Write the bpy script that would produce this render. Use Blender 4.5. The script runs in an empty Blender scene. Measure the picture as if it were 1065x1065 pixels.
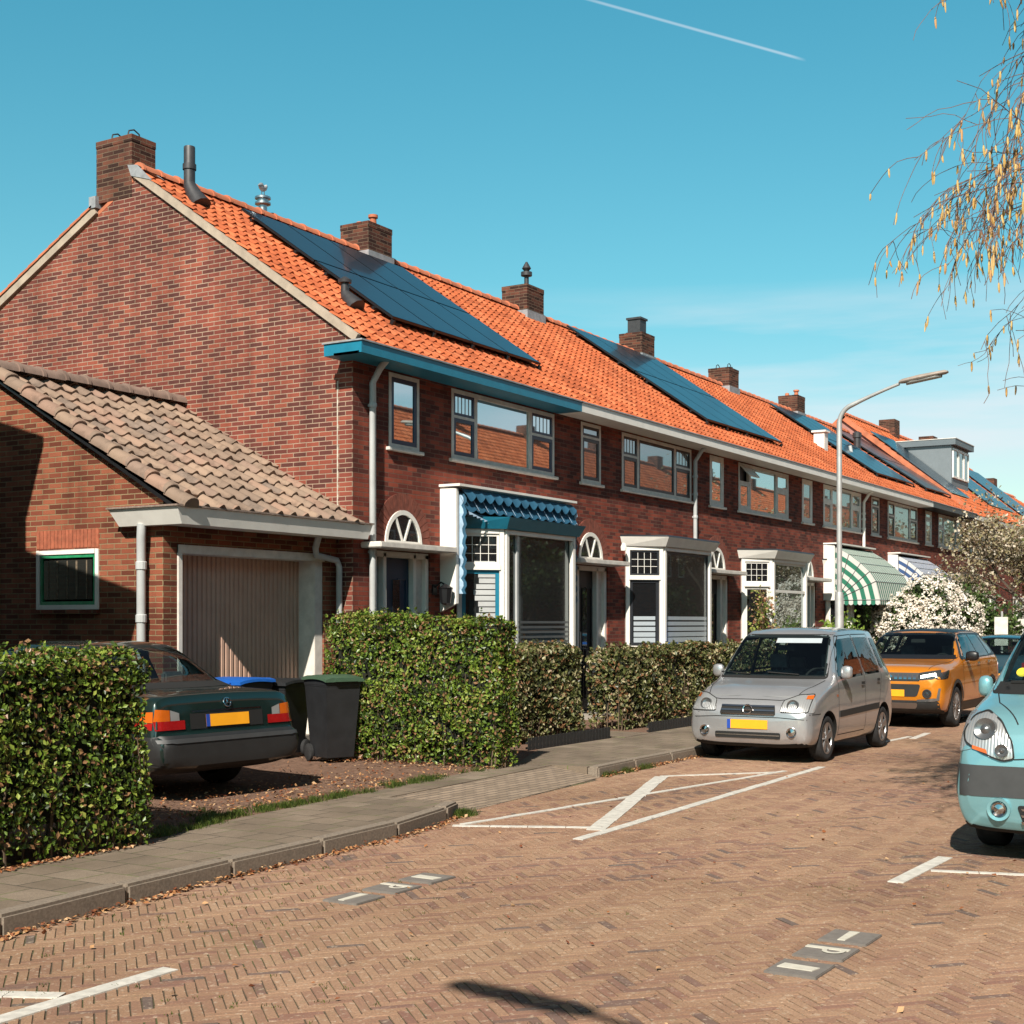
import bpy, bmesh, math, random
import numpy as np
from mathutils import Vector, Matrix
from mathutils.bvhtree import BVHTree
R = math.radians
random.seed(7); RNG = np.random.default_rng(7)
sc = bpy.context.scene
C = sc.collection

# ------------------------------------------------------------------ materials
def nm(name):
    m = bpy.data.materials.new(name); m.use_nodes = True
    nt = m.node_tree; b = nt.nodes['Principled BSDF']
    return m, nt, b
def N(nt, t, **kw):
    n = nt.nodes.new(t)
    for k, v in kw.items():
        if k[0] == '_': setattr(n, k[1:], v)
        else: n.inputs[k.replace('_', ' ')].default_value = v
    return n
def c4(c): return (c[0], c[1], c[2], 1)
def math_(nt, op, a, b=None, c=None):
    n = nt.nodes.new('ShaderNodeMath'); n.operation = op
    for i, x in enumerate((a, b, c)):
        if x is None: continue
        if isinstance(x, (int, float)): n.inputs[i].default_value = x
        else: nt.links.new(x, n.inputs[i])
    return n.outputs[0]
def mixc(nt, fac, a, b, mode='MIX'):
    n = nt.nodes.new('ShaderNodeMix'); n.data_type = 'RGBA'; n.blend_type = mode
    for i, x in ((0, fac), (6, a), (7, b)):
        if isinstance(x, (int, float)): n.inputs[i].default_value = x
        elif isinstance(x, tuple): n.inputs[i].default_value = c4(x)
        else: nt.links.new(x, n.inputs[i])
    return n.outputs[2]
def ramp(nt, fac, stops, interp='LINEAR'):
    n = nt.nodes.new('ShaderNodeValToRGB'); n.color_ramp.interpolation = interp
    e = n.color_ramp.elements
    while len(e) < len(stops): e.new(0.5)
    for i, (p, c) in enumerate(stops):
        e[i].position = p; e[i].color = c4(c) if isinstance(c, tuple) else (c, c, c, 1)
    nt.links.new(fac, n.inputs[0]); return n.outputs[0]
def noise(nt, scale, detail=4, rough=.6, vec=None, dim='3D'):
    n = nt.nodes.new('ShaderNodeTexNoise'); n.inputs['Scale'].default_value = scale
    n.inputs['Detail'].default_value = detail; n.inputs['Roughness'].default_value = rough
    if vec is None:
        g = nt.nodes.new('ShaderNodeNewGeometry'); vec = g.outputs['Position']
    nt.links.new(vec, n.inputs['Vector']); return n.outputs[0]
def bump(nt, b, h, strength=.4, dist=.01):
    n = nt.nodes.new('ShaderNodeBump'); n.inputs['Strength'].default_value = strength
    n.inputs['Distance'].default_value = dist
    nt.links.new(h, n.inputs['Height']); nt.links.new(n.outputs[0], b.inputs['Normal'])
def simple(name, col, rough=.5, metal=0, var=.12, vs=6, bmp=0, coat=0, spec=None):
    m, nt, b = nm(name)
    b.inputs['Roughness'].default_value = rough; b.inputs['Metallic'].default_value = metal
    if coat: b.inputs['Coat Weight'].default_value = coat; b.inputs['Coat Roughness'].default_value = .03
    if spec is not None: b.inputs['Specular IOR Level'].default_value = spec
    n = noise(nt, vs, 5)
    lo = tuple(c*(1-var) for c in col); hi = tuple(min(1, c*(1+var)) for c in col)
    nt.links.new(ramp(nt, n, [(.3, lo), (.7, hi)]), b.inputs['Base Color'])
    if bmp: bump(nt, b, noise(nt, vs*8, 3), .5, bmp)
    return m
def brick(name, cols, mortar, bw=.222, rh=.0625, ms=.0055, dirt=.25, bs=.9):
    m, nt, b = nm(name)
    g = nt.nodes.new('ShaderNodeNewGeometry'); s = nt.nodes.new('ShaderNodeSeparateXYZ')
    nt.links.new(g.outputs['Position'], s.inputs[0])
    cb = nt.nodes.new('ShaderNodeCombineXYZ')
    nt.links.new(math_(nt, 'ADD', s.outputs[0], s.outputs[1]), cb.inputs[0]); nt.links.new(s.outputs[2], cb.inputs[1])
    # small wobble so joints are not ruler straight
    bt = nt.nodes.new('ShaderNodeTexBrick'); bt.offset = .5
    for k, v in (('Scale', 1), ('Mortar Size', ms), ('Mortar Smooth', .25), ('Bias', 0), ('Brick Width', bw), ('Row Height', rh)):
        bt.inputs[k].default_value = v
    bt.inputs['Color1'].default_value = (0, 0, 0, 1); bt.inputs['Color2'].default_value = (1, 1, 1, 1)
    bt.inputs['Mortar'].default_value = (.5, .5, .5, 1)
    vm = nt.nodes.new('ShaderNodeVectorMath'); vm.operation = 'MULTIPLY_ADD'
    nz = nt.nodes.new('ShaderNodeTexNoise'); nz.inputs['Scale'].default_value = 9; nt.links.new(cb.outputs[0], nz.inputs['Vector'])
    nt.links.new(nz.outputs[1], vm.inputs[0]); vm.inputs[1].default_value = (.006, .006, 0); nt.links.new(cb.outputs[0], vm.inputs[2])
    nt.links.new(vm.outputs[0], bt.inputs['Vector'])
    n = len(cols)
    cr = ramp(nt, bt.outputs['Color'], [((i+.5)/n, c) for i, c in enumerate(cols)])
    fine = noise(nt, 60, 3)
    cr = mixc(nt, math_(nt, 'MULTIPLY', fine, .35), cr, tuple(c*.45 for c in cols[0]))
    big = ramp(nt, noise(nt, .9, 4), [(.35, 1-dirt), (.65, 1.0)])
    mo = mixc(nt, noise(nt, 2.2, 3), mortar, tuple(c*.55 for c in mortar))
    col = mixc(nt, bt.outputs['Fac'], cr, mo)
    col = mixc(nt, 1.0, col, big, 'MULTIPLY')
    ms_ = nt.nodes.new('ShaderNodeMapping'); ms_.inputs['Scale'].default_value = (2.4, 2.4, .35); nt.links.new(g.outputs['Position'], ms_.inputs[0])
    col = mixc(nt, 1.0, col, ramp(nt, noise(nt, 1.3, 5, .6, ms_.outputs[0]), [(.36, .74), (.58, 1.0)]), 'MULTIPLY')
    nt.links.new(col, b.inputs['Base Color']); b.inputs['Roughness'].default_value = .88
    b.inputs['Specular IOR Level'].default_value = .25
    h = math_(nt, 'ADD', math_(nt, 'MULTIPLY', bt.outputs['Fac'], -1.0), math_(nt, 'MULTIPLY', fine, .5))
    h = math_(nt, 'ADD', h, math_(nt, 'MULTIPLY', bt.outputs['Color'], .35))
    bump(nt, b, h, bs, .008)
    return m
def tilemat(name, cols, cw, rh, sl, y0):
    # per tile colour from object coordinates (x, distance up the slope)
    m, nt, b = nm(name)
    tc = nt.nodes.new('ShaderNodeNewGeometry'); s = nt.nodes.new('ShaderNodeSeparateXYZ'); nt.links.new(tc.outputs['Position'], s.inputs[0])
    cb = nt.nodes.new('ShaderNodeCombineXYZ')
    nt.links.new(math_(nt, 'FLOOR', math_(nt, 'DIVIDE', s.outputs[0], cw)), cb.inputs[0])
    nt.links.new(math_(nt, 'FLOOR', math_(nt, 'DIVIDE', math_(nt, 'SUBTRACT', s.outputs[1], y0), rh*sl)), cb.inputs[1])
    w = nt.nodes.new('ShaderNodeTexWhiteNoise'); nt.links.new(cb.outputs[0], w.inputs['Vector'])
    n = len(cols); cr = ramp(nt, w.outputs[0], [((i+.5)/n, c) for i, c in enumerate(cols)])
    st = ramp(nt, noise(nt, 5, 6, .7), [(.34, .66), (.5, 1.0)]); st2 = ramp(nt, noise(nt, .8, 5, .7), [(.36, .80), (.56, 1.0)]); cr = mixc(nt, 1.0, cr, st2, 'MULTIPLY')
    cr = mixc(nt, 1.0, cr, st, 'MULTIPLY')
    nt.links.new(cr, b.inputs['Base Color']); b.inputs['Roughness'].default_value = .8
    b.inputs['Specular IOR Level'].default_value = .3
    bump(nt, b, noise(nt, 50, 4), .3, .006)
    return m
def leafmat(name, cols, rough=.45, trans=.0):
    m, nt, b = nm(name)
    a = nt.nodes.new('ShaderNodeAttribute'); a.attribute_name = 'r'
    n = len(cols); cr = ramp(nt, a.outputs['Fac'], [((i+.5)/n, c) for i, c in enumerate(cols)])
    nt.links.new(cr, b.inputs['Base Color']); b.inputs['Roughness'].default_value = rough
    b.inputs['Specular IOR Level'].default_value = .35
    if trans:
        t = nt.nodes.new('ShaderNodeBsdfTranslucent'); nt.links.new(cr, t.inputs[0])
        x = nt.nodes.new('ShaderNodeMixShader'); x.inputs[0].default_value = trans
        nt.links.new(b.outputs[0], x.inputs[1]); nt.links.new(t.outputs[0], x.inputs[2])
        nt.links.new(x.outputs[0], nt.nodes['Material Output'].inputs[0])
    return m
def glassmat(name, refl=.55, tint=(.02, .025, .03), col=(.8, .95, 1.0), wob=.0):
    m, nt, b = nm(name)
    b.inputs['Base Color'].default_value = c4(tint); b.inputs['Roughness'].default_value = .25
    g = nt.nodes.new('ShaderNodeBsdfGlossy'); g.inputs['Roughness'].default_value = .015; g.inputs[0].default_value = c4(col)
    x = nt.nodes.new('ShaderNodeMixShader'); x.inputs[0].default_value = refl
    nt.links.new(b.outputs[0], x.inputs[1]); nt.links.new(g.outputs[0], x.inputs[2])
    if wob:
        n = nt.nodes.new('ShaderNodeBump'); n.inputs['Strength'].default_value = wob; n.inputs['Distance'].default_value = .02
        nt.links.new(noise(nt, 1.6, 1), n.inputs['Height']); nt.links.new(n.outputs[0], g.inputs['Normal'])
    nt.links.new(x.outputs[0], nt.nodes['Material Output'].inputs[0])
    return m

# ------------------------------------------------------------------ mesh builder
class M:
    def __init__(s): s.v = []; s.f = []; s.mi = []; s.cur = 0
    def add(s, vs, fs):
        o = len(s.v); s.v += [tuple(p) for p in vs]
        for f in fs: s.f.append(tuple(i+o for i in f)); s.mi.append(s.cur)
        return s
    def box(s, x0, y0, z0, x1, y1, z1):
        if x0 > x1: x0, x1 = x1, x0
        if y0 > y1: y0, y1 = y1, y0
        if z0 > z1: z0, z1 = z1, z0
        return s.add([(x0,y0,z0),(x1,y0,z0),(x1,y1,z0),(x0,y1,z0),(x0,y0,z1),(x1,y0,z1),(x1,y1,z1),(x0,y1,z1)],
                     [(0,3,2,1),(4,5,6,7),(0,1,5,4),(1,2,6,5),(2,3,7,6),(3,0,4,7)])
    def obox(s, p, q, z0, z1, t, out=0.0, zq=None):
        # box along plan segment p->q, thickness t towards the right-hand side (out shifts it that way)
        dx, dy = q[0]-p[0], q[1]-p[1]; L = math.hypot(dx, dy) or 1; nx, ny = dy/L, -dx/L
        a = (p[0]+nx*out, p[1]+ny*out); b = (q[0]+nx*out, q[1]+ny*out)
        c = (b[0]+nx*t, b[1]+ny*t); d = (a[0]+nx*t, a[1]+ny*t)
        z2, z3 = (z0, z1) if zq is None else zq
        return s.add([(*a,z0),(*b,z2),(*c,z2),(*d,z0),(*a,z1),(*b,z3),(*c,z3),(*d,z1)],
                     [(0,1,2,3),(7,6,5,4),(4,5,1,0),(5,6,2,1),(6,7,3,2),(7,4,0,3)])
    def prism(s, poly, axis, a, b):
        # poly in the two other axes (x,z)/(y,z)/(x,y), extruded from a to b
        def P(p, t): return (t, p[0], p[1]) if axis == 'x' else ((p[0], t, p[1]) if axis == 'y' else (p[0], p[1], t))
        n = len(poly); vs = [P(p, a) for p in poly]+[P(p, b) for p in poly]
        return s.add(vs, [tuple(range(n)), tuple(range(2*n-1, n-1, -1))]+[(i, i+n, (i+1) % n+n, (i+1) % n) for i in range(n)])
    def tube(s, pts, r, n=8, cap=True):
        pts = [Vector(p) for p in pts]; rs = r if isinstance(r, (list, tuple)) else [r]*len(pts)
        vs = []; up = Vector((0, 0, 1)); last = None
        for i, p in enumerate(pts):
            t = (pts[min(i+1, len(pts)-1)]-pts[max(i-1, 0)]).normalized()
            if last is None:
                a = t.orthogonal().normalized()
            else:
                a = (last - t*last.dot(t))
                a = a.normalized() if a.length > 1e-6 else t.orthogonal().normalized()
            last = a; b = t.cross(a)
            for k in range(n):
                an = 2*math.pi*k/n; vs.append(p+(a*math.cos(an)+b*math.sin(an))*rs[i])
        fs = [(i*n+k, i*n+(k+1) % n, (i+1)*n+(k+1) % n, (i+1)*n+k) for i in range(len(pts)-1) for k in range(n)]
        if cap: fs += [tuple(range(n-1, -1, -1)), tuple(range((len(pts)-1)*n, len(pts)*n))]
        return s.add(vs, fs)
    def lathe(s, prof, c=(0, 0, 0), n=20, axis='z', a0=0, a1=2*math.pi):
        # prof: (radius, height)
        full = abs(a1-a0-2*math.pi) < 1e-6; m = n if full else n+1
        vs = []
        for r_, h in prof:
            for k in range(m):
                an = a0+(a1-a0)*k/n; x, y = r_*math.cos(an), r_*math.sin(an)
                p = (x, y, h) if axis == 'z' else ((x, h, y) if axis == 'y' else (h, x, y))
                vs.append((p[0]+c[0], p[1]+c[1], p[2]+c[2]))
        fs = []
        for i in range(len(prof)-1):
            for k in range(n if full else n):
                k2 = (k+1) % m if full else k+1
                fs.append((i*m+k, i*m+k2, (i+1)*m+k2, (i+1)*m+k))
        return s.add(vs, fs)
    def xform(s, mat):
        s.v = [tuple(mat @ Vector(p)) for p in s.v]; return s
    def build(s, name, mats, parent=None, smooth=False, bevel=0, ang=40, seg=2):
        me = bpy.data.meshes.new(name); me.from_pydata(s.v, [], s.f); 
        if not isinstance(mats, (list, tuple)): mats = [mats]
        for m in mats: me.materials.append(m)
        if len(mats) > 1: me.polygons.foreach_set('material_index', s.mi)
        if bevel:
            bm = bmesh.new(); bm.from_mesh(me)
            bmesh.ops.remove_doubles(bm, verts=bm.verts, dist=1e-5)
            es = [e for e in bm.edges if len(e.link_faces) == 2 and e.calc_face_angle(0) > R(30)]
            bmesh.ops.bevel(bm, geom=es, offset=bevel, segments=seg, affect='EDGES', clamp_overlap=True)
            bm.to_mesh(me); bm.free()
        if smooth: smooth_mesh(me, ang)
        return link(name, me, parent)
def smooth_mesh(me, ang=40):
    me.polygons.foreach_set('use_smooth', [True]*len(me.polygons))
    try: me.set_sharp_from_angle(angle=R(ang))
    except Exception: pass
def link(name, data, parent=None):
    o = bpy.data.objects.new(name, data); C.objects.link(o)
    if parent is not None: o.parent = parent
    return o
def tag(o, label, cat, group=None, kind=None):
    if label: o['label'] = label
    if cat: o['category'] = cat
    if group: o['group'] = group
    if kind: o['kind'] = kind
    return o
def thing(name, label, cat, loc=(0, 0, 0), rz=0, group=None):
    o = link(name, None); o.location = loc; o.rotation_euler = (0, 0, rz)
    return tag(o, label, cat, group)
def struct(o): o['kind'] = 'structure'; return o
def copy_thing(src, loc=None, rz=None, label=None):
    kids = {}
    for o in bpy.data.objects: kids.setdefault(o.parent, []).append(o)
    def rec(o, par):
        c = o.copy(); C.objects.link(c); c.parent = par
        for ch in kids.get(o, []): rec(ch, c)
        return c
    r = rec(src, None)
    if loc is not None: r.location = loc
    if rz is not None: r.rotation_euler = (0, 0, rz)
    if label: r['label'] = label
    return r
def np_mesh(name, verts, quads, mat, parent=None, attr=None, n=4):
    me = bpy.data.meshes.new(name)
    nv, nf = len(verts), len(quads)
    me.vertices.add(nv); me.vertices.foreach_set('co', np.asarray(verts, np.float32).ravel())
    me.loops.add(nf*n); me.loops.foreach_set('vertex_index', np.asarray(quads, np.int32).ravel())
    me.polygons.add(nf); me.polygons.foreach_set('loop_start', np.arange(0, nf*n, n, dtype=np.int32))
    me.polygons.foreach_set('loop_total', np.full(nf, n, dtype=np.int32))
    if attr is not None:
        a = me.attributes.new('r', 'FLOAT', 'FACE'); a.data.foreach_set('value', np.asarray(attr, np.float32))
    me.polygons.foreach_set('use_smooth', np.zeros(nf, bool)); me.update(calc_edges=True); me.validate()
    me.materials.append(mat)
    return link(name, me, parent)

def solarmat():
    m, nt, b = nm('solar_cells'); g0 = nt.nodes.new('ShaderNodeNewGeometry'); s = nt.nodes.new('ShaderNodeSeparateXYZ'); nt.links.new(g0.outputs['Position'], s.inputs[0])
    def ln(v, w, t): return math_(nt, 'LESS_THAN', math_(nt, 'FRACT', math_(nt, 'DIVIDE', v, w)), t)
    k = math_(nt, 'MAXIMUM', ln(s.outputs[0], .158, .05), ln(s.outputs[1], .130, .05))
    col = mixc(nt, k, (.006,.022,.042), (.045,.06,.075)); nt.links.new(col, b.inputs['Base Color']); b.inputs['Roughness'].default_value = .3
    g = nt.nodes.new('ShaderNodeBsdfGlossy'); g.inputs['Roughness'].default_value = .05; g.inputs[0].default_value = (.72,.86,.92,1)
    x = nt.nodes.new('ShaderNodeMixShader'); x.inputs[0].default_value = .19; nt.links.new(b.outputs[0], x.inputs[1]); nt.links.new(g.outputs[0], x.inputs[2]); nt.links.new(x.outputs[0], nt.nodes['Material Output'].inputs[0]); return m

# ------------------------------------------------------------------ shared materials
MT = {}
MT['brick'] = brick('house_brick', [(.145,.048,.040),(.19,.055,.043),(.27,.068,.050),(.34,.083,.056),(.42,.11,.068)], (.62,.44,.32), ms=.007)
MT['brick_dark'] = brick('facade_brick', [(.12,.034,.026),(.20,.044,.03),(.28,.06,.038),(.36,.08,.046)], (.26,.15,.11), ms=.005, bs=1.0)
MT['brick_garage'] = brick('garage_brick', [(.20,.055,.03),(.30,.08,.045),(.40,.115,.06),(.50,.16,.085)], (.50,.36,.20), ms=.007)
MT['brick_chim'] = brick('chimney_brick', [(.07,.03,.022),(.13,.05,.035),(.20,.075,.05),(.28,.10,.06)], (.36,.25,.17), ms=.006)
MT['soldier'] = brick('soldier_brick', [(.16,.045,.03),(.26,.07,.042),(.34,.10,.055)], (.4,.28,.18), bw=.0625, rh=.24, ms=.006)
MT['tile'] = tilemat('orange_tiles', [(.52,.125,.045),(.62,.15,.052),(.68,.17,.06),(.74,.21,.085)], .2, .25, .8177, 10.88)
MT['tile_beige'] = tilemat('beige_tiles', [(.31,.22,.165),(.37,.26,.19),(.41,.285,.205),(.39,.245,.18),(.29,.215,.17)], .25, .34, .868, 11.1)
MT['ridge'] = simple('ridge_tile', (.62,.19,.09), .8, var=.25, vs=3)
MT['ridge_beige'] = simple('ridge_tile_beige', (.28,.19,.15), .85, var=.3, vs=5)
MT['verge'] = simple('verge_board', (.50,.40,.31), .8, var=.22, vs=4, bmp=.003)
MT['white'] = simple('white_paint', (.72,.69,.64), .45, var=.06, vs=5)
MT['offwhite'] = simple('weathered_white', (.62,.58,.53), .55, var=.16, vs=7)
MT['blue'] = simple('petrol_blue_paint', (.015,.23,.36), .4, var=.12)
MT['navy'] = simple('navy_paint', (.012,.045,.10), .35, var=.1)
MT['char'] = simple('charcoal_paint', (.03,.033,.04), .4, var=.1)
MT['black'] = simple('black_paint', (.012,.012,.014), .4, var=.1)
MT['grey_pipe'] = simple('grey_pvc', (.42,.43,.43), .45, var=.12, vs=3)
MT['lead'] = simple('lead_flashing', (.36,.37,.39), .6, var=.25, vs=9)
MT['dark_metal'] = simple('dark_flue', (.045,.045,.05), .5, var=.3, vs=9)
MT['conc'] = simple('concrete', (.34,.31,.27), .9, var=.2, vs=4, bmp=.003)
MT['glass_up'] = glassmat('upper_glass', .62)
MT['glass_low'] = glassmat('lower_glass', .13, (.008,.009,.010))
MT['glass_mid'] = glassmat('mid_glass', .30, (.014,.015,.016))
MT['film'] = simple('frosted_film', (.50,.56,.60), .35, var=.04)
MT['solar'] = solarmat()
MT['alu'] = simple('aluminium', (.55,.56,.58), .35, 1, .05)
MT['interior'] = simple('curtain', (.30,.29,.27), .9)
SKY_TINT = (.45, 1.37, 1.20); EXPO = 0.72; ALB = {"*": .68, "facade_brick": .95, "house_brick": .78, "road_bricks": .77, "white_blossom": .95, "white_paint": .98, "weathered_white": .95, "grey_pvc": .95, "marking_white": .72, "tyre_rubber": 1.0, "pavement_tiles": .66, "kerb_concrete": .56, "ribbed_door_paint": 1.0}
# ================================================================== camera, light, sky
TH = math.atan(883/1450.)
cam = bpy.data.cameras.new('camera'); co = link('camera', cam)
co.location = (0, 0, 1.7); fwd = Vector((math.cos(TH), math.sin(TH), 0))
co.rotation_euler = fwd.to_track_quat('-Z', 'Y').to_euler()
cam.sensor_width = 36; cam.lens = 36*1450/1065.; cam.shift_y = (648-532.5)/1065.; cam.shift_x = .5/1065
cam.clip_start = .1; cam.clip_end = 6000
sc.camera = co
EL, AZ = R(41), R(18)
trav = Vector((math.cos(AZ)*math.cos(EL), math.sin(AZ)*math.cos(EL), -math.sin(EL)))
sun = bpy.data.lights.new('sun', 'SUN'); sun.energy = 5.0; sun.angle = R(.5); sun.color = (1, .93, .82)
so = link('sun', sun); so.rotation_euler = trav.to_track_quat('-Z', 'Y').to_euler(); so.location = (0, 0, 30)
w = bpy.data.worlds.new('World'); sc.world = w; w.use_nodes = True
nt = w.node_tree; bg = nt.nodes['Background']
sky = nt.nodes.new('ShaderNodeTexSky'); sky.sky_type = 'NISHITA'; sky.sun_disc = False
sky.sun_elevation = EL; sky.sun_rotation = math.atan2(-trav.x, -trav.y)
sky.air_density = 1.0; sky.dust_density = .6; sky.ozone_density = 1.2; sky.altitude = 0
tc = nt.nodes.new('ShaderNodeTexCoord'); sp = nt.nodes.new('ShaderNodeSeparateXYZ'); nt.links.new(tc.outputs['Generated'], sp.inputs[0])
# teal tint where the sky shows; zenith overhead darkened and warmed to cut fill
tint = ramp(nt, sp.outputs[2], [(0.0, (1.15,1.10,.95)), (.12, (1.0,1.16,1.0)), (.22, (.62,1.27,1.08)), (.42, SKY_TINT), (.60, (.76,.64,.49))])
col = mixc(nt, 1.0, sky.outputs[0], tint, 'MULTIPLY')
# thin cirrus veil low over the roofs
mp = nt.nodes.new('ShaderNodeMapping'); mp.inputs['Scale'].default_value = (1.4, 1.4, 13); mp.inputs['Location'].default_value = (.4, .1, .35)
nt.links.new(tc.outputs['Generated'], mp.inputs[0])
cn = noise(nt, 1.6, 6, .55, mp.outputs[0])
band = math_(nt, 'MULTIPLY', ramp(nt, sp.outputs[2], [(.085, 0.0), (.13, 1.0), (.20, 1.0), (.235, 0.0)]), ramp(nt, cn, [(.34, 0.0), (.60, 1.0)]))
# the veil thins out to the left of the frame
dv = nt.nodes.new('ShaderNodeVectorMath'); dv.operation = 'DOT_PRODUCT'; nt.links.new(tc.outputs['Generated'], dv.inputs[0])
dv.inputs[1].default_value = (math.sin(TH), -math.cos(TH), 0)
side = ramp(nt, math_(nt, 'ADD', dv.outputs['Value'], .5), [(.42, 0.0), (.62, 1.0)])
col = mixc(nt, math_(nt, 'MULTIPLY', math_(nt, 'MULTIPLY', band, side), .75), col, (7.2, 7.4, 7.8))
# contrail: a thin bent great-circle strip high in the sky
def rayd(u, v):
    t = (u-532.5)/1450.; q = (648-v)/1450.
    return (fwd+Vector((math.sin(TH), -math.cos(TH), 0))*t+Vector((0, 0, q))).normalized()
a_, b_ = rayd(611, -1), rayd(828, 60); nrm = a_.cross(b_).normalized(); midd = (a_+b_).normalized(); tang = (b_-a_).normalized()
def dotn(v):
    d = nt.nodes.new('ShaderNodeVectorMath'); d.operation = 'DOT_PRODUCT'; nt.links.new(tc.outputs['Generated'], d.inputs[0]); d.inputs[1].default_value = v; return d.outputs['Value']
dist = math_(nt, 'ABSOLUTE', math_(nt, 'ADD', dotn(nrm), math_(nt, 'MULTIPLY', math_(nt, 'SUBTRACT', cn, .5), .0006)))
line = ramp(nt, math_(nt, 'MULTIPLY', dist, 100), [(.03, 1.0), (.12, 0.0)])
along = ramp(nt, math_(nt, 'ADD', dotn(tang), .5), [(.40, 0.0), (.44, .8), (.568, 1.0), (.578, 0.0)])
front = math_(nt, 'GREATER_THAN', dotn(midd), .5)
col = mixc(nt, math_(nt, 'MULTIPLY', math_(nt, 'MULTIPLY', line, along), math_(nt, 'MULTIPLY', front, .33)), col, (9, 9.2, 9.6))
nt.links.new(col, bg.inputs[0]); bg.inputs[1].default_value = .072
sc.view_settings.view_transform = 'Standard'; sc.view_settings.look = 'None'; sc.view_settings.exposure = EXPO; sc.view_settings.gamma = 1

# ================================================================== ground
def roadmat():
    m, nt, b = nm('road_bricks')
    a = nt.nodes.new('ShaderNodeAttribute'); a.attribute_name = 'r'
    cr = ramp(nt, a.outputs['Fac'], [(.0, (.12,.11,.11)), (.04, (.19,.14,.125)), (.10, (.34,.175,.13)), (.3, (.42,.24,.16)), (.6, (.48,.29,.185)), (.85, (.52,.32,.205)), (1, (.56,.36,.24))])
    big = ramp(nt, noise(nt, .55, 5, .65), [(.36, (.78,.74,.72)), (.62, (1.0,1.0,1.0))])
    cr = mixc(nt, 1.0, cr, big, 'MULTIPLY')
    st = ramp(nt, noise(nt, 1.7, 6, .7), [(.60, 0.0), (.72, .5)])
    cr = mixc(nt, st, cr, (.17,.11,.085))
    cr = mixc(nt, 1.0, cr, ramp(nt, noise(nt, .23, 3, .5), [(.38, (.86,.88,.84)), (.6, (1.0,1.0,1.0))]), 'MULTIPLY')
    cr = mixc(nt, ramp(nt, noise(nt, 7, 6, .75), [(.56, 0.0), (.68, .30)]), cr, (.20,.19,.09))
    fine = noise(nt, 90, 3)
    cr = mixc(nt, ramp(nt, fine, [(.36, 0.0), (.7, .6)]), cr, (.18,.115,.085)); cr = mixc(nt, ramp(nt, noise(nt, 24, 4, .7), [(.56, 0.0), (.66, .5)]), cr, (.62,.50,.38))
    nt.links.new(cr, b.inputs['Base Color']); b.inputs['Roughness'].default_value = .8; b.inputs['Specular IOR Level'].default_value = .3
    bump(nt, b, fine, .6, .006)
    return m
def soilmat(name, c1, c2, c3, sc_=14, moss=None):
    m, nt, b = nm(name)
    n = noise(nt, sc_, 8, .75)
    cr = ramp(nt, n, [(.3, c1), (.5, c2), (.7, c3)])
    if moss: cr = mixc(nt, ramp(nt, noise(nt, 1.3, 6, .7), [(.5, 0.0), (.62, .8)]), cr, moss)
    nt.links.new(cr, b.inputs['Base Color']); b.inputs['Roughness'].default_value = .95
    bump(nt, b, noise(nt, 40, 6, .8), .8, .02); return m
MT['road'] = roadmat()
MT['joint'] = soilmat('joint_sand', (.07,.05,.035), (.12,.09,.055), (.17,.13,.075), 30, (.12,.15,.04))
MT['soil'] = soilmat('garden_soil', (.10,.05,.03), (.22,.12,.075), (.36,.21,.14), 16)
MT['grassy'] = soilmat('far_ground', (.05,.07,.025), (.09,.11,.04), (.13,.13,.06), 5)
def pavemat():
    m, nt, b = nm('pavement_tiles')
    g = nt.nodes.new('ShaderNodeNewGeometry')
    mp = nt.nodes.new('ShaderNodeMapping'); nt.links.new(g.outputs['Position'], mp.inputs[0]); mp.inputs['Rotation'].default_value = (0, 0, R(90)); mp.inputs['Location'].default_value = (0.05, .05, 0)
    bt = nt.nodes.new('ShaderNodeTexBrick'); bt.offset = .5; nt.links.new(mp.outputs[0], bt.inputs['Vector'])
    for k, v in (('Scale', 1), ('Mortar Size', .0065), ('Mortar Smooth', .2), ('Bias', 0), ('Brick Width', .3), ('Row Height', .3)): bt.inputs[k].default_value = v
    bt.inputs['Color1'].default_value = (0,0,0,1); bt.inputs['Color2'].default_value = (1,1,1,1)
    cr = ramp(nt, bt.outputs['Color'], [(.0, (.25,.19,.135)), (.3, (.30,.225,.16)), (.8, (.33,.25,.18)), (1, (.40,.31,.23))])
    cr = mixc(nt, 1.0, cr, ramp(nt, noise(nt, 1.2, 6, .65), [(.35, (.62,.60,.56)), (.62, (1.0,1.0,1.0))]), 'MULTIPLY')
    sp_ = noise(nt, 140, 2, .5)
    cr = mixc(nt, ramp(nt, sp_, [(.35, .5), (.65, 0.0)]), cr, (.11,.09,.07))
    moss = math_(nt, 'MULTIPLY', bt.outputs['Fac'], ramp(nt, noise(nt, 3, 4), [(.45, 0.0), (.6, 1.0)]))
    cr = mixc(nt, bt.outputs['Fac'], cr, (.07,.055,.04)); cr = mixc(nt, moss, cr, (.16,.19,.06))
    nt.links.new(cr, b.inputs['Base Color']); b.inputs['Roughness'].default_value = .9
    bump(nt, b, math_(nt, 'ADD', math_(nt, 'MULTIPLY', bt.outputs['Fac'], -1), math_(nt, 'MULTIPLY', sp_, .4)), .7, .005); return m
MT['pave'] = pavemat()
MT['kerb'] = simple('kerb_concrete', (.33,.265,.205), .9, var=.3, vs=55, bmp=.004)

def sheet(name, x0, y0, x1, y1, z, mat, kind=True):
    o = M().add([(x0,y0,z),(x1,y0,z),(x1,y1,z),(x0,y1,z)], [(0,1,2,3)]).build(name, mat)
    return struct(o) if kind else o
sheet('ground', -700, -700, 2500, 1500, -.03, MT['grassy'])
KY = 7.1     # left kerb face in the long run
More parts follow.
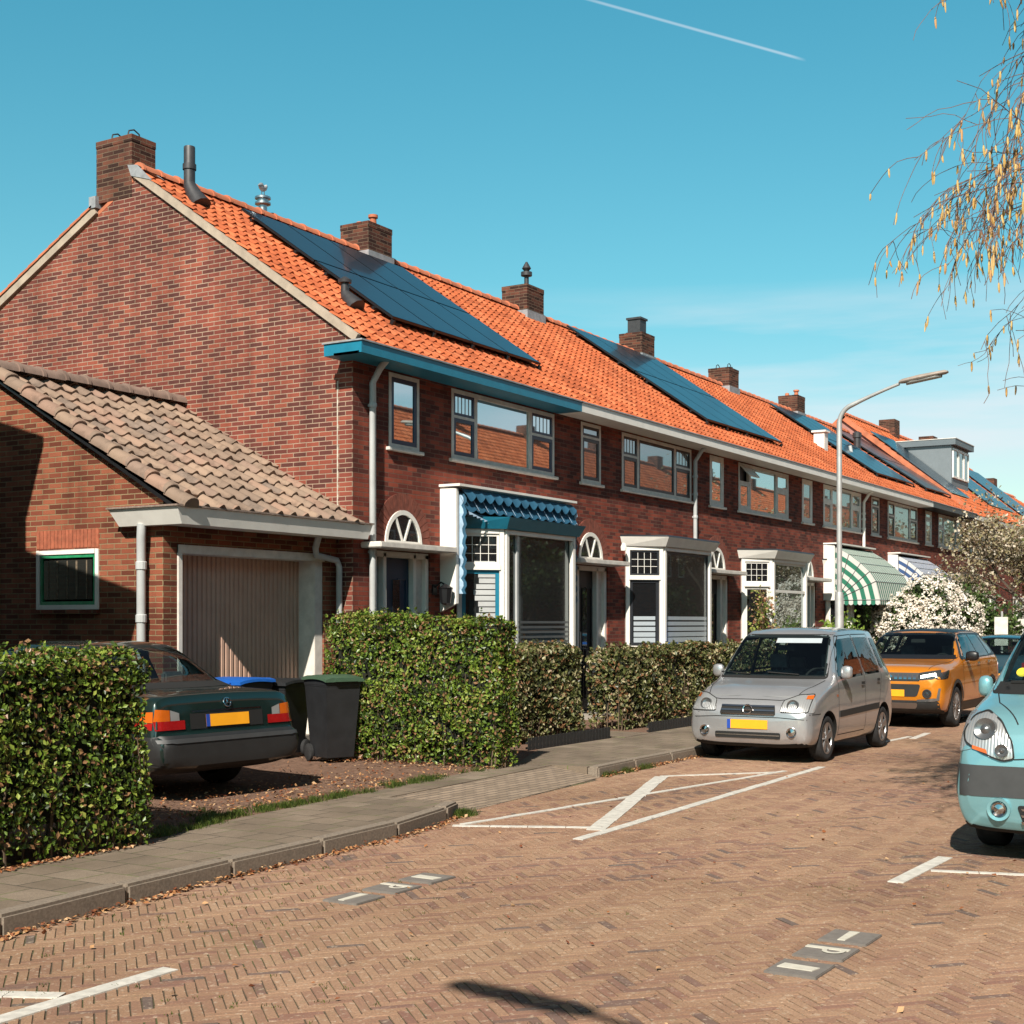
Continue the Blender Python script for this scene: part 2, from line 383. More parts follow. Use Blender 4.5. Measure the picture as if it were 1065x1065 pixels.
# pavement outline follows the slightly curved kerb
kerbline = [(-12, 5.9), (0, 6.15), (4.99, 6.27), (6.03, 6.37), (7.0, 6.44), (8.76, 6.50), (9.6, 6.60), (10.3, 6.82)]
kerb2 = [(13.6, 7.16), (14.6, 7.20), (16, 7.2), (20, 7.2), (70, 7.2)]
def herringbone():
    Lb, W, n = .205, .068, 4; g = .0018
    cell = .0508; ang = R(-42); ca, sa = math.cos(ang), math.sin(ang)
    x0, x1, y0, y1 = 2.2, 30.0, -1.2, 7.4
    out = []; H = int(45/cell)
    ii, jj = np.meshgrid(np.arange(-H//6, H), np.arange(-H//2, H//2+200), indexing='ij')
    # cells: unrotated coordinates (i,j)*cell rotated by ang
    m = np.mod(ii-jj, 2*n)
    hs = (m == 0); vs = (m == 2*n-1)       # start cell of horizontal, bottom cell of vertical brick
    cx_h = (ii[hs]+n/2)*cell; cy_h = (jj[hs]+.5)*cell
    cx_v = (ii[vs]+.5)*cell; cy_v = (jj[vs]+n/2)*cell
    cx = np.concatenate([cx_h, cx_v]); cy = np.concatenate([cy_h, cy_v])
    hx = np.concatenate([np.full(len(cx_h), n*cell/2-g), np.full(len(cx_v), cell/2-g)])
    hy = np.concatenate([np.full(len(cx_h), cell/2-g), np.full(len(cx_v), n*cell/2-g)])
    X = cx*ca-cy*sa; Y = cx*sa+cy*ca
    kl = np.interp(X, [p[0] for p in kerbline]+[p[0] for p in kerb2], [p[1] for p in kerbline]+[p[1] for p in kerb2])
    keep = (X > x0) & (X < x1) & (Y > y0) & (Y < kl-.02)
    cx, cy, hx, hy, X, Y = cx[keep], cy[keep], hx[keep], hy[keep], X[keep], Y[keep]
    k = len(cx); print('bricks', k)
    rn = RNG.random
    rot = (rn(k)-.5)*.03; dz = (rn(k)-.5)*.0025; tx = (rn(k)-.5)*.009; ty = (rn(k)-.5)*.009
    dz += .0
    corners = np.array([(-1,-1),(1,-1),(1,1),(-1,1)])
    V = np.zeros((k, 8, 3)); ch = .0025
    for q in range(4):
        for lay in range(2):
            sx = corners[q,0]*(hx-(ch if lay else 0)); sy = corners[q,1]*(hy-(ch if lay else 0))
            jx = (rn(k)-.5)*.004; jy = (rn(k)-.5)*.004
            lx = sx-rot*sy+cx+jx; ly = sy+rot*sx+cy+jy
            z = (0 if lay else -.012)+dz+tx*sx+ty*sy
            V[:, q+4*lay, 0] = lx*ca-ly*sa; V[:, q+4*lay, 1] = lx*sa+ly*ca; V[:, q+4*lay, 2] = z
    F = np.array([(4,5,6,7),(0,1,5,4),(1,2,6,5),(2,3,7,6),(3,0,4,7)])
    Q = (F[None]+8*np.arange(k)[:, None, None]).reshape(-1, 4)
    # patchy colour: random plus a slow drift, a few dark blue-grey bricks
    r = rn(k)*.75+.12+.18*np.sin(X*.9+Y*2.1)*np.sin(Y*1.1-X*.4)
    r = np.clip(r, .06, 1); r = np.where(rn(k) < .022, .02+rn(k)*.06, r)
    o = np_mesh('road_paving', V.reshape(-1, 3), Q, MT['road'], None, np.repeat(r, 5)); struct(o)
herringbone()
sheet('road_bed', -30, -1.6, 220, 7.25, -.0045, MT['joint'])
MT['roadfar'] = brick('far_road_bricks', [(.24,.12,.085),(.33,.185,.12),(.41,.245,.16),(.47,.29,.195)], (.14,.10,.07), bw=.21, rh=.07, ms=.004)
# beyond the modelled bricks
def roadfar():
    m, nt, b = nm('far_road_bricks2'); g = nt.nodes.new('ShaderNodeNewGeometry')
    bt = nt.nodes.new('ShaderNodeTexBrick'); nt.links.new(g.outputs['Position'], bt.inputs['Vector'])
    for k, v in (('Scale', 1), ('Mortar Size', .004), ('Brick Width', .21), ('Row Height', .07)): bt.inputs[k].default_value = v
    bt.inputs['Color1'].default_value = (.27,.15,.10,1); bt.inputs['Color2'].default_value = (.46,.28,.19,1); bt.inputs['Mortar'].default_value = (.12,.09,.06,1)
    nt.links.new(bt.outputs['Color'], b.inputs['Base Color']); b.inputs['Roughness'].default_value = .85; return m
sheet('far_road', 30.0, -1.2, 220, 7.18, -.004, roadfar())
# pavement on the left (two slabs joined by the dropped part), top at .11
PZ = .11
pl = kerbline+[(10.3, 8.05)]
def poly_slab(name, pts, z, mat, bottom=-.02):
    n = len(pts); vs = [(x, y, z) for x, y in pts]+[(x, y, bottom) for x, y in pts]
    fs = [tuple(range(n))]+[(i, i+n, (i+1) % n+n, (i+1) % n) for i in range(n)]
    m = M().add(vs, fs); o = m.build(name, mat)
    bm = bmesh.new(); bm.from_mesh(o.data); bmesh.ops.recalc_face_normals(bm, faces=bm.faces); bmesh.ops.triangulate(bm, faces=[f for f in bm.faces if len(f.verts) > 4]); bm.to_mesh(o.data); bm.free()
    return struct(o)
inset = lambda L, d: [(x, y+d) for x, y in L]
poly_slab('pavement', inset(kerbline, .145)+[(10.3, 7.95), (8.6, 7.82), (7.25, 7.55), (5.9, 7.42), (-12, 7.2)], PZ, MT['pave'])
poly_slab('pavement', inset(kerb2, .145)+[(70, 8.70), (15.2, 8.85), (13.6, 8.2)], PZ, MT['pave'])
# dropped crossing between the kerbs: slopes from the pavement down to the road
MT['ribbed'] = brick('ribbed_pavers', [(.24,.18,.14),(.33,.26,.20),(.38,.30,.24)], (.16,.12,.09), bw=.2, rh=.05, ms=.006)
def cross():
    m, nt, b = nm('crossing_pavers'); g = nt.nodes.new('ShaderNodeNewGeometry')
    bt = nt.nodes.new('ShaderNodeTexBrick'); nt.links.new(g.outputs['Position'], bt.inputs['Vector'])
    for k, v in (('Scale', 1), ('Mortar Size', .006), ('Brick Width', .2), ('Row Height', .066)): bt.inputs[k].default_value = v
    bt.inputs['Color1'].default_value = (.27,.20,.14,1); bt.inputs['Color2'].default_value = (.38,.285,.205,1); bt.inputs['Mortar'].default_value = (.13,.10,.08,1)
    nt.links.new(bt.outputs['Color'], b.inputs['Base Color']); b.inputs['Roughness'].default_value = .9
    bump(nt, b, math_(nt, 'MULTIPLY', bt.outputs['Fac'], -1), .8, .008); return m
o = M().add([(10.3,6.84,.004),(13.6,7.14,.004),(13.6,7.75,PZ-.012),(10.3,7.6,PZ-.012),(10.3,6.84,-.02),(13.6,7.14,-.02)], [(0,1,2,3),(0,4,5,1)]).build('crossing_ramp', cross()); struct(o)
poly_slab('pavement', [(10.302, 7.602), (13.598, 7.752), (13.598, 8.198), (11.6, 8.1), (10.302, 7.95)], PZ-.004, MT['pave'])
# kerb stones
def kerbs(line, flip=False):
    pts = [Vector((*p, 0)) for p in line]; m = M(); acc = []; L = 0
    for a, b in zip(pts, pts[1:]):
        acc.append((L, a, b)); L += (b-a).length
    def at(s):
        for l0, a, b in reversed(acc):
            if s >= l0: return a+(b-a).normalized()*(s-l0)
        return pts[0]
    s = 0
    while s < min(L, 45):
        e = min(s+1.0, L); p, q = at(s+.004), at(e-.004)
        dz = random.uniform(-.004, .004)
        m.obox((q.x, q.y), (p.x, p.y), -.02, PZ+.008+dz, .14) if not flip else m.obox((p.x, p.y), (q.x, q.y), -.02, PZ+.008+dz, .14)
        s = e
    o = m.build('kerb', MT['kerb'], bevel=.018, seg=2, smooth=True); return struct(o)
kerbs(kerbline); kerbs(kerb2)
# right side pavement + kerb
kerbs([(-12, .75), (70, .75)], True)
poly_slab('pavement', [(-12, .605), (70, .605), (70, -2.0), (-12, -2.0)], PZ, MT['pave'])
# front gardens / driveway soil
poly_slab('driveway_soil', [(-12, 7.0), (5.9, 7.3), (7.25, 7.45), (8.6, 7.7), (13.59, 7.8), (13.6, 11.5), (13.6, 19), (-12, 19)], PZ-.008, MT['soil'])
poly_slab('garden_soil', [(13.603, 7.9), (15.2, 8.5), (70, 8.5), (70, 12.0), (13.603, 12.0)], PZ-.01, MT['soil'])
poly_slab('garden_soil', [(-12, -2.003), (100, -2.003), (100, -10), (-12, -10)], PZ-.01, MT['grassy'])
o = M().box(17.35, 8.72, .05, 18.25, 11.2, PZ+.006).build('garden_path', MT['pave']); struct(o)

# ---- painted markings: rows of white pavers
MT['paint'] = simple('marking_white', (.66,.63,.57), .7, var=.22, vs=14, bmp=.002)
def mark(p, q, w, name='road_marking', seg=.3, z=.006):
    m = M(); p, q = Vector(p), Vector(q); L = (q-p).length; n = max(1, round(L/seg)); d = (q-p)/n; nn = Vector((-d.y, d.x)).normalized()*w/2
    for i in range(n):
        a = p+d*i+d.normalized()*.003; b = p+d*(i+1)-d.normalized()*.003
        j = random.uniform(-.004, .004); o_ = nn.normalized()*j
        c = [a-nn+o_, b-nn+o_, b+nn+o_, a+nn+o_]
        m.prism([(v.x, v.y) for v in c], 'z', -.006, z+random.uniform(-.001, .001))
    return struct(m.build(name, MT['paint']))
# ================================================================== road markings
LB = 'white paver line '
def mk(p, q, w, lab): o = mark(p, q, w); 
mk((9.72,6.50), (10.28,5.36), .07, '')
mk((10.12,5.36), (14.02,6.60), .15, '')
mk((9.82,6.47), (12.95,5.99), .065, ''); mk((12.97,5.98), (15.3,5.64), .065, '')
mk((9.61,5.24), (15.95,5.43), .09, '')
mk((14.05,6.62), (15.15,5.66), .07, '')
mk((3.0,4.96), (4.98,4.99), .10, ''); mk((3.9,6.0), (4.36,5.05), .09, '')
mk((9.1,2.60), (10.27,2.57), .105, ''); mk((9.66,2.52), (10.1,1.0), .06, '')
mk((19.2,5.84), (20.9,5.75), .08, ''); mk((20.55,5.62), (21.7,5.70), .10, '')
mk((25.5,5.6), (28.5,5.65), .1, '')
MT['ptile'] = simple('parking_tile_grey', (.21,.185,.165), .85, var=.15, vs=20, bmp=.002)
MT['ppaint'] = simple('parking_tile_white', (.70,.66,.56), .7, var=.1, vs=14)
def glyph_P(m, cx, cy, z):
    # top of the letter points to -Y, its bowl to -X; strokes .03 wide, .2 tall
    hgt, t = .23, .04
    def P(u, v): return (cx-u, cy-v)        # u towards bowl (-X), v towards letter top (-Y)
    m.prism([P(-.065,-hgt/2), P(-.065,hgt/2), P(-.025,hgt/2), P(-.025,-hgt/2)], 'z', z-.004, z)
    o_, i_ = [], []
    for k in range(13):
        a = math.pi/2-math.pi*k/12
        o_.append((-.025+.02+.07*math.cos(a), .045+.06*math.sin(a))); i_.append((-.025+.02+.04*math.cos(a), .045+.034*math.sin(a)))
    o_ = [(-.025,.105)]+o_+[(-.025,-.015)]; i_ = [(-.025,.079)]+i_+[(-.025,.011)]
    for a, b, c, d in zip(o_, o_[1:], i_[1:], i_): m.add([(*P(*a), z), (*P(*b), z), (*P(*c), z), (*P(*d), z)], [(0,1,2,3)])
def ptiles(x0, y0, first_along_y, lab):
    t = thing('parking_tiles', lab, 'road tiles', (x0, y0, 0), group='grey parking tiles in the road')
    for i in range(3):
        cx = .15+i*.395
        M().box(cx-.145, -.145, -.01, cx+.145, .12, .012).build('tile', MT['ptile'], t, bevel=.004)
        m = M(); z = .016
        if i == 1: glyph_P(m, cx+.02, -.0, z)
        elif (i == 0) == first_along_y: m.prism([(cx-.045,-.09),(cx+.03,-.105),(cx+.045,.08),(cx-.04,.09)], 'z', z-.004, z)
        else: m.prism([(cx-.11,-.02),(cx+.12,-.03),(cx+.11,.025),(cx-.115,.02)], 'z', z-.004, z)
        m.build('white_letter' if i == 1 else 'white_bar', MT['ppaint'], t)
ptiles(6.42, 2.36, True, 'three grey tiles with a white P in the road near the right-hand bay line')
ptiles(6.67, 5.30, False, 'three grey tiles with a white P in the road beside the left kerb')

# ================================================================== terraced houses
W = 5.48; FY = 11.3; X0 = 14.55
def tile_field(m, x0, x1, y0, z0, y1, z1, cw, rh, amp=.020, step=.026, seg=8, wob=.0025):
    # pantile field from eave (y0,z0) to ridge (y1,z1); x0..x1
    L = math.hypot(y1-y0, z1-z0); sy, sz = (y1-y0)/L, (z1-z0)/L; ny, nz = (-sz, sy) if sy > 0 else (sz, -sy)
    nc = max(1, round((x1-x0)/cw)); nr = int(math.ceil(L/rh)); vs = []; fs = []
    n = nc*seg+1
    def prof(u):   # broad pan with a narrow roll
        u = u % 1
        return amp*(math.cos(2*math.pi*(u-.22))+.35*math.cos(4*math.pi*(u-.22)))
    def rowpts(s, h, jit):
        out = []
        for i in range(n):
            u = i/seg; j = jit[min(int(u), nc-1)]
            hh = prof(u)+h+j[0]; ss = s+j[1]*(1 if h > .01 else .2)
            out.append((x0+(x1-x0)*i/(n-1), y0+sy*ss+ny*hh, z0+sz*ss+nz*hh))
        return out
    for r in range(nr):
        a = r*rh; b = min(L, a+rh); jit = [(random.uniform(-wob, wob), random.uniform(-wob, wob)*1.5) for _ in range(nc)]
        o = len(vs)
        vs += rowpts(a+.004, -.01, jit); vs += rowpts(a, step, jit); vs += rowpts(b, .0, jit)
        for i in range(n-1):
            fs.append((o+i, o+i+1, o+n+i+1, o+n+i)); fs.append((o+n+i, o+n+i+1, o+2*n+i+1, o+2*n+i))
    m.add(vs, fs); return m
def wall_holes(m, x0, x1, z0, z1, y, holes, depth=.12):
    xs = sorted({x0, x1, *[h[0] for h in holes], *[h[1] for h in holes]}); zs = sorted({z0, z1, *[h[2] for h in holes], *[h[3] for h in holes]})
    for a, b in zip(xs, xs[1:]):
        for c, d in zip(zs, zs[1:]):
            if any(h[0] <= a and b <= h[1] and h[2] <= c and d <= h[3] for h in holes): continue
            m.add([(a,y,c),(b,y,c),(b,y,d),(a,y,d)], [(0,1,2,3)])
    for a, b, c, d in holes:
        m.add([(a,y,c),(b,y,c),(b,y,d),(a,y,d),(a,y+depth,c),(b,y+depth,c),(b,y+depth,d),(a,y+depth,d)], [(0,4,5,1),(1,5,6,2),(2,6,7,3),(3,7,4,0)])
def rect_frame(m, p, q, z0, z1, w, t, out):
    L = math.hypot(q[0]-p[0], q[1]-p[1]); d = ((q[0]-p[0])/L, (q[1]-p[1])/L)
    at = lambda s: (p[0]+d[0]*s, p[1]+d[1]*s)
    m.obox(at(0), at(w), z0, z1, t, out); m.obox(at(L-w), at(L), z0, z1, t, out)
    m.obox(at(w), at(L-w), z0, z0+w, t, out); m.obox(at(w), at(L-w), z1-w, z1, t, out)
def pane(parent, p, q, z0, z1, mat, out=.01, name='pane'):
    m = M(); m.obox(p, q, z0, z1, .012, out); return m.build(name, mat, parent)
def sash(parent, p, q, z0, z1, mat, w=.055, out=.03, gl='glass_up', lead=None, leadmat='white', t=.035, tilt=0):
    m = M(); rect_frame(m, p, q, z0, z1, w, t, out); s = m.build('sash', mat, parent)
    L = math.hypot(q[0]-p[0], q[1]-p[1]); d = ((q[0]-p[0])/L, (q[1]-p[1])/L); at = lambda s_: (p[0]+d[0]*s_, p[1]+d[1]*s_)
    pane(parent, at(w), at(L-w), z0+w, z1-w, MT[gl], out+.008)
    if lead:
        m = M(); nx, nz = lead
        for i in range(1, nx): x = w+(L-2*w)*i/nx; m.obox(at(x-.004), at(x+.004), z0+w, z1-w, .006, out+.021)
        for i in range(1, nz): z = z0+w+(z1-z0-2*w)*i/nz; m.obox(at(w), at(L-w), z-.004, z+.004, .005, out+.0215)
        m.build('glazing_bars', MT[leadmat], parent)
    return s
def upper_windows(h, st):
    fr = MT[st['frame']]; sa = MT[st['sash']]; gu = st.get('gu', 'glass_up')
    # narrow window
    x0, x1, z0, z1 = .79, 1.50, 4.10, 5.12; y = .06
    m = M(); rect_frame(m, (x0, y), (x1, y), z0, z1, .055, .07, 0); 
    if st.get('small_transom', True): m.obox((x0+.055, y), (x1-.055, y), 4.86, 4.90, .07, 0)
    w_ = m.build('window', fr, h)
    if st.get('small_transom', True):
        sash(w_, (x0+.055, y), (x1-.055, y), z0+.055, 4.86, sa, gl=gu); sash(w_, (x0+.055, y), (x1-.055, y), 4.90, z1-.055, sa, gl=gu, w=.04)
    else: sash(w_, (x0+.055, y), (x1-.055, y), z0+.055, z1-.055, sa, gl=gu, w=.06)
    M().box(x0-.06, -.06, 4.05, x1+.06, .10, 4.098).build('sill', MT['offwhite'], w_, bevel=.006)
    # wide window
    x0, x1 = 2.32, 5.34; m = M(); rect_frame(m, (x0, y), (x1, y), z0, z1, .06, .07, 0)
    a, b = 2.97, 4.58
    for x in (a, b): m.obox((x-.04, y), (x+.04, y), z0+.06, z1-.06, .07, 0)
    tz = 4.72
    m.obox((x0+.06, y), (a-.04, y), tz-.02, tz+.02, .07, 0); m.obox((b+.04, y), (x1-.06, y), tz-.02, tz+.02, .07, 0)
    w_ = m.build('window', fr, h)
    sash(w_, (x0+.06, y), (a-.04, y), z0+.06, tz-.02, sa, gl=gu)
    if st.get('tilted'):
        m = M(); p = MM = None
        s_ = M(); rect_frame(s_, (x0+.06, y), (a-.04, y), tz+.02, z1-.06, .04, .03, .0)
        s_.obox((x0+.10, y), (a-.08, y), tz+.06, z1-.10, .01, .01)
        T = Matrix.Translation((0, y-.07, z1-.06)) @ Matrix.Rotation(R(-42), 4, 'X') @ Matrix.Translation((0, -y, -(z1-.06)))
        s_.xform(T).build('open_sash', MT['offwhite'], w_)
        pane(w_, (x0+.06, y), (a-.04, y), tz+.02, z1-.06, MT['black'], -.04)  # black sheet, not glass: painted darkness of the room behind the open sash
    else: sash(w_, (x0+.06, y), (a-.04, y), tz+.02, z1-.06, sa, gl=gu, w=.04, lead=st.get('lead_up'), leadmat='grey_pipe')
    if st.get('mid_sash'): sash(w_, (a+.04, y), (b-.04, y), z0+.06, z1-.06, sa, gl=gu, w=.05)
    else: pane(w_, (a+.04, y), (b-.04, y), z0+.06, z1-.06, MT[gu], .03)
    sash(w_, (b+.04, y), (x1-.06, y), z0+.06, tz-.02, sa, gl=gu)
    sash(w_, (b+.04, y), (x1-.06, y), tz+.02, z1-.06, sa, gl=gu, w=.04, lead=st.get('lead_up'), leadmat='grey_pipe')
    M().box(x0-.06, -.06, 4.05, x1+.06, .10, 4.098).build('sill', MT['offwhite'], w_, bevel=.006)
def front_door(h, st):
    fr = MT[st['door_frame']]
    # wooden posts and sidelight
    m = M(); y = .10
    for a, b in ((.48, .56), (.70, .77), (1.40, 1.47), (1.69, 1.77)): m.box(a, .02, .2, b, .16, 2.66)
    m.box(.48, .02, 2.60, 1.77, .16, 2.68)
    f = m.build('door_frame', fr, h, bevel=.005)
    pane(f, (.56, .12), (.70, .12), .5, 2.6, MT['glass_mid'], 0)
    M().box(.56, .09, .2, .70, .12, .5).build('panel', fr, f)
    M().box(1.47, .08, .2, 1.69, .13, 2.6).build('panel', MT[st.get('side_panel', 'offwhite')], f)
    d = M(); d.box(.775, .10, .2, 1.395, .15, 2.598)
    for a, b in ((.85, 1.02), (1.14, 1.31)): d.box(a-.02, .085, .4, a, .10, 2.3).box(b, .085, .4, b+.02, .10, 2.3).box(a-.02, .085, 2.3, b+.02, .10, 2.32)
    dd = d.build('door', MT[st['door']], h)
    pane(dd, (1.0, .10), (1.16, .10), 1.25, 2.3, MT['glass_mid'], .004)
    g = M(); g.tube([(.86, .10, 1.2), (.86, .05, 1.2), (.86, .05, 1.55), (.86, .10, 1.55)], .012, 6).build('handle', MT['alu'], dd, smooth=True)
    g = M(); g.box(.16, -.34, 2.695, 1.98, .0, 2.775); c_ = g.build('door_canopy', MT[st.get('canopy', 'offwhite')], h, bevel=.012)
    g = M(); g.box(.3, -.5, -.02, 1.9, .12, .2); g.build('doorstep', MT['conc'], h, bevel=.01)
    # arched fanlight above the canopy
    cx, cz, r = 1.11, 2.80, .43; seg = 20
    def arc(ra, rb, y0, y1, mm, a0=0, a1=math.pi):
        for i in range(seg):
            t0, t1 = a0+(a1-a0)*i/seg, a0+(a1-a0)*(i+1)/seg
            P = lambda t, q: (cx+q*math.cos(t), cz+q*math.sin(t)*1.06)
            mm.prism([P(t0, ra), P(t0, rb), P(t1, rb), P(t1, ra)], 'y', y0, y1)
    ring = M(); 
    for i in range(19):
        t0, t1 = math.pi*i/19+.01, math.pi*(i+1)/19-.01; P = lambda t, q: (cx+q*math.cos(t), cz+q*math.sin(t)*1.06)
        ring.prism([P(t0, r), P(t0, r+.22), P(t1, r+.22), P(t1, r)], 'y', -.012, .02)
    ring.build('brick_arch', simple_arch, h)
    fm = M(); arc(r-.06, r, -.03, .02, fm)
    for t in (R(62), R(118)):
        fm.obox((0, 0), (0, 0), 0, 0, 0) if False else None
        p0 = (cx+.02*math.cos(t), cz); p1 = (cx+(r-.03)*math.cos(t), cz+(r-.03)*math.sin(t)*1.06); nx, nz = math.sin(t)*.017, -math.cos(t)*.017
        fm.prism([(p0[0]-nx, p0[1]-nz), (p1[0]-nx, p1[1]-nz), (p1[0]+nx, p1[1]+nz), (p0[0]+nx, p0[1]+nz)], 'y', -.025, .0)
    fm.prism([(cx-r, cz-.03), (cx+r, cz-.03), (cx+r, cz+.03), (cx-r, cz+.03)], 'y', -.032, .01)
    fw = fm.build('fanlight', MT['white' if st['frame'] != 'char' else 'white'], h)
    g = M(); g.prism([(cx+(r-.055)*math.cos(math.pi*i/16), cz+(r-.055)*math.sin(math.pi*i/16)*1.06) for i in range(17)], 'y', -.012, -.004); g.build('pane', MT['glass_low'], fw)
simple_arch = simple('arch_bricks', (.24,.065,.04), .9, var=.35, vs=11)
def bay(h, st):
    y1 = -.5; A, B, Cc, D = (2.45, 0), (2.95, y1), (5.06, y1), (5.36, 0)
    zt, zb = 3.08, 1.22
    g = M(); g.add([(2.5,0,-.02),(2.99,y1+.04,-.02),(5.02,y1+.04,-.02),(5.31,0,-.02),(2.5,0,zb),(2.99,y1+.04,zb),(5.02,y1+.04,zb),(5.31,0,zb)], [(0,1,5,4),(1,2,6,5),(2,3,7,6)])
    b = g.build('bay_wall', MT['brick_dark'], h)
    fr = MT[st['bay_frame']]; m = M()
    for p, q in ((A, B), (B, Cc), (Cc, D)): rect_frame(m, q, p, zb, zt, .07, .06, -.06)
    m2 = M(); 
    for p, q in ((A, B), (B, Cc), (Cc, D)): m.obox(q, p, zb-.06, zb, .10, -.14)
    # corner posts
    m.box(B[0]-.05, B[1]-.03, zb, B[0]+.06, B[1]+.06, zt); m.box(Cc[0]-.05, Cc[1]-.03, zb, Cc[0]+.06, Cc[1]+.06, zt)
    bw = m.build('bay_window', fr, h, bevel=.004)
    dx, dy = (B[0]-A[0]), (B[1]-A[1]); at = lambda s: (A[0]+dx*s, A[1]+dy*s)
    tr = M(); tr.obox(at(.92), at(.08), 2.48, 2.56, .08, -.08).build('transom', fr, bw)
    # left facet (seen sides face -X): obox direction so that 'right hand' is outside
    p, q = at(.11), at(.90)
    sash(bw, p, q, 2.56, zt-.07, MT[st.get('bay_top', 'white')], w=.035, out=.0, gl='glass_low', lead=(4, 3) if st.get('leaded', True) else None)
    sash(bw, p, q, zb+.07, 2.48, MT[st['bay_sash']], w=.055, out=.0, gl='glass_low')
    fx0, fx1 = B[0]+.07, Cc[0]-.07
    if st.get('front_sash'): sash(bw, (fx0, y1), (fx1, y1), zb+.07, zt-.07, MT[st['front_sash']], w=.045, out=-.02, gl=st.get('bay_gl', 'glass_low'))
    else: pane(bw, (fx0, y1), (fx1, y1), zb+.07, zt-.07, MT[st.get('bay_gl', 'glass_low')], -.03)
    if st.get('front_bar'): M().obox((fx0+.30, y1), (fx0+.345, y1), zb+.07, zt-.07, .03, -.018).build('mullion', MT['grey_pipe'], bw)
    if st.get('front_transom'): M().obox((fx0, y1), (fx1, y1), 2.36, 2.42, .05, -.02).build('transom', fr, bw)
    if st.get('film'):
        f = M(); z = zb+.13
        hs_ = st['film']
        for k in range(9):
            t = .085-.005*k
            f.obox((fx0+.04, y1), (fx1-.04, y1), z, z+t, .004, -.002)
            if st.get('film_left', True): f.obox(at(.22), at(.80), z, z+t, .004, .022)
            z += t+.018+.004*k
            if z > zb+hs_: break
        f.build('frosted_film', MT['film'], bw)
    if st.get('blind'):
        f = M(); P = [];
        for k in range(15): z = zb+.13+k*.085; w0 = .42+.06*math.sin(k*1.25); f.obox(at(w0), at(.82), z, z+.07, .004, .022)
        f.build('blind', MT['grey_pipe'], bw)
        f = M()
        for k in range(6): z = zb+.1+k*.075; f.obox((fx0+.28, y1), (fx1-.03, y1), z, z+.035, .003, -.016)
        f.build('blind', MT['char2'], bw)
    # roof slab with sloped fascia
    e = .09; o = .10
    pa = [(A[0]-o, 0), (B[0]-o*.6, y1-o), (Cc[0]+o*.6, y1-o), (D[0]+o, 0)]; pb = [(A[0]-o-e, 0), (B[0]-o*.6-e*.6, y1-o-e), (Cc[0]+o*.6+e*.6, y1-o-e), (D[0]+o+e*.4, 0)]
    z0, z1 = zt+.002, zt+.17
    vs = [(x, y, z0) for x, y in pa]+[(x, y, z1) for x, y in pb]
    g = M().add(vs, [(0,1,5,4),(1,2,6,5),(2,3,7,6),(3,2,1,0),(4,5,6,7)]); rf = g.build('bay_roof', MT[st['bay_roof']], h)
    if st.get('awning_box') is None:
        g = M().add([(x, y, z1+.002) for x, y in pb]+[(x*.999, y*.96, z1+.035) for x, y in pb], [(0,1,5,4),(1,2,6,5),(2,3,7,6),(4,5,6,7)]).build('roofing_felt', MT['char'], rf)
MT['char2'] = simple('blind_grey', (.10,.11,.115), .5)
def chimney(roofobj, x, y=3.95, top=8.86, wx=.7, wy=.72, zb=7.6, pots='rings'):
    m = M(); m.box(x-wx/2, y-wy/2, zb, x+wx/2, y+wy/2, top-.10); m.box(x-wx/2-.006, y-wy/2-.006, top-.10, x+wx/2+.006, y+wy/2+.006, top)
    c = m.build('chimney', MT['brick_chim'], roofobj)
    if pots == 'rings':
        g = M()
        for dy in (-.17, .17):
            g.lathe([(.10, top), (.10, top+.05), (.085, top+.05), (.085, top)], (x, y+dy, 0), 14)
            g.tube([(x-.13, y+dy, top+.02), (x-.10, y+dy, top+.12), (x, y+dy, top+.16), (x+.10, y+dy, top+.12), (x+.13, y+dy, top+.02)], .012, 5)
        g.build('chimney_pot', MT['dark_metal'], c, smooth=True)
    elif pots == 'cowl':
        g = M(); g.lathe([(.05, top), (.05, top+.28), (.12, top+.30), (.12, top+.38), (.05, top+.40), (.10, top+.46), (.02, top+.6)], (x+.15, y, 0), 12); g.build('chimney_pot', MT['dark_metal'], c, smooth=True)
    elif pots == 'box':
        g = M(); g.box(x-.2, y-.2, top, x+.2, y+.2, top+.05); g.box(x-.17, y-.17, top+.05, x+.17, y+.17, top+.36); g.box(x-.2, y-.2, top+.36, x+.2, y+.2, top+.41); g.build('chimney_pot', MT['dark_metal'], c)
    elif pots == 'small':
        g = M(); g.lathe([(.07, top), (.06, top+.15), (.09, top+.15), (.09, top+.2), (0, top+.22)], (x, y-.15, 0), 10); g.lathe([(.07, top), (.06, top+.12), (.0, top+.14)], (x, y+.15, 0), 10); g.build('chimney_pot', MT['ridge'], c, smooth=True)
    # lead apron
    if wx > .5: g = M(); g.box(x-wx/2-.03, y-wy/2-.03, zb, x+wx/2+.03, y+wy/2+.03, 8.28).build('flashing', MT['lead'], roofobj)
    return c
ROOF = dict(y0=-.42, z0=5.27, y1=3.95, z1=8.31)
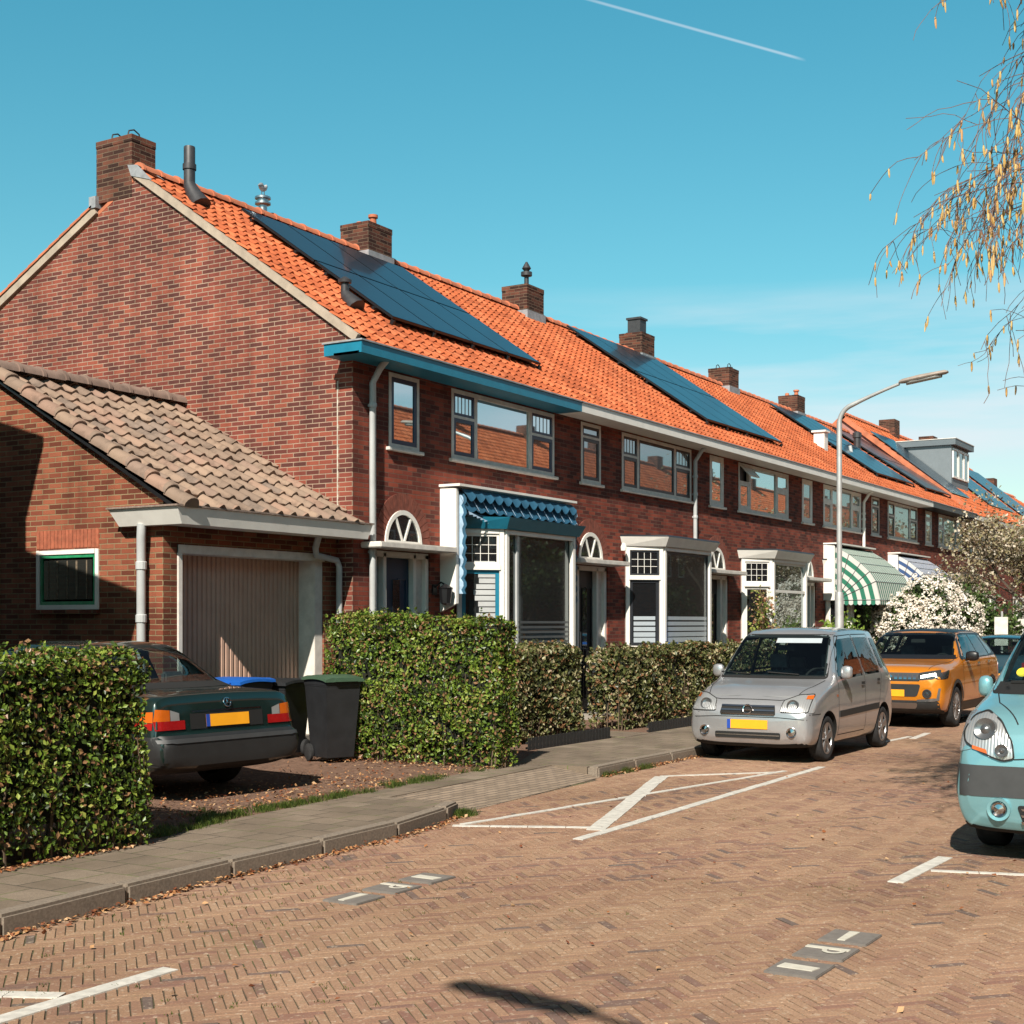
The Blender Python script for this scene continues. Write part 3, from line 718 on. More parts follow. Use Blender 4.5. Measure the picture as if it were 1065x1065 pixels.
def solar(h, x0, x1, cols, y0, y1, rows, off=.13):
    dz = (8.31-5.27)/(3.95+.42); sl = math.hypot(1, dz); ny, nz = -dz/sl, 1/sl
    at = lambda x, y, o: (x, y+ny*o, 5.27+(y+.42)*dz+nz*o)
    g = .02
    for i in range(cols):
        for j in range(rows):
            a, b = x0+(x1-x0)*i/cols+g/2, x0+(x1-x0)*(i+1)/cols-g/2; c, d = y0+(y1-y0)*j/rows+g/2, y0+(y1-y0)*(j+1)/rows-g/2
            m = M(); P = [at(a,c,off),at(b,c,off),at(b,d,off),at(a,d,off)]; Q = [at(a,c,off-.035),at(b,c,off-.035),at(b,d,off-.035),at(a,d,off-.035)]
            m.add(Q+P, [(3,2,1,0),(0,1,5,4),(1,2,6,5),(2,3,7,6),(3,0,4,7)])
            e = .012; P2 = [at(a+e,c+e,off+.002),at(b-e,c+e,off+.002),at(b-e,d-e,off+.002),at(a+e,d-e,off+.002)]
            s = m.build('solar_panel', MT['black'], h)
            M().add(P2, [(0,1,2,3)]).build('cells', MT['solar'], s)
    r = M()
    for j in range(rows):
        for q in (.2, .8):
            y = y0+(y1-y0)*(j+q)/rows; r.add([at(x0-.06,y-.02,off-.08),at(x1+.06,y-.02,off-.08),at(x1+.06,y+.02,off-.08),at(x0-.06,y+.02,off-.08),at(x0-.06,y-.02,off-.037),at(x1+.06,y-.02,off-.037),at(x1+.06,y+.02,off-.037),at(x0-.06,y+.02,off-.037)], [(0,3,2,1),(4,5,6,7),(0,1,5,4),(1,2,6,5),(2,3,7,6),(3,0,4,7)])
    for i in range(cols+1):
        x = x0+(x1-x0)*i/cols; x = min(max(x, x0+.03), x1-.03)
        r.add([at(x-.02,y0-.03,.02),at(x+.02,y0-.03,.02),at(x+.02,y0+.02,.02),at(x-.02,y0+.02,.02),at(x-.02,y0-.03,off-.04),at(x+.02,y0-.03,off-.04),at(x+.02,y0+.02,off-.04),at(x-.02,y0+.02,off-.04)], [(0,1,5,4),(1,2,6,5),(2,3,7,6),(3,0,4,7)])
    r.build('mounting_rail', MT['black'], h)
def ridge_tiles(parent, x0, x1, y, z, mat, r=.115, pitch=.36, n=8):
    m = M(); k = max(1, round((x1-x0)/pitch)); p = (x1-x0)/k
    for i in range(k):
        a, b = x0+i*p, x0+(i+1)*p+.03; dz = random.uniform(-.006, .006)
        vs = []; 
        for X_, rr in ((a, r*1.10), (a+.05, r*1.10), (a+.055, r*.98), (b, r*.94)):
            for q in range(n+1):
                t = math.pi*q/n; vs.append((X_, y+rr*math.cos(t), z+dz-.03+rr*math.sin(t)))
        fs = [(s*(n+1)+q, s*(n+1)+q+1, (s+1)*(n+1)+q+1, (s+1)*(n+1)+q) for s in range(3) for q in range(n)]
        m.add(vs, fs+[tuple(range(n+1))])
    return m.build('ridge_tiles', mat, parent, smooth=True, ang=50)
ROOFMESH = None
def house(k, label, st):
    global ROOFMESH
    h = thing('terraced_house', label, 'house', (X0+k*W, FY, 0), group='terraced brick houses in the near row')
    # front wall
    m = M(); wall_holes(m, 0, W, -.05, 5.2, 0, [(.79,1.50,4.10,5.12),(2.32,5.34,4.10,5.12),(.48,1.77,.2,2.68),(2.5,5.3,1.22,3.1)], .14)
    # dark room boxes behind the openings
    m.build('front_wall', MT['brick_dark'], h)
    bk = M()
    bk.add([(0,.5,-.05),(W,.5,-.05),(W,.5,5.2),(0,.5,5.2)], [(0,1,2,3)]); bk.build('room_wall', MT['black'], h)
    bw = M(); bw.add([(0,8.1,-.05),(W,8.1,-.05),(W,8.1,6.1),(0,8.1,6.1)], [(3,2,1,0)]); bw.build('rear_wall', MT['brick'], h)
    # roof
    if ROOFMESH is None:
        rm = M(); tile_field(rm, 0, W, ROOF['y0'], ROOF['z0'], ROOF['y1'], ROOF['z1'], .2, .25)
        rf = rm.build('roof', MT['tile'], h, smooth=True, ang=55); ROOFMESH = rf.data
    else: rf = link('roof', ROOFMESH, h)
    M().add([(0,3.95,8.27),(W,3.95,8.27),(W,8.35,5.98),(0,8.35,5.98),(0,3.95,8.2),(W,3.95,8.2),(W,8.35,5.9),(0,8.35,5.9)], [(3,2,1,0),(4,5,6,7),(3,7,6,2),(0,4,7,3),(1,2,6,5)]).build('rear_roof', MT['ridge'], h)
    M().add([(0,-.4,5.20),(W,-.4,5.20),(W,3.95,8.22),(0,3.95,8.22)], [(0,1,2,3)]).build('roof_underlay', MT['black'], h)
    ridge_tiles(rf, 0, W, 3.95, 8.33, MT['ridge'])
    # gutter with soffit
    x0 = -.40 if k == 0 else 0
    g = M(); g.box(x0, -.45, 5.15, W, -.41, 5.30); g.box(x0+.0, -.41, 5.15, W, 0.0, 5.175)
    if k == 0: g.box(x0, -.41, 5.15, x0+.04, .16, 5.30); g.box(x0+.04, .12, 5.15, 0, .16, 5.30); g.box(x0+.04, -.0, 5.15, -.002, .12, 5.175)
    g.build('gutter', MT[st['gutter']], h)
    g = M(); g.box(x0-.02, -.47, 5.302, W, -.40, 5.322); 
    if k == 0: g.box(x0-.02, -.40, 5.302, x0+.05, .18, 5.322); g.box(x0+.05, -.40, 5.26, -.002, .16, 5.29)
    g.build('gutter_trim', MT['lead'], h)
    upper_windows(h, st); front_door(h, st); bay(h, st)
    return h, rf
def pipe(h, x, y, z0, z1, mat='grey_pipe', r=.045):
    m = M(); m.tube([(x, y-.25, z1), (x, y-.12, z1-.12), (x, y, z1-.3), (x, y, z0)], r, 10)
    o = m.build('downpipe', MT[mat], h, smooth=True)
    g = M()
    for z in (z0+.5, (z0+z1)/2, z1-.6):
        g.lathe([(r+.008, z-.03), (r+.012, z), (r+.008, z+.03)], (x, y, 0), 10); g.box(x-.015, y, z-.015, x+.015, y+.10, z+.015)
    g.build('pipe_bracket', MT[mat], o)
base = dict(frame='offwhite', sash='char', door='black', door_frame='white', bay_frame='white', bay_sash='char', bay_roof='white', gutter='white')
def S(**k): d = dict(base); d.update(k); return d
h0, r0 = house(0, 'brick end house with a blue gutter, its tall gable wall above the garage', S(sash='navy', lead_up=(5, 1), small_transom=False, door='navy', gutter='blue', bay_sash='blue', bay_roof='blue', front_bar=True, awning_box=True, blind=True))
h1, r1 = house(1, 'brick terraced house with striped frosted film in its white bay window', S(gu='glass_mid', lead_up=(4, 1), small_transom=True, bay_sash='char', bay_top='char', front_sash='char', film=.56, mid_sash=True))
h2, r2 = house(2, 'brick terraced house with a tilted open upper sash and a climber on its bay', S(sash='offwhite', small_transom=False, tilted=True, bay_sash='white', front_sash='white', front_transom=True, bay_gl='glass_mid'))
h3, r3 = house(3, 'brick terraced house behind the green striped awning', S(sash='white', gu='glass_mid', small_transom=False, frame='white', bay_sash='white', bay_frame='offwhite'))
h4, r4 = house(4, 'brick terraced house behind the white flowering shrub with a blue striped awning', S(gu='glass_mid', sash='black'))
h5, r5 = house(5, 'brick terraced house with a dark gutter, last of the near row', S(gu='glass_mid', sash='white', gutter='char'))
# first house: gable wall, verge, chimney
g = M(); gp = [(.004,-.05),(.004,5.46),(3.95,8.21),(8.1,6.02),(8.1,-.05)]
g.prism(gp, 'x', 0.0, .25); g.build('gable_wall', MT['brick'], h0)
def strip(h, a, b, w, x0, x1, name, mat, t=.03):
    (y0, z0), (y1, z1) = a, b; L = math.hypot(y1-y0, z1-z0); n = (-(z1-z0)/L*w, (y1-y0)/L*w)
    if n[1] > 0: n = (-n[0], -n[1])
    m = M(); m.prism([(y0,z0),(y1,z1),(y1+n[0],z1+n[1]),(y0+n[0],z0+n[1])], 'x', x0, x1); return m.build(name, mat, h)
strip(h0, (-.12, 5.475), (3.97, 8.32), .105, -.05, .02, 'verge_board', MT['verge'])
strip(h0, (8.35, 6.05), (4.82, 7.90), .11, -.05, .02, 'verge_board', MT['verge'])
m = M()
for i in range(15):
    s = i/15; y, z = 8.35+(4.85-8.35)*s, 6.06+1.83*s; y2, z2 = 8.35+(4.85-8.35)*(s+.067), 6.06+1.83*(s+.067)
    m.prism([(y, z+.005), (y2, z2+.0), (y2, z2+.035), (y, z+.05)], 'x', -.07, .15)
m.build('verge_tiles', MT['ridge'], h0)
chimney(r0, .231, 4.44, 8.87, .47, .74, 7.95, 'rings')
M().add([(-.06,4.03,8.23),(-.06,3.6,8.10),(-.06,3.9,8.37),(-.06,4.1,8.40),(.3,4.03,8.42),(.3,3.7,8.2)], [(0,1,2,3),(3,2,5,4)]).build('flashing', MT['lead'], r0)
M().box(-.07, 4.76, 7.88, .3, 4.9, 8.05).build('flashing', MT['lead'], r0)
for h_, pots, x in ((r1, 'small', 0), (r2, 'cowl', 0), (r3, 'box', 0), (r4, 'rings', 0), (r5, 'small', 0)): chimney(h_, x, 3.95, 8.80 if pots != 'cowl' else 8.83, .7, .62, 7.7, pots)
pipe(h0, .34, -.07, .1, 5.2); pipe(h2, -.06, -.06, 3.3, 5.2, r=.04); pipe(h4, -.06, -.06, 3.7, 5.2, 'white', r=.04)
# control joint seam on the gable
m = M(); z = 2.9
while z < 4.9:
    m.box(-.004, .245+random.uniform(-.004,.004), z, .0, .262, z+.062); z += .0625
m.build('mortar_seam', simple('seam', (.66,.60,.50), .9, var=.2), h0)
# flues and vents on the first roof
def rz_(y): return 5.27+(y+.42)*(3.04/4.37)
m = M(); x, y = .54, 3.45; z = rz_(y); m.tube([(x, y-.22, rz_(y-.22)+.0), (x, y-.1, z+.02), (x, y, z+.2)], [.17,.12,.09], 12); m.tube([(x, y, z+.15), (x, y, z+.74), (x, y, z+.76)], [.085,.085,.08], 14); m.lathe([(.10, z+.42), (.10, z+.50)], (x, y, 0), 14)
m.build('flue_pipe', MT['dark_metal'], r0, smooth=True)
m = M(); x, y = 1.08, .98; z = rz_(y); m.tube([(x, y-.2, rz_(y-.2)+.03), (x, y-.08, z+.03), (x, y, z+.12)], [.15,.10,.07], 10); m.lathe([(.06, z+.05), (.06, z+.27), (.095, z+.27), (.10, z+.31), (.02, z+.36)], (x, y, 0), 12); m.build('roof_vent', MT['dark_metal'], r0, smooth=True)
m = M(); x, y = 2.75, 3.98; m.lathe([(.07, 8.3), (.07, 8.50), (.13, 8.52), (.13, 8.55), (.09, 8.56), (.09, 8.60), (.13, 8.61), (.13, 8.64), (.05, 8.67), (0, 8.68)], (x, y, 0), 14); m.build('roof_vent', MT['alu'], r0, smooth=True)
m = M(); m.tube([(-.02+3.7, 1.45, rz_(1.45)+.02), (3.66, 1.5, rz_(1.5)+.3)], .05, 8); m.build('vent_tube', MT['grey_pipe'], r4)
for hh, x, y in ((r4, .62, 1.35),):
    z = rz_(y); g = M(); g.box(x-.15, y-.15, z-.1, x+.15, y+.15, z+.42); g.box(x-.2, y-.2, z+.42, x+.2, y+.2, z+.47); g.build('roof_vent', MT['white'], hh)
for hh, x, y in ((r5, 1.4, 2.3),):
    z = rz_(y); g = M(); g.lathe([(.11, z-.1), (.11, z+.4), (.14, z+.4), (.14, z+.55), (.05, z+.6)], (x, y, 0), 10); g.build('roof_vent', MT['dark_metal'], hh)
# solar arrays (x ranges local to each house)
solar(r0, 1.62, 5.86, 4, .60, 3.50, 2)
solar(r2, 1.50, 5.95, 4, .42, 3.80, 2)
solar(r4, 2.35, 6.2, 4, .36, 3.60, 2)
solar(r5, 2.2, 5.3, 3, .40, 3.45, 2)
# ---- first house: awning housing with scalloped blue fabric, lantern
MT['fabric_blue'] = simple('awning_fabric', (.018,.105,.19), .7, var=.25, vs=4)
MT['fabric_pale'] = simple('awning_lining', (.42,.58,.75), .7, var=.15, vs=4)
aw = M(); aw.prism([(0,1.86),(-.28,1.98),(-.28,3.62),(0,3.66)], 'x', 2.03, 2.09); aw.prism([(0,1.86),(-.28,1.98),(-.28,3.62),(0,3.66)], 'x', 5.44, 5.478)
aw.box(2.0, -.36, 3.655, 5.478, .0, 3.69); ab = aw.build('awning_housing', MT['white'], h0)
f = M()
# folded fabric: sagging rows with scalloped lower edges
nS = 13
def scal(row_y, z_top, z_drop, amp, mm, x0=2.12, x1=5.40, n=nS, lean=.10):
    w_ = (x1-x0)/n
    for i in range(n):
        xs = [x0+w_*i+w_*q/6 for q in range(7)]
        top = [(x, row_y, z_top) for x in xs]; bot = [(x, row_y-lean, z_top-z_drop-amp*math.sin(math.pi*q/6)) for q, x in enumerate(xs)]
        mm.add(top+bot, [(q, q+1, 8+q, 7+q) for q in range(6)])
scal(-.30, 3.63, .10, .085, f); scal(-.24, 3.60, .27, .04, f, lean=.16)
# sagging roll beneath
n = 26; vs = []
for i in range(n+1):
    x = 2.14+3.24*i/n; sag = .10*math.sin(math.pi*i/n)+.0; 
    for a in range(6):
        t = math.pi*a/5; vs.append((x, -.30-.07*math.sin(t), 3.34-sag-.04*(1-math.cos(t))))
f.add(vs, [(i*6+a, i*6+a+1, (i+1)*6+a+1, (i+1)*6+a) for i in range(n) for a in range(5)])
f.build('awning_fabric', MT['fabric_blue'], ab, smooth=True)
f = M()
for i in range(1, nS):
    x = 2.12+3.28*i/nS; f.add([(x-.01,-.303,3.55),(x+.01,-.303,3.55),(x+.075,-.413,3.32),(x+.055,-.413,3.32)], [(0,1,2,3)])
for s_ in (0, 1):
    w0 = 2.16 if s_ == 0 else 5.34; d = 1 if s_ == 0 else -1
    for i in range(8): x = w0+d*.10*i; f.add([(x,-.405,3.30-.022*i),(x+d*.10,-.405,3.28-.022*i),(x+d*.10,-.42,3.255-.02*i+.004*i),(x,-.42,3.25-.02*i)], [(0,1,2,3)])
f.build('awning_lining', MT['fabric_pale'], ab)
for x, zb_ in ((2.115, 2.1), (5.415, 2.0)):
    f = M(); z = 3.55; k = 0; L_ = []
    pts = []
    while z > zb_:
        pts.append((-.29-.05*abs(math.sin(k*1.0)), z)); z -= .055; k += 1
    for a, b in zip(pts, pts[1:]):
        f.add([(x, -.20, a[1]), (x+.02, a[0], a[1]), (x+.02, b[0], b[1]), (x, -.20, b[1])], [(0,1,2,3)])
    f.build('side_fabric', MT['fabric_blue'] if x > 3 else MT['fabric_pale'], ab)
    f = M()
    for a, b in zip(pts, pts[1:]): f.add([(x+.021, a[0]+.02, a[1]), (x+.025, a[0]-.05, a[1]), (x+.025, b[0]-.05, b[1]), (x+.021, b[0]+.02, b[1])], [(0,1,2,3)])
    f.build('side_fabric', MT['fabric_pale'] if x > 3 else MT['fabric_blue'], ab)
def wall_lantern(h, x):
    m = M(); m.tube([(x, -.0, 2.2), (x, -.12, 2.28), (x, -.2, 2.24)], .015, 6); m.lathe([(.0, 2.26), (.11, 2.20), (.10, 2.18), (.075, 1.98), (.04, 1.96), (0, 1.95)], (x, -.2, 0), 8); m.box(x-.05, -.02, 2.1, x+.05, 0, 2.25)
    m.build('wall_lantern', MT['black'], h)
wall_lantern(h0, 1.88)
m = M(); m.lathe([(0,0),(.05,.01),(.055,.08),(.03,.14),(0,.15)], (2.2,-.10,2.98), 8); m.build('wall_ornament', MT['white'], h1, smooth=True)
# ---- green and white awning (quarter round, fully open) on house 4, blue on house 5
def stripemat(name, c1, c2, w, axis):
    m, nt, b = nm(name); g = nt.nodes.new('ShaderNodeTexCoord'); s = nt.nodes.new('ShaderNodeSeparateXYZ'); nt.links.new(g.outputs['Object'], s.inputs[0])
    v = math_(nt, 'FRACT', math_(nt, 'DIVIDE', s.outputs[axis], w)); k = math_(nt, 'GREATER_THAN', v, .5)
    nt.links.new(mixc(nt, k, c1, c2), b.inputs['Base Color']); b.inputs['Roughness'].default_value = .8
    t = nt.nodes.new('ShaderNodeBsdfTranslucent'); nt.links.new(mixc(nt, k, c1, c2), t.inputs[0]); x = nt.nodes.new('ShaderNodeMixShader'); x.inputs[0].default_value = .25
    nt.links.new(b.outputs[0], x.inputs[1]); nt.links.new(t.outputs[0], x.inputs[2]); nt.links.new(x.outputs[0], nt.nodes['Material Output'].inputs[0]); return m
def markies(h, x0, x1, zt, zb, reach, c1, c2, cream, opened=1.0):
    nm_ = 'stripe_%d' % int(c1[1]*100)
    A1 = simple(nm_+'a', c1, .8, var=.05); A2 = simple(nm_+'b', c2, .8, var=.05)
    bx = M(); bx.prism([(0,zb),(-.28,zb),(-.28,zt),(0,zt+.03)], 'x', x0-.08, x0-.03); bx.prism([(0,zb),(-.28,zb),(-.28,zt),(0,zt+.03)], 'x', x1+.03, x1+.08); bx.box(x0-.1, -.36, zt+.04, x1+.1, 0, zt+.075)
    b = bx.build('awning_housing', MT['white'], h)
    # outline of the side: quarter fan of 4 straight segments around the hinge (y=-.28, z=zb)
    hz = zt-.03-zb
    pts = [(-.28-a*reach, zt-.03-b_*hz) for a, b_ in ((0, 0), (.30, .15), (.56, .32), (.76, .48), (.90, .66), (1.0, 1.0))]
    hinge = (-.28, zb)
    # side panels: rings of stripes parallel to the outline
    ns = 10
    for xx in (x0, x1):
        ma, mb = M(), M()
        for i in range(ns):
            f0, f1 = 1-i/ns, 1-(i+1)/ns
            for a, c in zip(pts, pts[1:]):
                L = lambda p, f: (xx, hinge[0]+(p[0]-hinge[0])*f, zb+(p[1]-zb)*f)
                (ma if i % 2 else mb).add([L(a, f0), L(c, f0), L(c, f1), L(a, f1)], [(0,1,2,3)])
            p = pts[-1]; y0_, y1_ = hinge[0]+(p[0]-hinge[0])*f0, hinge[0]+(p[0]-hinge[0])*f1
            nseg = 4; vs = [(xx, y0_+(y1_-y0_)*q/nseg, zb) for q in range(nseg+1)]+[(xx, y0_+(y1_-y0_)*q/nseg, zb-.09-.035*math.sin(math.pi*q/nseg)) for q in range(nseg+1)]
            (ma if i % 2 else mb).add(vs, [(q, q+1, nseg+2+q, nseg+1+q) for q in range(nseg)])
        ma.build('awning_side', A1, b); mb.build('awning_side', A2, b)
    # top: stripes running down the slope
    w_ = .085; n = int((x1-x0)/w_); ma, mb = M(), M()
    for i in range(n):
        xa, xb = x0+(x1-x0)*i/n, x0+(x1-x0)*(i+1)/n
        mm = ma if i % 2 else mb
        for j, (a, c) in enumerate(zip(pts, pts[1:])): mm.add([(xa, *a), (xb, *a), (xb, *c), (xa, *c)], [(0,1,2,3)])
        p = pts[-1]; mm.add([(xa, *p), (xb, *p), (xb, p[0], p[1]-.09), ((xa+xb)/2, p[0], p[1]-.125), (xa, p[0], p[1]-.09)], [(0,1,2,3,4)])
    ma.build('awning_cover', A1, b); mb.build('awning_cover', A2, b)
    f = M(); 
    for p in pts[1:]: f.tube([(x0, *hinge), (x0, *p), (x1, *p), (x1, *hinge)], .012, 5)
    f.build('awning_hoop', MT['alu'], b)
markies(h3, 2.42, 5.40, 3.60, 2.26, 1.10, (.02,.20,.12), (.74,.72,.68), None)
markies(h4, 2.42, 5.40, 3.60, 2.5, .90, (.04,.10,.26), (.74,.74,.74), None)

# ================================================================== garage
GX0, GX1, GY = 11.41, 14.549, 11.56
ga = thing('garage', 'low brick garage with a grey-brown ribbed door and beige tiled roof', 'garage', (GX0, GY, 0))
gw = GX1-GX0
m = M(); wall_holes(m, 0, gw, -.05, 2.85, 0, [(.22, 2.86, .25, 2.60)], .30); m.build('front_wall', MT['brick_garage'], ga)
# side wall with gable towards the left, window opening y 1.04..2.10, z 1.84..2.58
m = M(); wy0, wy1, wz0, wz1 = 1.03, 2.10, 1.86, 2.57
def sq(y0, y1, z0, z1): m.add([(0,y0,z0),(0,y1,z0),(0,y1,z1),(0,y0,z1)], [(3,2,1,0)])
sq(0, wy0, -.05, 2.85); sq(wy0, wy1, -.05, wz0); sq(wy0, wy1, wz1, 2.85); sq(wy1, 5.64, -.05, 2.85)
m.add([(0,0,2.85),(0,0,3.19),(0,2.82,4.745),(0,5.64,3.15),(0,5.64,2.85)], [(4,3,2,1,0)])
m.add([(0,wy0,wz0),(0,wy1,wz0),(0,wy1,wz1),(0,wy0,wz1),(.1,wy0,wz0),(.1,wy1,wz0),(.1,wy1,wz1),(.1,wy0,wz1)], [(0,4,5,1),(1,5,6,2),(2,6,7,3),(3,7,4,0)])
m.build('side_wall', MT['brick_garage'], ga)
M().add([(0,5.64,-.05),(gw,5.64,-.05),(gw,5.64,2.85),(0,5.64,2.85)], [(3,2,1,0)]).build('rear_wall', MT['brick_garage'], ga)
m = M()
for i in range(17): y = wy0+.0+i*.0635; m.box(-.006, y+.004, wz1+.02, .0, y+.058, wz1+.24)
m.build('brick_lintel', simple('lintel_bricks', (.42,.12,.06), .9, var=.3, vs=12), ga)
# window
m = M(); m.obox((-.03, wy1), (-.03, wy0), wz0, wz1, .001, 0) if False else None
def xframe(m, y0, y1, z0, z1, w, x0, x1): m.box(x0,y0,z0,x1,y0+w,z1); m.box(x0,y1-w,z0,x1,y1,z1); m.box(x0,y0+w,z0,x1,y1-w,z0+w); m.box(x0,y0+w,z1-w,x1,y1-w,z1)
xframe(m, wy0, wy1, wz0, wz1, .055, -.02, .06); gwn = m.build('window', MT['white'], ga, bevel=.003)
m = M(); xframe(m, wy0+.057, wy1-.057, wz0+.057, wz1-.057, .04, -.005, .04); m.build('sash', simple('green_paint', (.03,.33,.14), .4, var=.25, vs=9), gwn, bevel=.003)
M().box(.0, wy0+.12, wz0+.12, .012, wy1-.12, wz1-.12).build('pane', glassmat('dusty_glass', .12, (.02,.02,.018)), gwn)
m = M()
for i in range(5):
    y = wy0+.2+i*.165; m.box(-.004, y, wz0+.13, -.001, y+.018+.012*(i % 2), wz1-.13)
m.build('curtain_strip', simple('old_curtain', (.20,.15,.10), .9, var=.5, vs=30), gwn)
M().box(-.07, wy0-.03, wz0-.05, .1, wy1+.03, wz0-.002).build('sill', MT['brick_garage'], gwn)
# roof
m = M(); tile_field(m, -.10, gw-.0, -.46, 2.99, 2.82, 4.80, .25, .34, .026, .034, 10, .008); grf = m.build('roof', MT['tile_beige'], ga, smooth=True, ang=55)
M().add([(-.10,2.82,4.79),(gw,2.82,4.79),(gw,6.05,2.98),(-.10,6.05,2.98),(-.10,2.82,4.70),(gw,2.82,4.70),(gw,6.05,2.88),(-.10,6.05,2.88)], [(3,2,1,0),(4,5,6,7),(0,4,7,3),(3,7,6,2)]).build('rear_roof', MT['ridge_beige'], ga)
M().add([(-.1,-.44,2.93),(gw,-.44,2.93),(gw,2.82,4.75),(-.1,2.82,4.75)], [(0,1,2,3)]).build('roof_underlay', MT['black'], ga)
# rounded verge tiles down the left edge
m = M(); L = math.hypot(3.28, 1.81); k = 11; sy, sz = 3.28/L, 1.81/L
for i in range(k):
    a, b = i*L/k-.02, (i+1)*L/k; vs = []
    for s_, rr, lift in ((a, .105, .035), (a+.012, .11, .04), (b, .095, .012)):
        for q in range(9):
            t = R(205)*q/8-R(12); x = -.05+rr*math.cos(t)*1.05; hgt = rr*math.sin(t)*.9+lift-.01
            vs.append((x, -.46+sy*s_-sz*hgt, 2.99+sz*s_+sy*hgt))
    m.add(vs, [(s_*9+q, s_*9+q+1, (s_+1)*9+q+1, (s_+1)*9+q) for s_ in range(2) for q in range(8)]+[tuple(range(9))])
m.build('verge_tiles', MT['tile_beige'], grf, smooth=True, ang=50)
ridge_tiles(grf, -.14, gw, 2.82, 4.86, MT['ridge_beige'], .13, .36)
# barge undercloak
M().prism([(-.44,2.93),(2.82,4.75),(2.82,4.72),(-.40,2.90)], 'x', -.10, -.0).build('undercloak', MT['black'], ga)
# gutter with splayed ends
m = M(); y0, y1 = -.46, -.10; z0, z1 = 2.80, 2.99
m.add([(-.24,y0,z1),(gw+.17,y0,z1),(gw+.10,y0+.03,z0),(-.14,y0+.03,z0),(-.24,.62,z1),(-.14,.55,z0),(gw+.17,-.1,z1),(gw+.10,-.1,z0),(0,.62,z1),(0,.55,z0),(0,-.1,z1),(0,-.1,z0)], [(0,3,2,1),(0,4,5,3),(1,2,7,6),(3,5,9,11,7,2),(4,8,9,5),(0,1,6,10,8,4)])
m.build('gutter', MT['white'], ga)
m = M(); m.box(-.26, y0-.02, z1+.002, gw+.18, y0+.05, z1+.022); m.box(-.26, y0+.05, z1+.002, -.19, .64, z1+.022); m.build('gutter_trim', simple('rusty_trim', (.30,.22,.18), .6, var=.4, vs=20), ga)
# left downpipe stands on the side wall near the corner; right one is small, on the front
m = M(); m.tube([(-.13, .20, 2.82), (-.13, .21, 2.66), (-.10, .24, 2.5), (-.10, .24, .1)], .052, 12); dp = m.build('downpipe', MT['grey_pipe'], ga, smooth=True)
for z in (2.35, 1.75): M().lathe([(.053, z-.05), (.064, z-.04), (.064, z+.04), (.053, z+.05)], (-.10, .24, 0), 12).build('pipe_collar', MT['grey_pipe'], dp)
m = M(); m.tube([(gw-.62, -.2, 2.82), (gw-.62, -.14, 2.66), (gw-.55, -.10, 2.57), (gw-.12, -.09, 2.52), (gw-.07, -.09, 2.44), (gw-.07, -.09, .1)], .042, 10); m.build('downpipe', MT['grey_pipe'], ga, smooth=True)
# door frame and ribbed door
m = M(); m.box(.22, -.02, .25, .29, .30, 2.60); m.box(2.70, .02, .25, 2.86, .30, 2.60); m.box(.22, -.025, 2.50, 2.86, .28, 2.60); m.build('door_frame', MT['offwhite'], ga, bevel=.006)
m = M(); x = .29; pr_ = []
while x < 2.70-.001:
    pr_ += [(x, .285), (x+.045, .285), (x+.053, .305), (x+.072, .305), (x+.08, .285)]; x += .08034
pr_ = [p for p in pr_ if p[0] <= 2.70]; vs = [(a, b, .27) for a, b in pr_]+[(a, b, 2.50) for a, b in pr_]; n = len(pr_)
m.add(vs, [(i, i+1, n+i+1, n+i) for i in range(n-1)]); m.build('garage_door', simple('ribbed_door_paint', (.50,.32,.24), .5, var=.10, vs=2.5), ga)
M().box(.29, -.02, -.02, 2.70, .32, .26).build('door_plinth', MT['conc'], ga)
# ================================================================== vegetation
HEDGE_G = [(.02,.035,.008),(.05,.085,.014),(.11,.19,.022),(.20,.30,.035),(.36,.42,.08),(.32,.17,.08)]
MT['privet'] = leafmat('privet_leaves', HEDGE_G, .4, .18)
MT['bronze'] = leafmat('bronze_leaves', [(.025,.03,.010),(.06,.075,.022),(.12,.14,.04),(.24,.24,.09),(.58,.50,.30),(.26,.13,.06)], .4, .15)
MT['shade_core'] = simple('foliage_shade', (.012,.014,.006), 1, var=.4)
MT['twig'] = simple('twig_bark', (.16,.11,.07), .9, var=.3, vs=20)
MT['bark'] = simple('tree_bark', (.10,.075,.055), .95, var=.4, vs=12, bmp=.01)
def leaf_quads(P, Nn, size, aspect=1.7, rng=RNG, spread=.9):
    # P centres, Nn outward normals: leaf-shaped rhombs (two-sided quads) with random tilt
    k = len(P); d = rng.normal(size=(k, 3))*spread+Nn; d /= np.linalg.norm(d, axis=1)[:, None]
    a = rng.normal(size=(k, 3)); a -= (a*d).sum(1)[:, None]*d; a /= np.linalg.norm(a, axis=1)[:, None]
    b = np.cross(d, a); s = size*(.6+.8*rng.random(k))[:, None]
    L = a*s*aspect*.5; Wd = b*s*.5
    fold = d*s*.12
    V = np.stack([P-L, P+Wd*1.0+fold-L*.1, P+L, P-Wd*1.0+fold-L*.1], 1)
    return V.reshape(-1, 3), np.arange(4*k).reshape(-1, 4)
def lump(p, f=1.0, amp=.05, seed=0):
    return amp*(np.sin(p[:,0]*3.1*f+seed)*np.sin(p[:,1]*2.7*f+seed*2)+np.sin(p[:,2]*4.3*f+p[:,0]*1.7*f+seed)+.6*np.sin(p[:,0]*9*f+p[:,2]*7*f)*np.sin(p[:,1]*8*f))/1.8
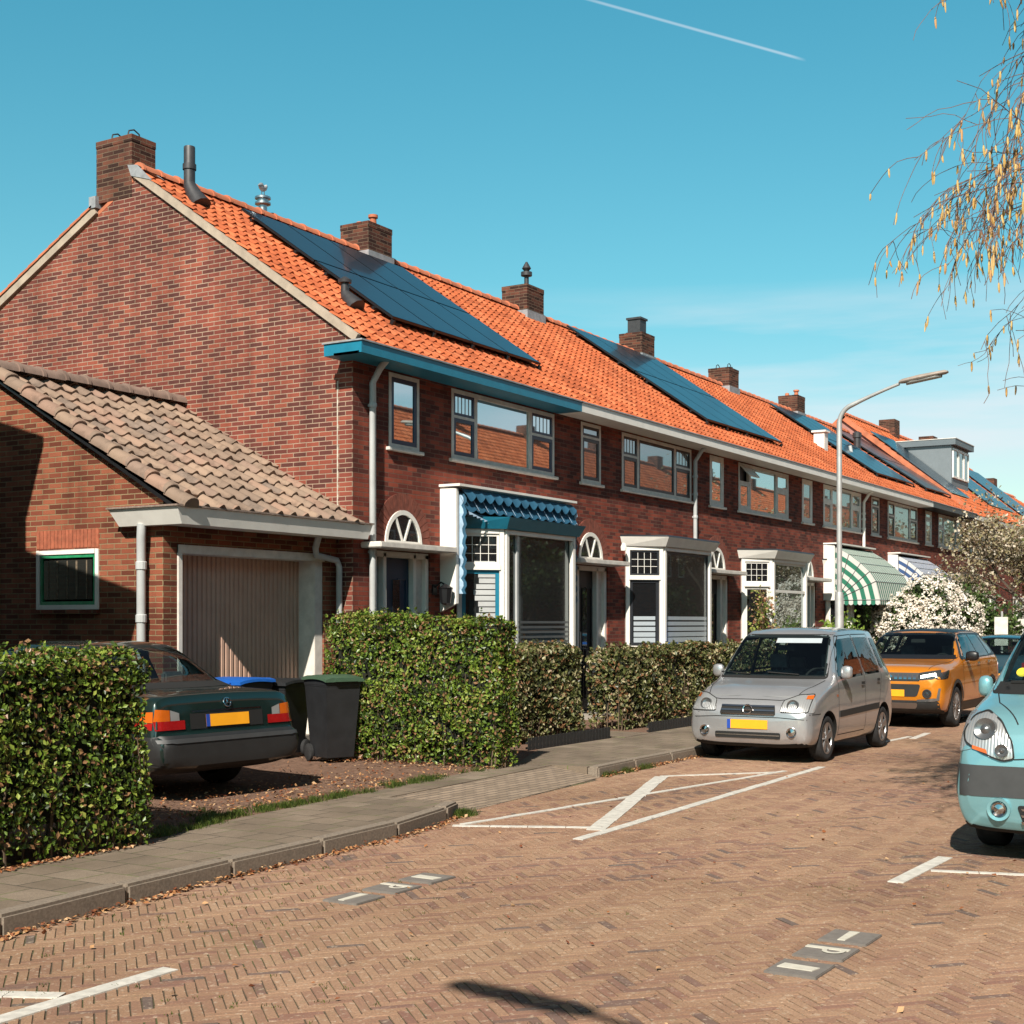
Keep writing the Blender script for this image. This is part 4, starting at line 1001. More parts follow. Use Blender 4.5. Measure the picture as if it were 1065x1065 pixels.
def hedge(x0, y0, x1, y1, h, label, mat, dens=1500, size=.032, group='clipped garden hedges', amp=.045, base=.10, seed=0, twigs=True, floor=.02):
    t = thing('clipped_hedge', label, 'hedge', ((x0+x1)/2, (y0+y1)/2, base), group=group)
    cx, cy = (x0+x1)/2, (y0+y1)/2; lx, ly = x1-x0, y1-y0
    faces = [((0,-1,0), lx*h), ((0,1,0), lx*h*.5), ((-1,0,0), ly*h), ((1,0,0), ly*h), ((0,0,1), lx*ly)]
    PP, NN = [], []
    for n_, A in faces:
        k = int(A*dens*(1 if n_ != (0,1,0) else .5)); u, v = RNG.random(k), RNG.random(k); n_ = np.array(n_, float)
        if n_[1]: p = np.stack([-lx/2+lx*u, np.full(k, n_[1]*ly/2), floor+(h-floor)*v], 1)
        elif n_[0]: p = np.stack([np.full(k, n_[0]*lx/2), -ly/2+ly*u, floor+(h-floor)*v], 1)
        else: p = np.stack([-lx/2+lx*u, -ly/2+ly*v, np.full(k, h)], 1)
        nn = np.tile(n_, (k, 1))
        # rounded corners
        q = p.copy(); r_ = .10
        for ax, half in ((0, lx/2), (1, ly/2)):
            over = np.abs(q[:, ax])-(half-r_)
            m_ = over > 0; q[m_, 2] -= (over[m_]/r_)**2*.05*(q[m_, 2] > h-.15)
        dep = RNG.exponential(.028, k)-.012
        off = lump(p+np.array([cx, cy, 0]), 1, amp, seed)-dep
        q += nn*off[:, None]
        # thin near the ground
        keep = RNG.random(k) < np.clip(.35+q[:, 2]/(.45), 0, 1)
        gap = np.sin(q[:,0]*11+seed)*np.sin(q[:,1]*12+seed)*0+np.sin(q[:,0]*13+q[:,2]*5+seed)*np.sin(q[:,2]*12-q[:,1]*9+seed*3)
        keep &= ~((gap > .62) & (RNG.random(k) < .72))
        PP.append(q[keep]); NN.append(nn[keep])
    # shoots sticking out of the top
    k = int(lx*ly*75); px = (RNG.random(k)-.5)*lx; py = (RNG.random(k)-.5)*ly; sh = []
    for i in range(k):
        hh = RNG.random()**2*.13; m_ = 5
        for j in range(m_): sh.append((px[i]+RNG.normal()*.008, py[i]+RNG.normal()*.008, h+hh*j/m_))
    if sh: sh = np.array(sh); PP.append(sh); NN.append(np.tile([0,0,1.], (len(sh), 1)))
    P = np.concatenate(PP); Nn = np.concatenate(NN)
    V, Q = leaf_quads(P, Nn, size)
    r = RNG.random(len(P)); cl = .5+.5*np.sin(P[:,0]*5+seed)*np.sin(P[:,2]*6+P[:,1]*5)
    r = np.clip(.75*r+.25*cl, 0, 1)
    r = np.where(RNG.random(len(P)) < .14, .97, r*.86)
    np_mesh('foliage', V, Q, mat, t, r)
    m = M(); e = .085; m.box(-lx/2+e, -ly/2+e, .25, lx/2-e, ly/2-e, h-e); m.build('inner_shade', MT['shade_core'], t)  # near-black box: shade between the leaves put into its colour
    if twigs:
        m = M()
        for i in range(int((lx+ly)*22)):
            s_ = random.random()
            if random.random() < lx/(lx+ly): a = (-lx/2+lx*s_, -ly/2+random.uniform(.03,.16))
            else: a = (-lx/2+random.uniform(.03,.16) if random.random() < .5 else lx/2-.08, -ly/2+ly*s_)
            m.tube([(a[0], a[1], -.01), (a[0]+random.uniform(-.05,.05), a[1]+random.uniform(-.03,.03), .3), (a[0]+random.uniform(-.1,.1), a[1]-random.uniform(-.02,.04), random.uniform(.45, h*.8))], [.010,.007,.003], 4)
        m.build('stems', MT['twig'], t)
    return t
hedge(2.2, 7.46, 7.22, 8.55, 1.375, 'long low green hedge along the pavement in front of the dark green car', MT['privet'], 2900, .026, amp=.06, seed=1)
hedge(12.88, 8.0, 13.27, 10.02, 1.66, 'tall bright green hedge between the driveway and the front garden', MT['privet'], 3000, .027, amp=.05, seed=2)
hedge(13.58, 9.9, 14.4, 11.0, 1.69, 'set-back end of the tall green hedge next to the house downpipe', MT['privet'], 2300, .028, amp=.05, seed=7)
hedge(14.3, 9.35, 17.25, 10.2, 1.28, 'waist-high bronze-green hedge between the tall hedge and the garden path', MT['bronze'], 1700, .040, amp=.07, seed=3)
hedge(18.55, 9.32, 24.6, 9.95, 1.20, 'long bronze-green hedge right of the garden path behind the silver car', MT['bronze'], 1500, .040, amp=.07, seed=4)
hedge(25.6, 9.2, 31.2, 9.9, 1.12, 'low bronze hedge behind the orange car in front of the green awning', MT['bronze'], 700, .05, seed=5, twigs=False)

def blob_leaves(centers, radii, dens, size, rng=RNG, squash=1.0, shell=.55):
    PP, NN = [], []
    for c, r in zip(centers, radii):
        k = int(dens*r*r*12.6); d = rng.normal(size=(k, 3)); d /= np.linalg.norm(d, axis=1)[:, None]
        rr = r*(shell+(1-shell)*rng.random(k)**.5)*(1+.18*np.sin(d[:,0]*7+c[0]*3)*np.sin(d[:,2]*6+c[1]))
        p = d*rr[:, None]; p[:, 2] *= squash; PP.append(p+np.array(c)); NN.append(d)
    return np.concatenate(PP), np.concatenate(NN)
def branch_tree(m, p, d, L, r, depth, rng, tips, spread=.55, up=.12, n=3, kids=(2, 4), minr=.004, ratio=(.55,.8), droop=0):
    pts = [Vector(p)]; rs = [r]; d = Vector(d).normalized()
    for i in range(n):
        d = (d+Vector(rng.normal(size=3))*.13+Vector((0, 0, up-droop*(1-depth*.1)))).normalized(); pts.append(pts[-1]+d*L/n); rs.append(max(minr, r*(1-.45*(i+1)/n)))
    m.tube(pts, rs, 5 if depth < 2 else 4, cap=False)
    if depth == 0: tips.append((pts[-1], d, pts)); return
    for k in range(rng.integers(*kids)+1):
        t = .35+.65*rng.random(); i = min(n-1, int(t*n)); q = pts[i].lerp(pts[i+1], t*n-i) if k else pts[-1]
        dd = (d+Vector(rng.normal(size=3))*spread).normalized()
        branch_tree(m, q, dd, L*(ratio[0]+(ratio[1]-ratio[0])*rng.random()), rs[i+1]*.75, depth-1, rng, tips, spread, up, n, kids, minr, ratio, droop)
def leafy_tree(name, label, cat, loc, H_, rad, mat, seed, leafs=9000, size=.09, trunk=.12, depth=4, group=None, base=.3, bare=False, per=None, squash=1.0, jit=.22):
    rng = np.random.default_rng(seed); t = thing(name, label, cat, loc, group=group); m = M(); tips = []
    tm = M(); tm.tube([(0,0,-.1),(.03,.02,H_*base*.5),(0,.05,H_*base)], [trunk*1.2, trunk, trunk*.85], 8); tm.build('trunk', MT['bark'], t, smooth=True)
    for k in range(6):
        a = k*2.4+rng.random(); branch_tree(m, (0, .05, H_*base*(.8+.2*k/5)), (math.cos(a)*.8, math.sin(a)*.8, .9 if k else 2), rad*.62, trunk*.5, depth-1, rng, tips, up=.10)
    m.build('branches', MT['bark'], t)
    # many leaf clumps at twig tips, squeezed into the crown outline
    P = []
    pts = np.array([tuple(q) for tp in tips for q in tp[2][1:]])
    sel = pts[rng.integers(0, len(pts), leafs)]; P = sel+rng.normal(size=(leafs, 3))*jit
    Nn = rng.normal(size=(leafs, 3)); V, Q = leaf_quads(P, Nn, size, 1.4, rng)
    r = np.clip(rng.random(leafs)*.8+.2*(.5+.5*np.sin(P[:,0]*2)*np.sin(P[:,2]*2)), 0, 1)
    np_mesh('crown', V, Q, mat, t, r); return t
MT['spring'] = leafmat('spring_leaves', [(.16,.10,.06),(.30,.22,.12),(.38,.34,.16),(.58,.48,.34),(.80,.70,.58),(.20,.22,.06)], .6, .2)
MT['green'] = leafmat('green_leaves', [(.02,.04,.012),(.045,.08,.02),(.08,.13,.03),(.12,.18,.05)], .5, .15)
MT['fresh'] = leafmat('fresh_leaves', [(.06,.12,.02),(.13,.24,.03),(.24,.36,.05),(.34,.42,.08)], .5, .25)
MT['blossom'] = leafmat('white_blossom', [(.62,.54,.45),(.76,.68,.58),(.86,.79,.70),(.90,.85,.78)], .7, .15)
MT['pink'] = leafmat('blossom_climber', [(.10,.14,.03),(.20,.26,.05),(.45,.20,.10),(.62,.40,.28),(.35,.40,.08)], .6, .2)
# white flowering shrub
t = thing('flowering_shrub', 'large round shrub covered in white blossom behind the orange car', 'shrub', (35.3, 9.3, PZ))
cs, rs = [], []; rng = np.random.default_rng(3)
for i in range(40):
    a = rng.random()*6.28; z = .55+rng.random()*1.75; q = rng.random()**.5*1.25*math.sqrt(max(.1, 1-((z-1.0)/1.75)**2)); cs.append((q*math.cos(a)*1.0, q*math.sin(a)*.85, z)); rs.append(.40+.2*rng.random())
P, Nn = blob_leaves(cs, rs, 170, .06, rng); k = len(P)
V, Q = leaf_quads(P-Nn*.06, Nn, .09, 1.4, rng); np_mesh('foliage', V, Q, MT['green'], t, rng.random(k))
# blossom heads: clusters of petals
P2, N2 = blob_leaves(cs, rs, 62, .06, rng, shell=.9); keep = P2[:, 2] > .15; P2, N2 = P2[keep], N2[keep]
rep = 12; PP = np.repeat(P2+N2*.03, rep, 0)+rng.normal(size=(len(P2)*rep, 3))*.036; NNn = np.repeat(N2, rep, 0)
V, Q = leaf_quads(PP, NNn, .046, 1.1, rng, .6); np_mesh('blossom', V, Q, MT['blossom'], t, np.clip(np.repeat(rng.random(len(P2)), rep)*.6+rng.random(len(PP))*.4, 0, 1))
m = M(); m.lathe([(0, .2), (.8, .3), (1.15, .9), (1.0, 1.6), (.5, 2.05), (0, 2.2)], (0, 0, 0), 12)  # near-black lump stands in for shade inside the shrub; stems follow
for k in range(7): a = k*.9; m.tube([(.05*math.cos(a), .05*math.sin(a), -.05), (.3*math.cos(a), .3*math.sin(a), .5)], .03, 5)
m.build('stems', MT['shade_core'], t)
# spring tree behind it and the trees/houses further on
leafy_tree('garden_tree', 'spreading tree with pale spring catkins right of the dormer window', 'tree', (42.8, 8.0, PZ), 6.2, 2.6, MT['spring'], 11, 11000, .07, .14, 5, jit=.14)
leafy_tree('garden_tree', 'olive-green bushy tree low behind the teal van', 'tree', (49, 8.2, PZ), 5.6, 2.6, MT['spring'], 12, 12000, .10, .13, 5, base=.2, jit=.2)
leafy_tree('garden_shrub', 'dark green shrub under the pale spring tree', 'shrub', (40.0, 9.4, PZ), 3.2, 1.5, MT['green'], 13, 7000, .09, .06, 4, base=.12)
def climber(name, label, cat, loc, wd, ht, mat, n, size, seed, dpt=.25):
    rng = np.random.default_rng(seed); t = thing(name, label, cat, loc); m = M(); S_ = []
    for k in range(9):
        x = (rng.random()-.5)*wd*.5; p = [Vector((x*.4, 0, -.03))]
        for j in range(7): p.append(p[-1]+Vector(((rng.random()-.5)*.22+x*.12, (rng.random()-.5)*.07, ht/7*(.6+.5*rng.random()))))
        m.tube(p, [.014-.0016*j for j in range(8)], 4); S_ += [tuple(a.lerp(b, q)) for a, b in zip(p[1:], p[2:]) for q in (0, .33, .66)]
    m.build('stems', MT['twig'], t); S_ = np.array(S_); P = S_[rng.integers(0, len(S_), n)]+rng.normal(size=(n, 3))*np.array([wd*.13, dpt*.35, .10])
    V, Q = leaf_quads(P, rng.normal(size=(n, 3)), size, 1.5, rng); np_mesh('foliage', V, Q, mat, t, rng.random(n)); return t
climber('climbing_plant', 'leafy climber growing up the bay window above the silver car', 'plant', (27.9, 10.75, PZ), 1.3, 2.55, MT['pink'], 1500, .05, 21)
climber('garden_shrub', 'bright green young shrub left of the green striped awning', 'shrub', (31.8, 10.3, PZ), 2.0, 1.9, MT['fresh'], 1500, .07, 22, .6)
climber('garden_shrub', 'small pink-leaved shrub at the foot of the doorway behind the silver car', 'shrub', (26.0, 10.4, PZ), 1.2, 1.25, MT['pink'], 900, .045, 23, .4)

# birch with catkins: trunk right of the frame, hanging twigs reach in
BX, BY = 9.9, -.35
t = thing('birch_tree', 'birch tree with bare hanging twigs and yellow catkins at the upper right', 'tree', (BX, BY, PZ))
MT['birch'] = simple('birch_twig', (.20,.11,.085), .8, var=.3, vs=20)
MT['birchbark'] = simple('birch_bark', (.45,.42,.38), .8, var=.5, vs=6)
MT['catkin'] = leafmat('catkins', [(.66,.36,.10),(.84,.54,.17),(.92,.66,.26),(.82,.46,.20)], .7, .2)
rng = np.random.default_rng(5)
m = M(); m.tube([(0,0,-.1),(.05,0,1.5),(.0,.05,3.8),(-.05,.1,6.6),(-.05,.1,9.6)], [.15,.13,.10,.06,.015], 12); m.build('trunk', MT['birchbark'], t, smooth=True)
tw = M(); CK = []
def twig(p, d, L, r, depth):
    n = 6; pts = [Vector(p)]; rs = [r]; d = Vector(d).normalized()
    for i in range(n):
        g_ = {3: -.05, 2: -.08, 1: -.16, 0: -.20}[depth]
        if pts[-1].z < 3.45+.25*math.sin(pts[-1].x*9+pts[-1].y*7): g_ = .25
        d = (d+Vector(rng.normal(size=3))*.15+Vector((0, 0, g_))).normalized(); pts.append(pts[-1]+d*L/n); rs.append(max(.0022, r*(1-.7*(i+1)/n)))
    tw.tube(pts, rs, 4 if depth < 2 else 6, cap=False)
    if depth <= 1:
        for _ in range(rng.integers(0, 3) if depth == 0 else 2): CK.append(pts[rng.integers(3, n+1)])
    if depth == 0: return
    for k in range({3: 8, 2: 6, 1: 4}[depth]):
        s_ = .30+.70*rng.random(); i = min(n-1, int(s_*n)); q = pts[i].lerp(pts[i+1], s_*n-i)
        dd = (d*1.0+Vector(rng.normal(size=3))*.55).normalized()
        twig(q, dd, L*{3: .40, 2: .52, 1: .60}[depth]*(.7+.6*rng.random()), max(.003, rs[i]*.5), depth-1)
for i in range(62):
    a = R(121)+R(120)*(rng.random()-.5) if i < 57 else rng.random()*6.28; e = R(rng.uniform(22, 50)); z = rng.uniform(3.4, 8.0)
    twig((0, .05, z), (math.cos(a)*math.cos(e), math.sin(a)*math.cos(e), math.sin(e)), rng.uniform(1.7, 2.3), .024, 3)
tw.build('branches', MT['birch'], t)
V, Q, rr = [], [], []
for i, p in enumerate(CK):
    n = 7; L = rng.uniform(.045, .09); r0_ = rng.uniform(.006, .0085); c = rng.random(); o = len(V); bend = Vector(rng.normal(size=3))*.006
    for j in range(5):
        f = j/4; rad = r0_*(.6, 1, 1, .9, .35)[j]
        for q in range(5): a = 2*math.pi*q/5; V.append((p.x+rad*math.cos(a)+bend.x*f*f, p.y+rad*math.sin(a)+bend.y*f*f, p.z-L*f))
    for j in range(4):
        for q in range(5): Q.append((o+j*5+q, o+j*5+(q+1) % 5, o+(j+1)*5+(q+1) % 5, o+(j+1)*5+q)); rr.append(c*.8+.2*rng.random())
np_mesh('catkins', np.array(V), np.array(Q), MT['catkin'], t, np.array(rr))['kind'] = 'stuff'
print('catkins', len(CK), 'twigfaces', len(tw.f))
_c, _s = math.cos(TH), math.sin(TH); _n = 0; _mu = 9999; _mv = 0
for p in CK:
    X_, Y_ = BX+p.x, BY+p.y; d_ = _c*X_+_s*Y_; u_ = 532+1450*(_s*X_-_c*Y_)/d_; v_ = 648-1450*(p.z+PZ-1.7)/d_
    if u_ < 1065 and 0 < v_ < 700: _n += 1; _mu = min(_mu, u_); _mv = max(_mv, v_)
print('CK in frame', _n, _mu, _mv)

# opposite side of the street (seen only as reflections): hedge and trees
leafy_tree('street_tree', 'bare-branched tree across the street reflected in the windows', 'tree', (58, -3.4, 0), 9.5, 4.2, MT['spring'], 31, 1800, .08, .2, 5)
leafy_tree('street_tree', 'green tree across the street reflected in the bay windows', 'tree', (43, -4.6, 0), 4.6, 3.2, MT['green'], 32, 9000, .13, .15, 4, base=.2)
leafy_tree('street_tree', 'second green tree across the street reflected in the bay windows', 'tree', (51, -4.8, 0), 4.2, 2.8, MT['green'], 33, 7000, .13, .15, 4, base=.2)
copy_thing(bpy.data.objects['flowering_shrub'], (60.5, -1.6, PZ), 1.3, 'second white flowering shrub across the street, mirrored in the white bay window')
# fallen leaves and small weeds
def litter(name, pts, mat, size, kind='stuff', spread=.35, z=.006, nrm=(0,0,1)):
    P = np.array(pts); V, Q = leaf_quads(P, np.tile(np.array(nrm, float), (len(P), 1)), size, 1.5, RNG, spread)
    o = np_mesh(name, V, Q, mat, None, RNG.random(len(P))); o['kind'] = kind; return o
MT['dead'] = leafmat('dead_leaves', [(.20,.06,.025),(.34,.12,.04),(.50,.25,.10),(.62,.40,.22)], .7)
MT['grass'] = leafmat('weed_blades', [(.06,.11,.02),(.13,.20,.03),(.22,.28,.06)], .6, .2)
pts = []
for i in range(2600):
    x = RNG.uniform(4, 22); k = np.interp(x, [p[0] for p in kerbline]+[p[0] for p in kerb2], [p[1] for p in kerbline]+[p[1] for p in kerb2])
    if 10.35 < x < 13.6: continue
    pts.append((x, k-abs(RNG.normal())*.045-.005, .006+abs(RNG.normal())*.012))
for i in range(1800):
    x = RNG.uniform(8, 12.9); y = 8.05+abs(RNG.normal())*.9
    if x > 11.5 and RNG.random() < .6: x = 12.9-abs(RNG.normal())*.25; y = RNG.uniform(8.0, 10.6)
    pts.append((x, y, PZ+.01+RNG.random()*.02))
for i in range(900): x = RNG.uniform(3, 7.2); pts.append((x, 7.44+(x-5)*.03-abs(RNG.normal())*.05, PZ+.012))
for i in range(260): pts.append((RNG.uniform(3, 18), RNG.uniform(1, 6.3), .014))
litter('fallen_leaves', pts, MT['dead'], .022)
def tufts(name, spots, n, hgt, spread_, mat=MT['grass']):
    V, Q, r = [], [], []
    for (x, y, z) in spots:
        for _ in range(n):
            a = RNG.random()*6.28; bx, by = x+RNG.normal()*spread_, y+RNG.normal()*spread_; h_ = hgt*(.4+RNG.random()); w_ = .0035; o = len(V); lx, ly = math.cos(a)*h_*.5, math.sin(a)*h_*.5
            V += [(bx-w_, by, z), (bx+w_, by, z), (bx+lx+w_*.4, by+ly, z+h_), (bx+lx-w_*.4, by+ly, z+h_)]; Q.append((o, o+1, o+2, o+3)); r.append(RNG.random())
    o = np_mesh(name, np.array(V), np.array(Q), mat, None, np.array(r)); o['kind'] = 'stuff'; return o
sp = [(lambda x: (x, 7.62+.05*(x-7.3)+abs(RNG.normal())*.10*(1 if x > 9 else 2.0)+(.18 if x > 8.4 else 0), PZ-.006))(7.2+4.6*RNG.random()**1.5) for i in range(120)]+[(RNG.uniform(11.0, 12.8), 8.15+RNG.normal()*.04, PZ-.006) for i in range(12)]
tufts('grass_verge', sp, 45, .04, .035)
sp = []
for i in range(1500):
    x, y = RNG.uniform(2.8, 12), RNG.uniform(1.5, 6.3)
    if math.sin(x*1.1+.5)*math.sin(y*.9+x*.35)+RNG.normal()*.35 > .35: sp.append((x, y, -.008))
tufts('joint_weeds', sp, 10, .016, .012)
tufts('kerb_weeds', [(10.25+RNG.normal()*.05, 6.78+RNG.normal()*.05, 0) for i in range(26)]+[(RNG.uniform(13.7, 15), 7.14, 0) for i in range(20)]+[(RNG.uniform(5, 10), np.interp(0,[0],[0])+6.62+RNG.normal()*.01, PZ) for i in range(0)], 40, .05, .03)
# ================================================================== cars
def paint(name, col, metallic=.5, rough=.32, flake=.04):
    m, nt, b = nm(name); b.inputs['Metallic'].default_value = metallic; b.inputs['Roughness'].default_value = rough
    b.inputs['Coat Weight'].default_value = 1; b.inputs['Coat Roughness'].default_value = .04
    d = ramp(nt, noise(nt, 2.5, 6, .7), [(.3, tuple(c*.92 for c in col)), (.7, tuple(min(1, c*1.04) for c in col))])
    nt.links.new(d, b.inputs['Base Color']); m['keep'] = 1; return m
MT['rubber'] = simple('tyre_rubber', (.022,.022,.023), .85, var=.3, vs=20, spec=.3)
MT['plastic'] = simple('dark_plastic', (.024,.025,.026), .55, var=.15, vs=10)
MT['greyplastic'] = simple('grey_bumper', (.06,.063,.066), .55, var=.12, vs=10)
MT['rim'] = simple('alloy_rim', (.42,.42,.43), .3, .8, .1)
MT['chrome'] = simple('chrome', (.75,.75,.76), .12, 1, .03)
MT['plate'] = simple('yellow_plate', (.80,.34,.012), .45, var=.05); MT['plate']['keep'] = 1
MT['plateblue'] = simple('plate_blue', (.02,.08,.45), .45, var=.05)
def carglassmat():
    m, nt, b = nm('car_glass'); out = nt.nodes['Material Output']
    tr = nt.nodes.new('ShaderNodeBsdfTransparent'); tr.inputs[0].default_value = (.70,.82,.81,1)
    g = nt.nodes.new('ShaderNodeBsdfGlossy'); g.inputs['Roughness'].default_value = .01; g.inputs[0].default_value = (.85,.97,1,1)
    f = nt.nodes.new('ShaderNodeFresnel'); f.inputs[0].default_value = 1.52
    x = nt.nodes.new('ShaderNodeMixShader'); nt.links.new(math_(nt, 'MINIMUM', math_(nt, 'ADD', math_(nt, 'MULTIPLY', f.outputs[0], .9), .02), .5), x.inputs[0])
    nt.links.new(tr.outputs[0], x.inputs[1]); nt.links.new(g.outputs[0], x.inputs[2]); nt.links.new(x.outputs[0], out.inputs[0]); m['keep'] = 1; return m
MT['carglass'] = carglassmat()
MT['cabin'] = simple('cabin_trim', (.05,.052,.056), .8, var=.2, vs=8); MT['seat'] = simple('seat_cloth', (.13,.135,.145), .9, var=.25, vs=15)
MT['seam'] = simple('panel_gap', (.008,.008,.008), .8)
MT['red'] = simple('tail_light_red', (.28,.008,.008), .15, coat=1); MT['red']['keep'] = 1
MT['amber'] = simple('indicator_amber', (.48,.10,.008), .15, coat=1); MT['amber']['keep'] = 1
def lampmat():
    m, nt, b = nm('clear_lamp'); b.inputs['Metallic'].default_value = .6; b.inputs['Roughness'].default_value = .28; b.inputs['Coat Weight'].default_value = 1; b.inputs['Coat Roughness'].default_value = .12
    b.inputs['Base Color'].default_value = (.47,.475,.47,1); wv = nt.nodes.new('ShaderNodeTexWave'); wv.bands_direction = 'Y'; wv.inputs['Scale'].default_value = 14; wv.inputs['Distortion'].default_value = .6
    g = nt.nodes.new('ShaderNodeNewGeometry'); nt.links.new(g.outputs['Position'], wv.inputs['Vector']); bump(nt, b, wv.outputs[0], .3, .006); m['keep'] = 1; return m
MT['lampclear'] = lampmat(); MT['reflector'] = simple('lamp_bowl', (.30,.31,.32), .22, .75, .1)
MT['lampdark'] = simple('smoked_lamp', (.09,.095,.10), .1, .5, .3, 40, coat=1)
def pchip(xs, ys, x):
    xs, ys = np.asarray(xs, float), np.asarray(ys, float); h = np.diff(xs); d = np.diff(ys)/h; m = np.zeros_like(ys)
    for i in range(1, len(xs)-1):
        if d[i-1]*d[i] > 0: w1, w2 = 2*h[i]+h[i-1], h[i]+2*h[i-1]; m[i] = (w1+w2)/(w1/d[i-1]+w2/d[i])
    m[0], m[-1] = d[0], d[-1]; i = np.clip(np.searchsorted(xs, x)-1, 0, len(h)-1); t = (x-xs[i])/h[i]
    return (2*t**3-3*t**2+1)*ys[i]+(t**3-2*t**2+t)*h[i]*m[i]+(-2*t**3+3*t**2)*ys[i+1]+(t**3-t**2)*h[i]*m[i+1]
def round_poly(pts, r, n=4):
    out = []; k = len(pts)
    for i in range(k):
        p, a, b = Vector(pts[i]), Vector(pts[i-1]), Vector(pts[(i+1) % k]); u, v = (a-p), (b-p); rr = min(r, u.length*.45, v.length*.45)
        s, e = p+u.normalized()*rr, p+v.normalized()*rr
        for j in range(n+1): t = j/n; q = s*(1-t)**2+p*2*t*(1-t)+e*t**2; out.append((q.x, q.y))
    return out
class Car:
    def __init__(s, name, label, cat, loc, rz, st, paintmat, axles, r, tw=.19, track=None, spokes=5, rimmat='rim', rimtype=0):
        s.t = thing(name, label, cat, loc, rz, group='cars parked along the street'); s.r = r; s.axles = axles; s.panes = []; s.mz = 1.45
        st = np.array(st, float); xs = st[:, 0]; L = xs[-1]; s.L = L; s.W = st[:, 4].max()
        base = list(xs); X = np.unique(np.concatenate([np.linspace(0, L, 110), L*np.array([.002,.006,.012,.02,.03,.97,.98,.988,.994,.998]), xs]))
        cols = [pchip(xs, st[:, k], X) for k in range(1, 10)]
        zb, wb, zm, wm, zs, ws, zr, wr, zt = cols
        P = np.stack([np.stack([0*zb, zb], 1), np.stack([wb*.6, zb], 1), np.stack([wb, zb+.025], 1), np.stack([wb*.25+wm*.75, zb*.55+zm*.45], 1), np.stack([wm, zm], 1), np.stack([wm*.55+ws*.45+.004, zm*.4+zs*.6], 1), np.stack([ws, zs], 1), np.stack([wr, zr], 1), np.stack([wr*.80, zr+(zt-zr)*.52], 1), np.stack([wr*.45, zr+(zt-zr)*.86], 1), np.stack([0*zt, zt], 1)], 1)
        # Catmull-Rom across the profile
        k = P.shape[1]; pre = P[:, 1:2]*np.array([-1, 1]); post = P[:, -2:-1]*np.array([-1, 1]); E = np.concatenate([pre, P, post], 1); prof = []
        sub = 5
        for i in range(k-1):
            p0, p1, p2, p3 = E[:, i], E[:, i+1], E[:, i+2], E[:, i+3]
            for q in range(sub):
                t = q/sub; tens = .42
                m1, m2 = (p2-p0)*tens, (p3-p1)*tens
                # limit tangents so the belt line keeps its edge
                l = np.linalg.norm(p2-p1, axis=1)[:, None]; f = lambda v: v*np.minimum(1, l/np.maximum(1e-6, np.linalg.norm(v, axis=1)[:, None]))
                m1, m2 = f(m1), f(m2)
                prof.append((2*t**3-3*t**2+1)*p1+(t**3-2*t**2+t)*m1+(-2*t**3+3*t**2)*p2+(t**3-t**2)*m2)
        prof.append(P[:, -1]); prof = np.stack(prof, 1)      # (nx, n, 2)
        full = np.concatenate([prof, (prof[:, 1:-1][:, ::-1])*np.array([-1, 1])], 1); n = full.shape[1]; nx = len(X)
        V = np.zeros((nx, n, 3)); V[:, :, 0] = X[:, None]; V[:, :, 1] = full[:, :, 0]; V[:, :, 2] = full[:, :, 1]
        vs = [tuple(p) for p in V.reshape(-1, 3)]; fs = [(i*n+j, i*n+(j+1) % n, (i+1)*n+(j+1) % n, (i+1)*n+j) for i in range(nx-1) for j in range(n)]
        for e, o in ((0, 0), (nx-1, (nx-1)*n)):
            c = len(vs); vs.append((X[e], 0, float(full[e, :, 1].mean())))
            fs += [((o+(j+1) % n, o+j, c) if e == 0 else (o+j, o+(j+1) % n, c)) for j in range(n)]
        s.bvh = BVHTree.FromPolygons([Vector(v) for v in vs], fs)
        me = bpy.data.meshes.new('body'); me.from_pydata(vs, [], fs); me.materials.append(paintmat); me.materials.append(MT['seam'])
        body = link('body', me, s.t); bm = bmesh.new(); bm.from_mesh(me); bmesh.ops.recalc_face_normals(bm, faces=bm.faces); bm.to_mesh(me); bm.free()
        cut = M(); track = track or s.W-.02
        for ax in axles:
            for sg in (-1, 1):
                n2 = 40; a_ = r+.055; ring = [(ax+a_*math.cos(2*math.pi*q/n2), r+a_*math.sin(2*math.pi*q/n2)) for q in range(n2)]
                y0, y1 = sg*(s.W-.30), sg*(s.W+.3); y0, y1 = min(y0, y1), max(y0, y1); cut.prism(ring, 'y', y0, y1)
        co_ = cut.build('tmp', MT['seam']); bm = bmesh.new(); bm.from_mesh(co_.data); bmesh.ops.recalc_face_normals(bm, faces=bm.faces); bm.to_mesh(co_.data); bm.free()
        co_.parent = s.t; md = body.modifiers.new('b', 'BOOLEAN'); md.operation = 'DIFFERENCE'; md.object = co_; md.solver = 'EXACT'
        bpy.context.view_layer.update(); dg = bpy.context.evaluated_depsgraph_get(); nme = bpy.data.meshes.new_from_object(body.evaluated_get(dg)); body.modifiers.clear(); body.data = nme; nme.name = 'body'
        bpy.data.objects.remove(co_)
        me = body.data; me.materials.clear(); me.materials.append(paintmat); me.materials.append(MT['seam'])
        for p in me.polygons:
            c = p.center; blk = p.normal.z < -.6 and c.z < .45
            for ax in axles:
                if math.hypot(c.x-ax, c.z-r) < r+.0545: blk = True
            p.material_index = 1 if blk else 0
        smooth_mesh(me, 34); s.body = body
        for ax in axles:
            for sg in (-1, 1): s.wheel(ax, sg, r, tw, track, spokes, rimmat, rimtype)
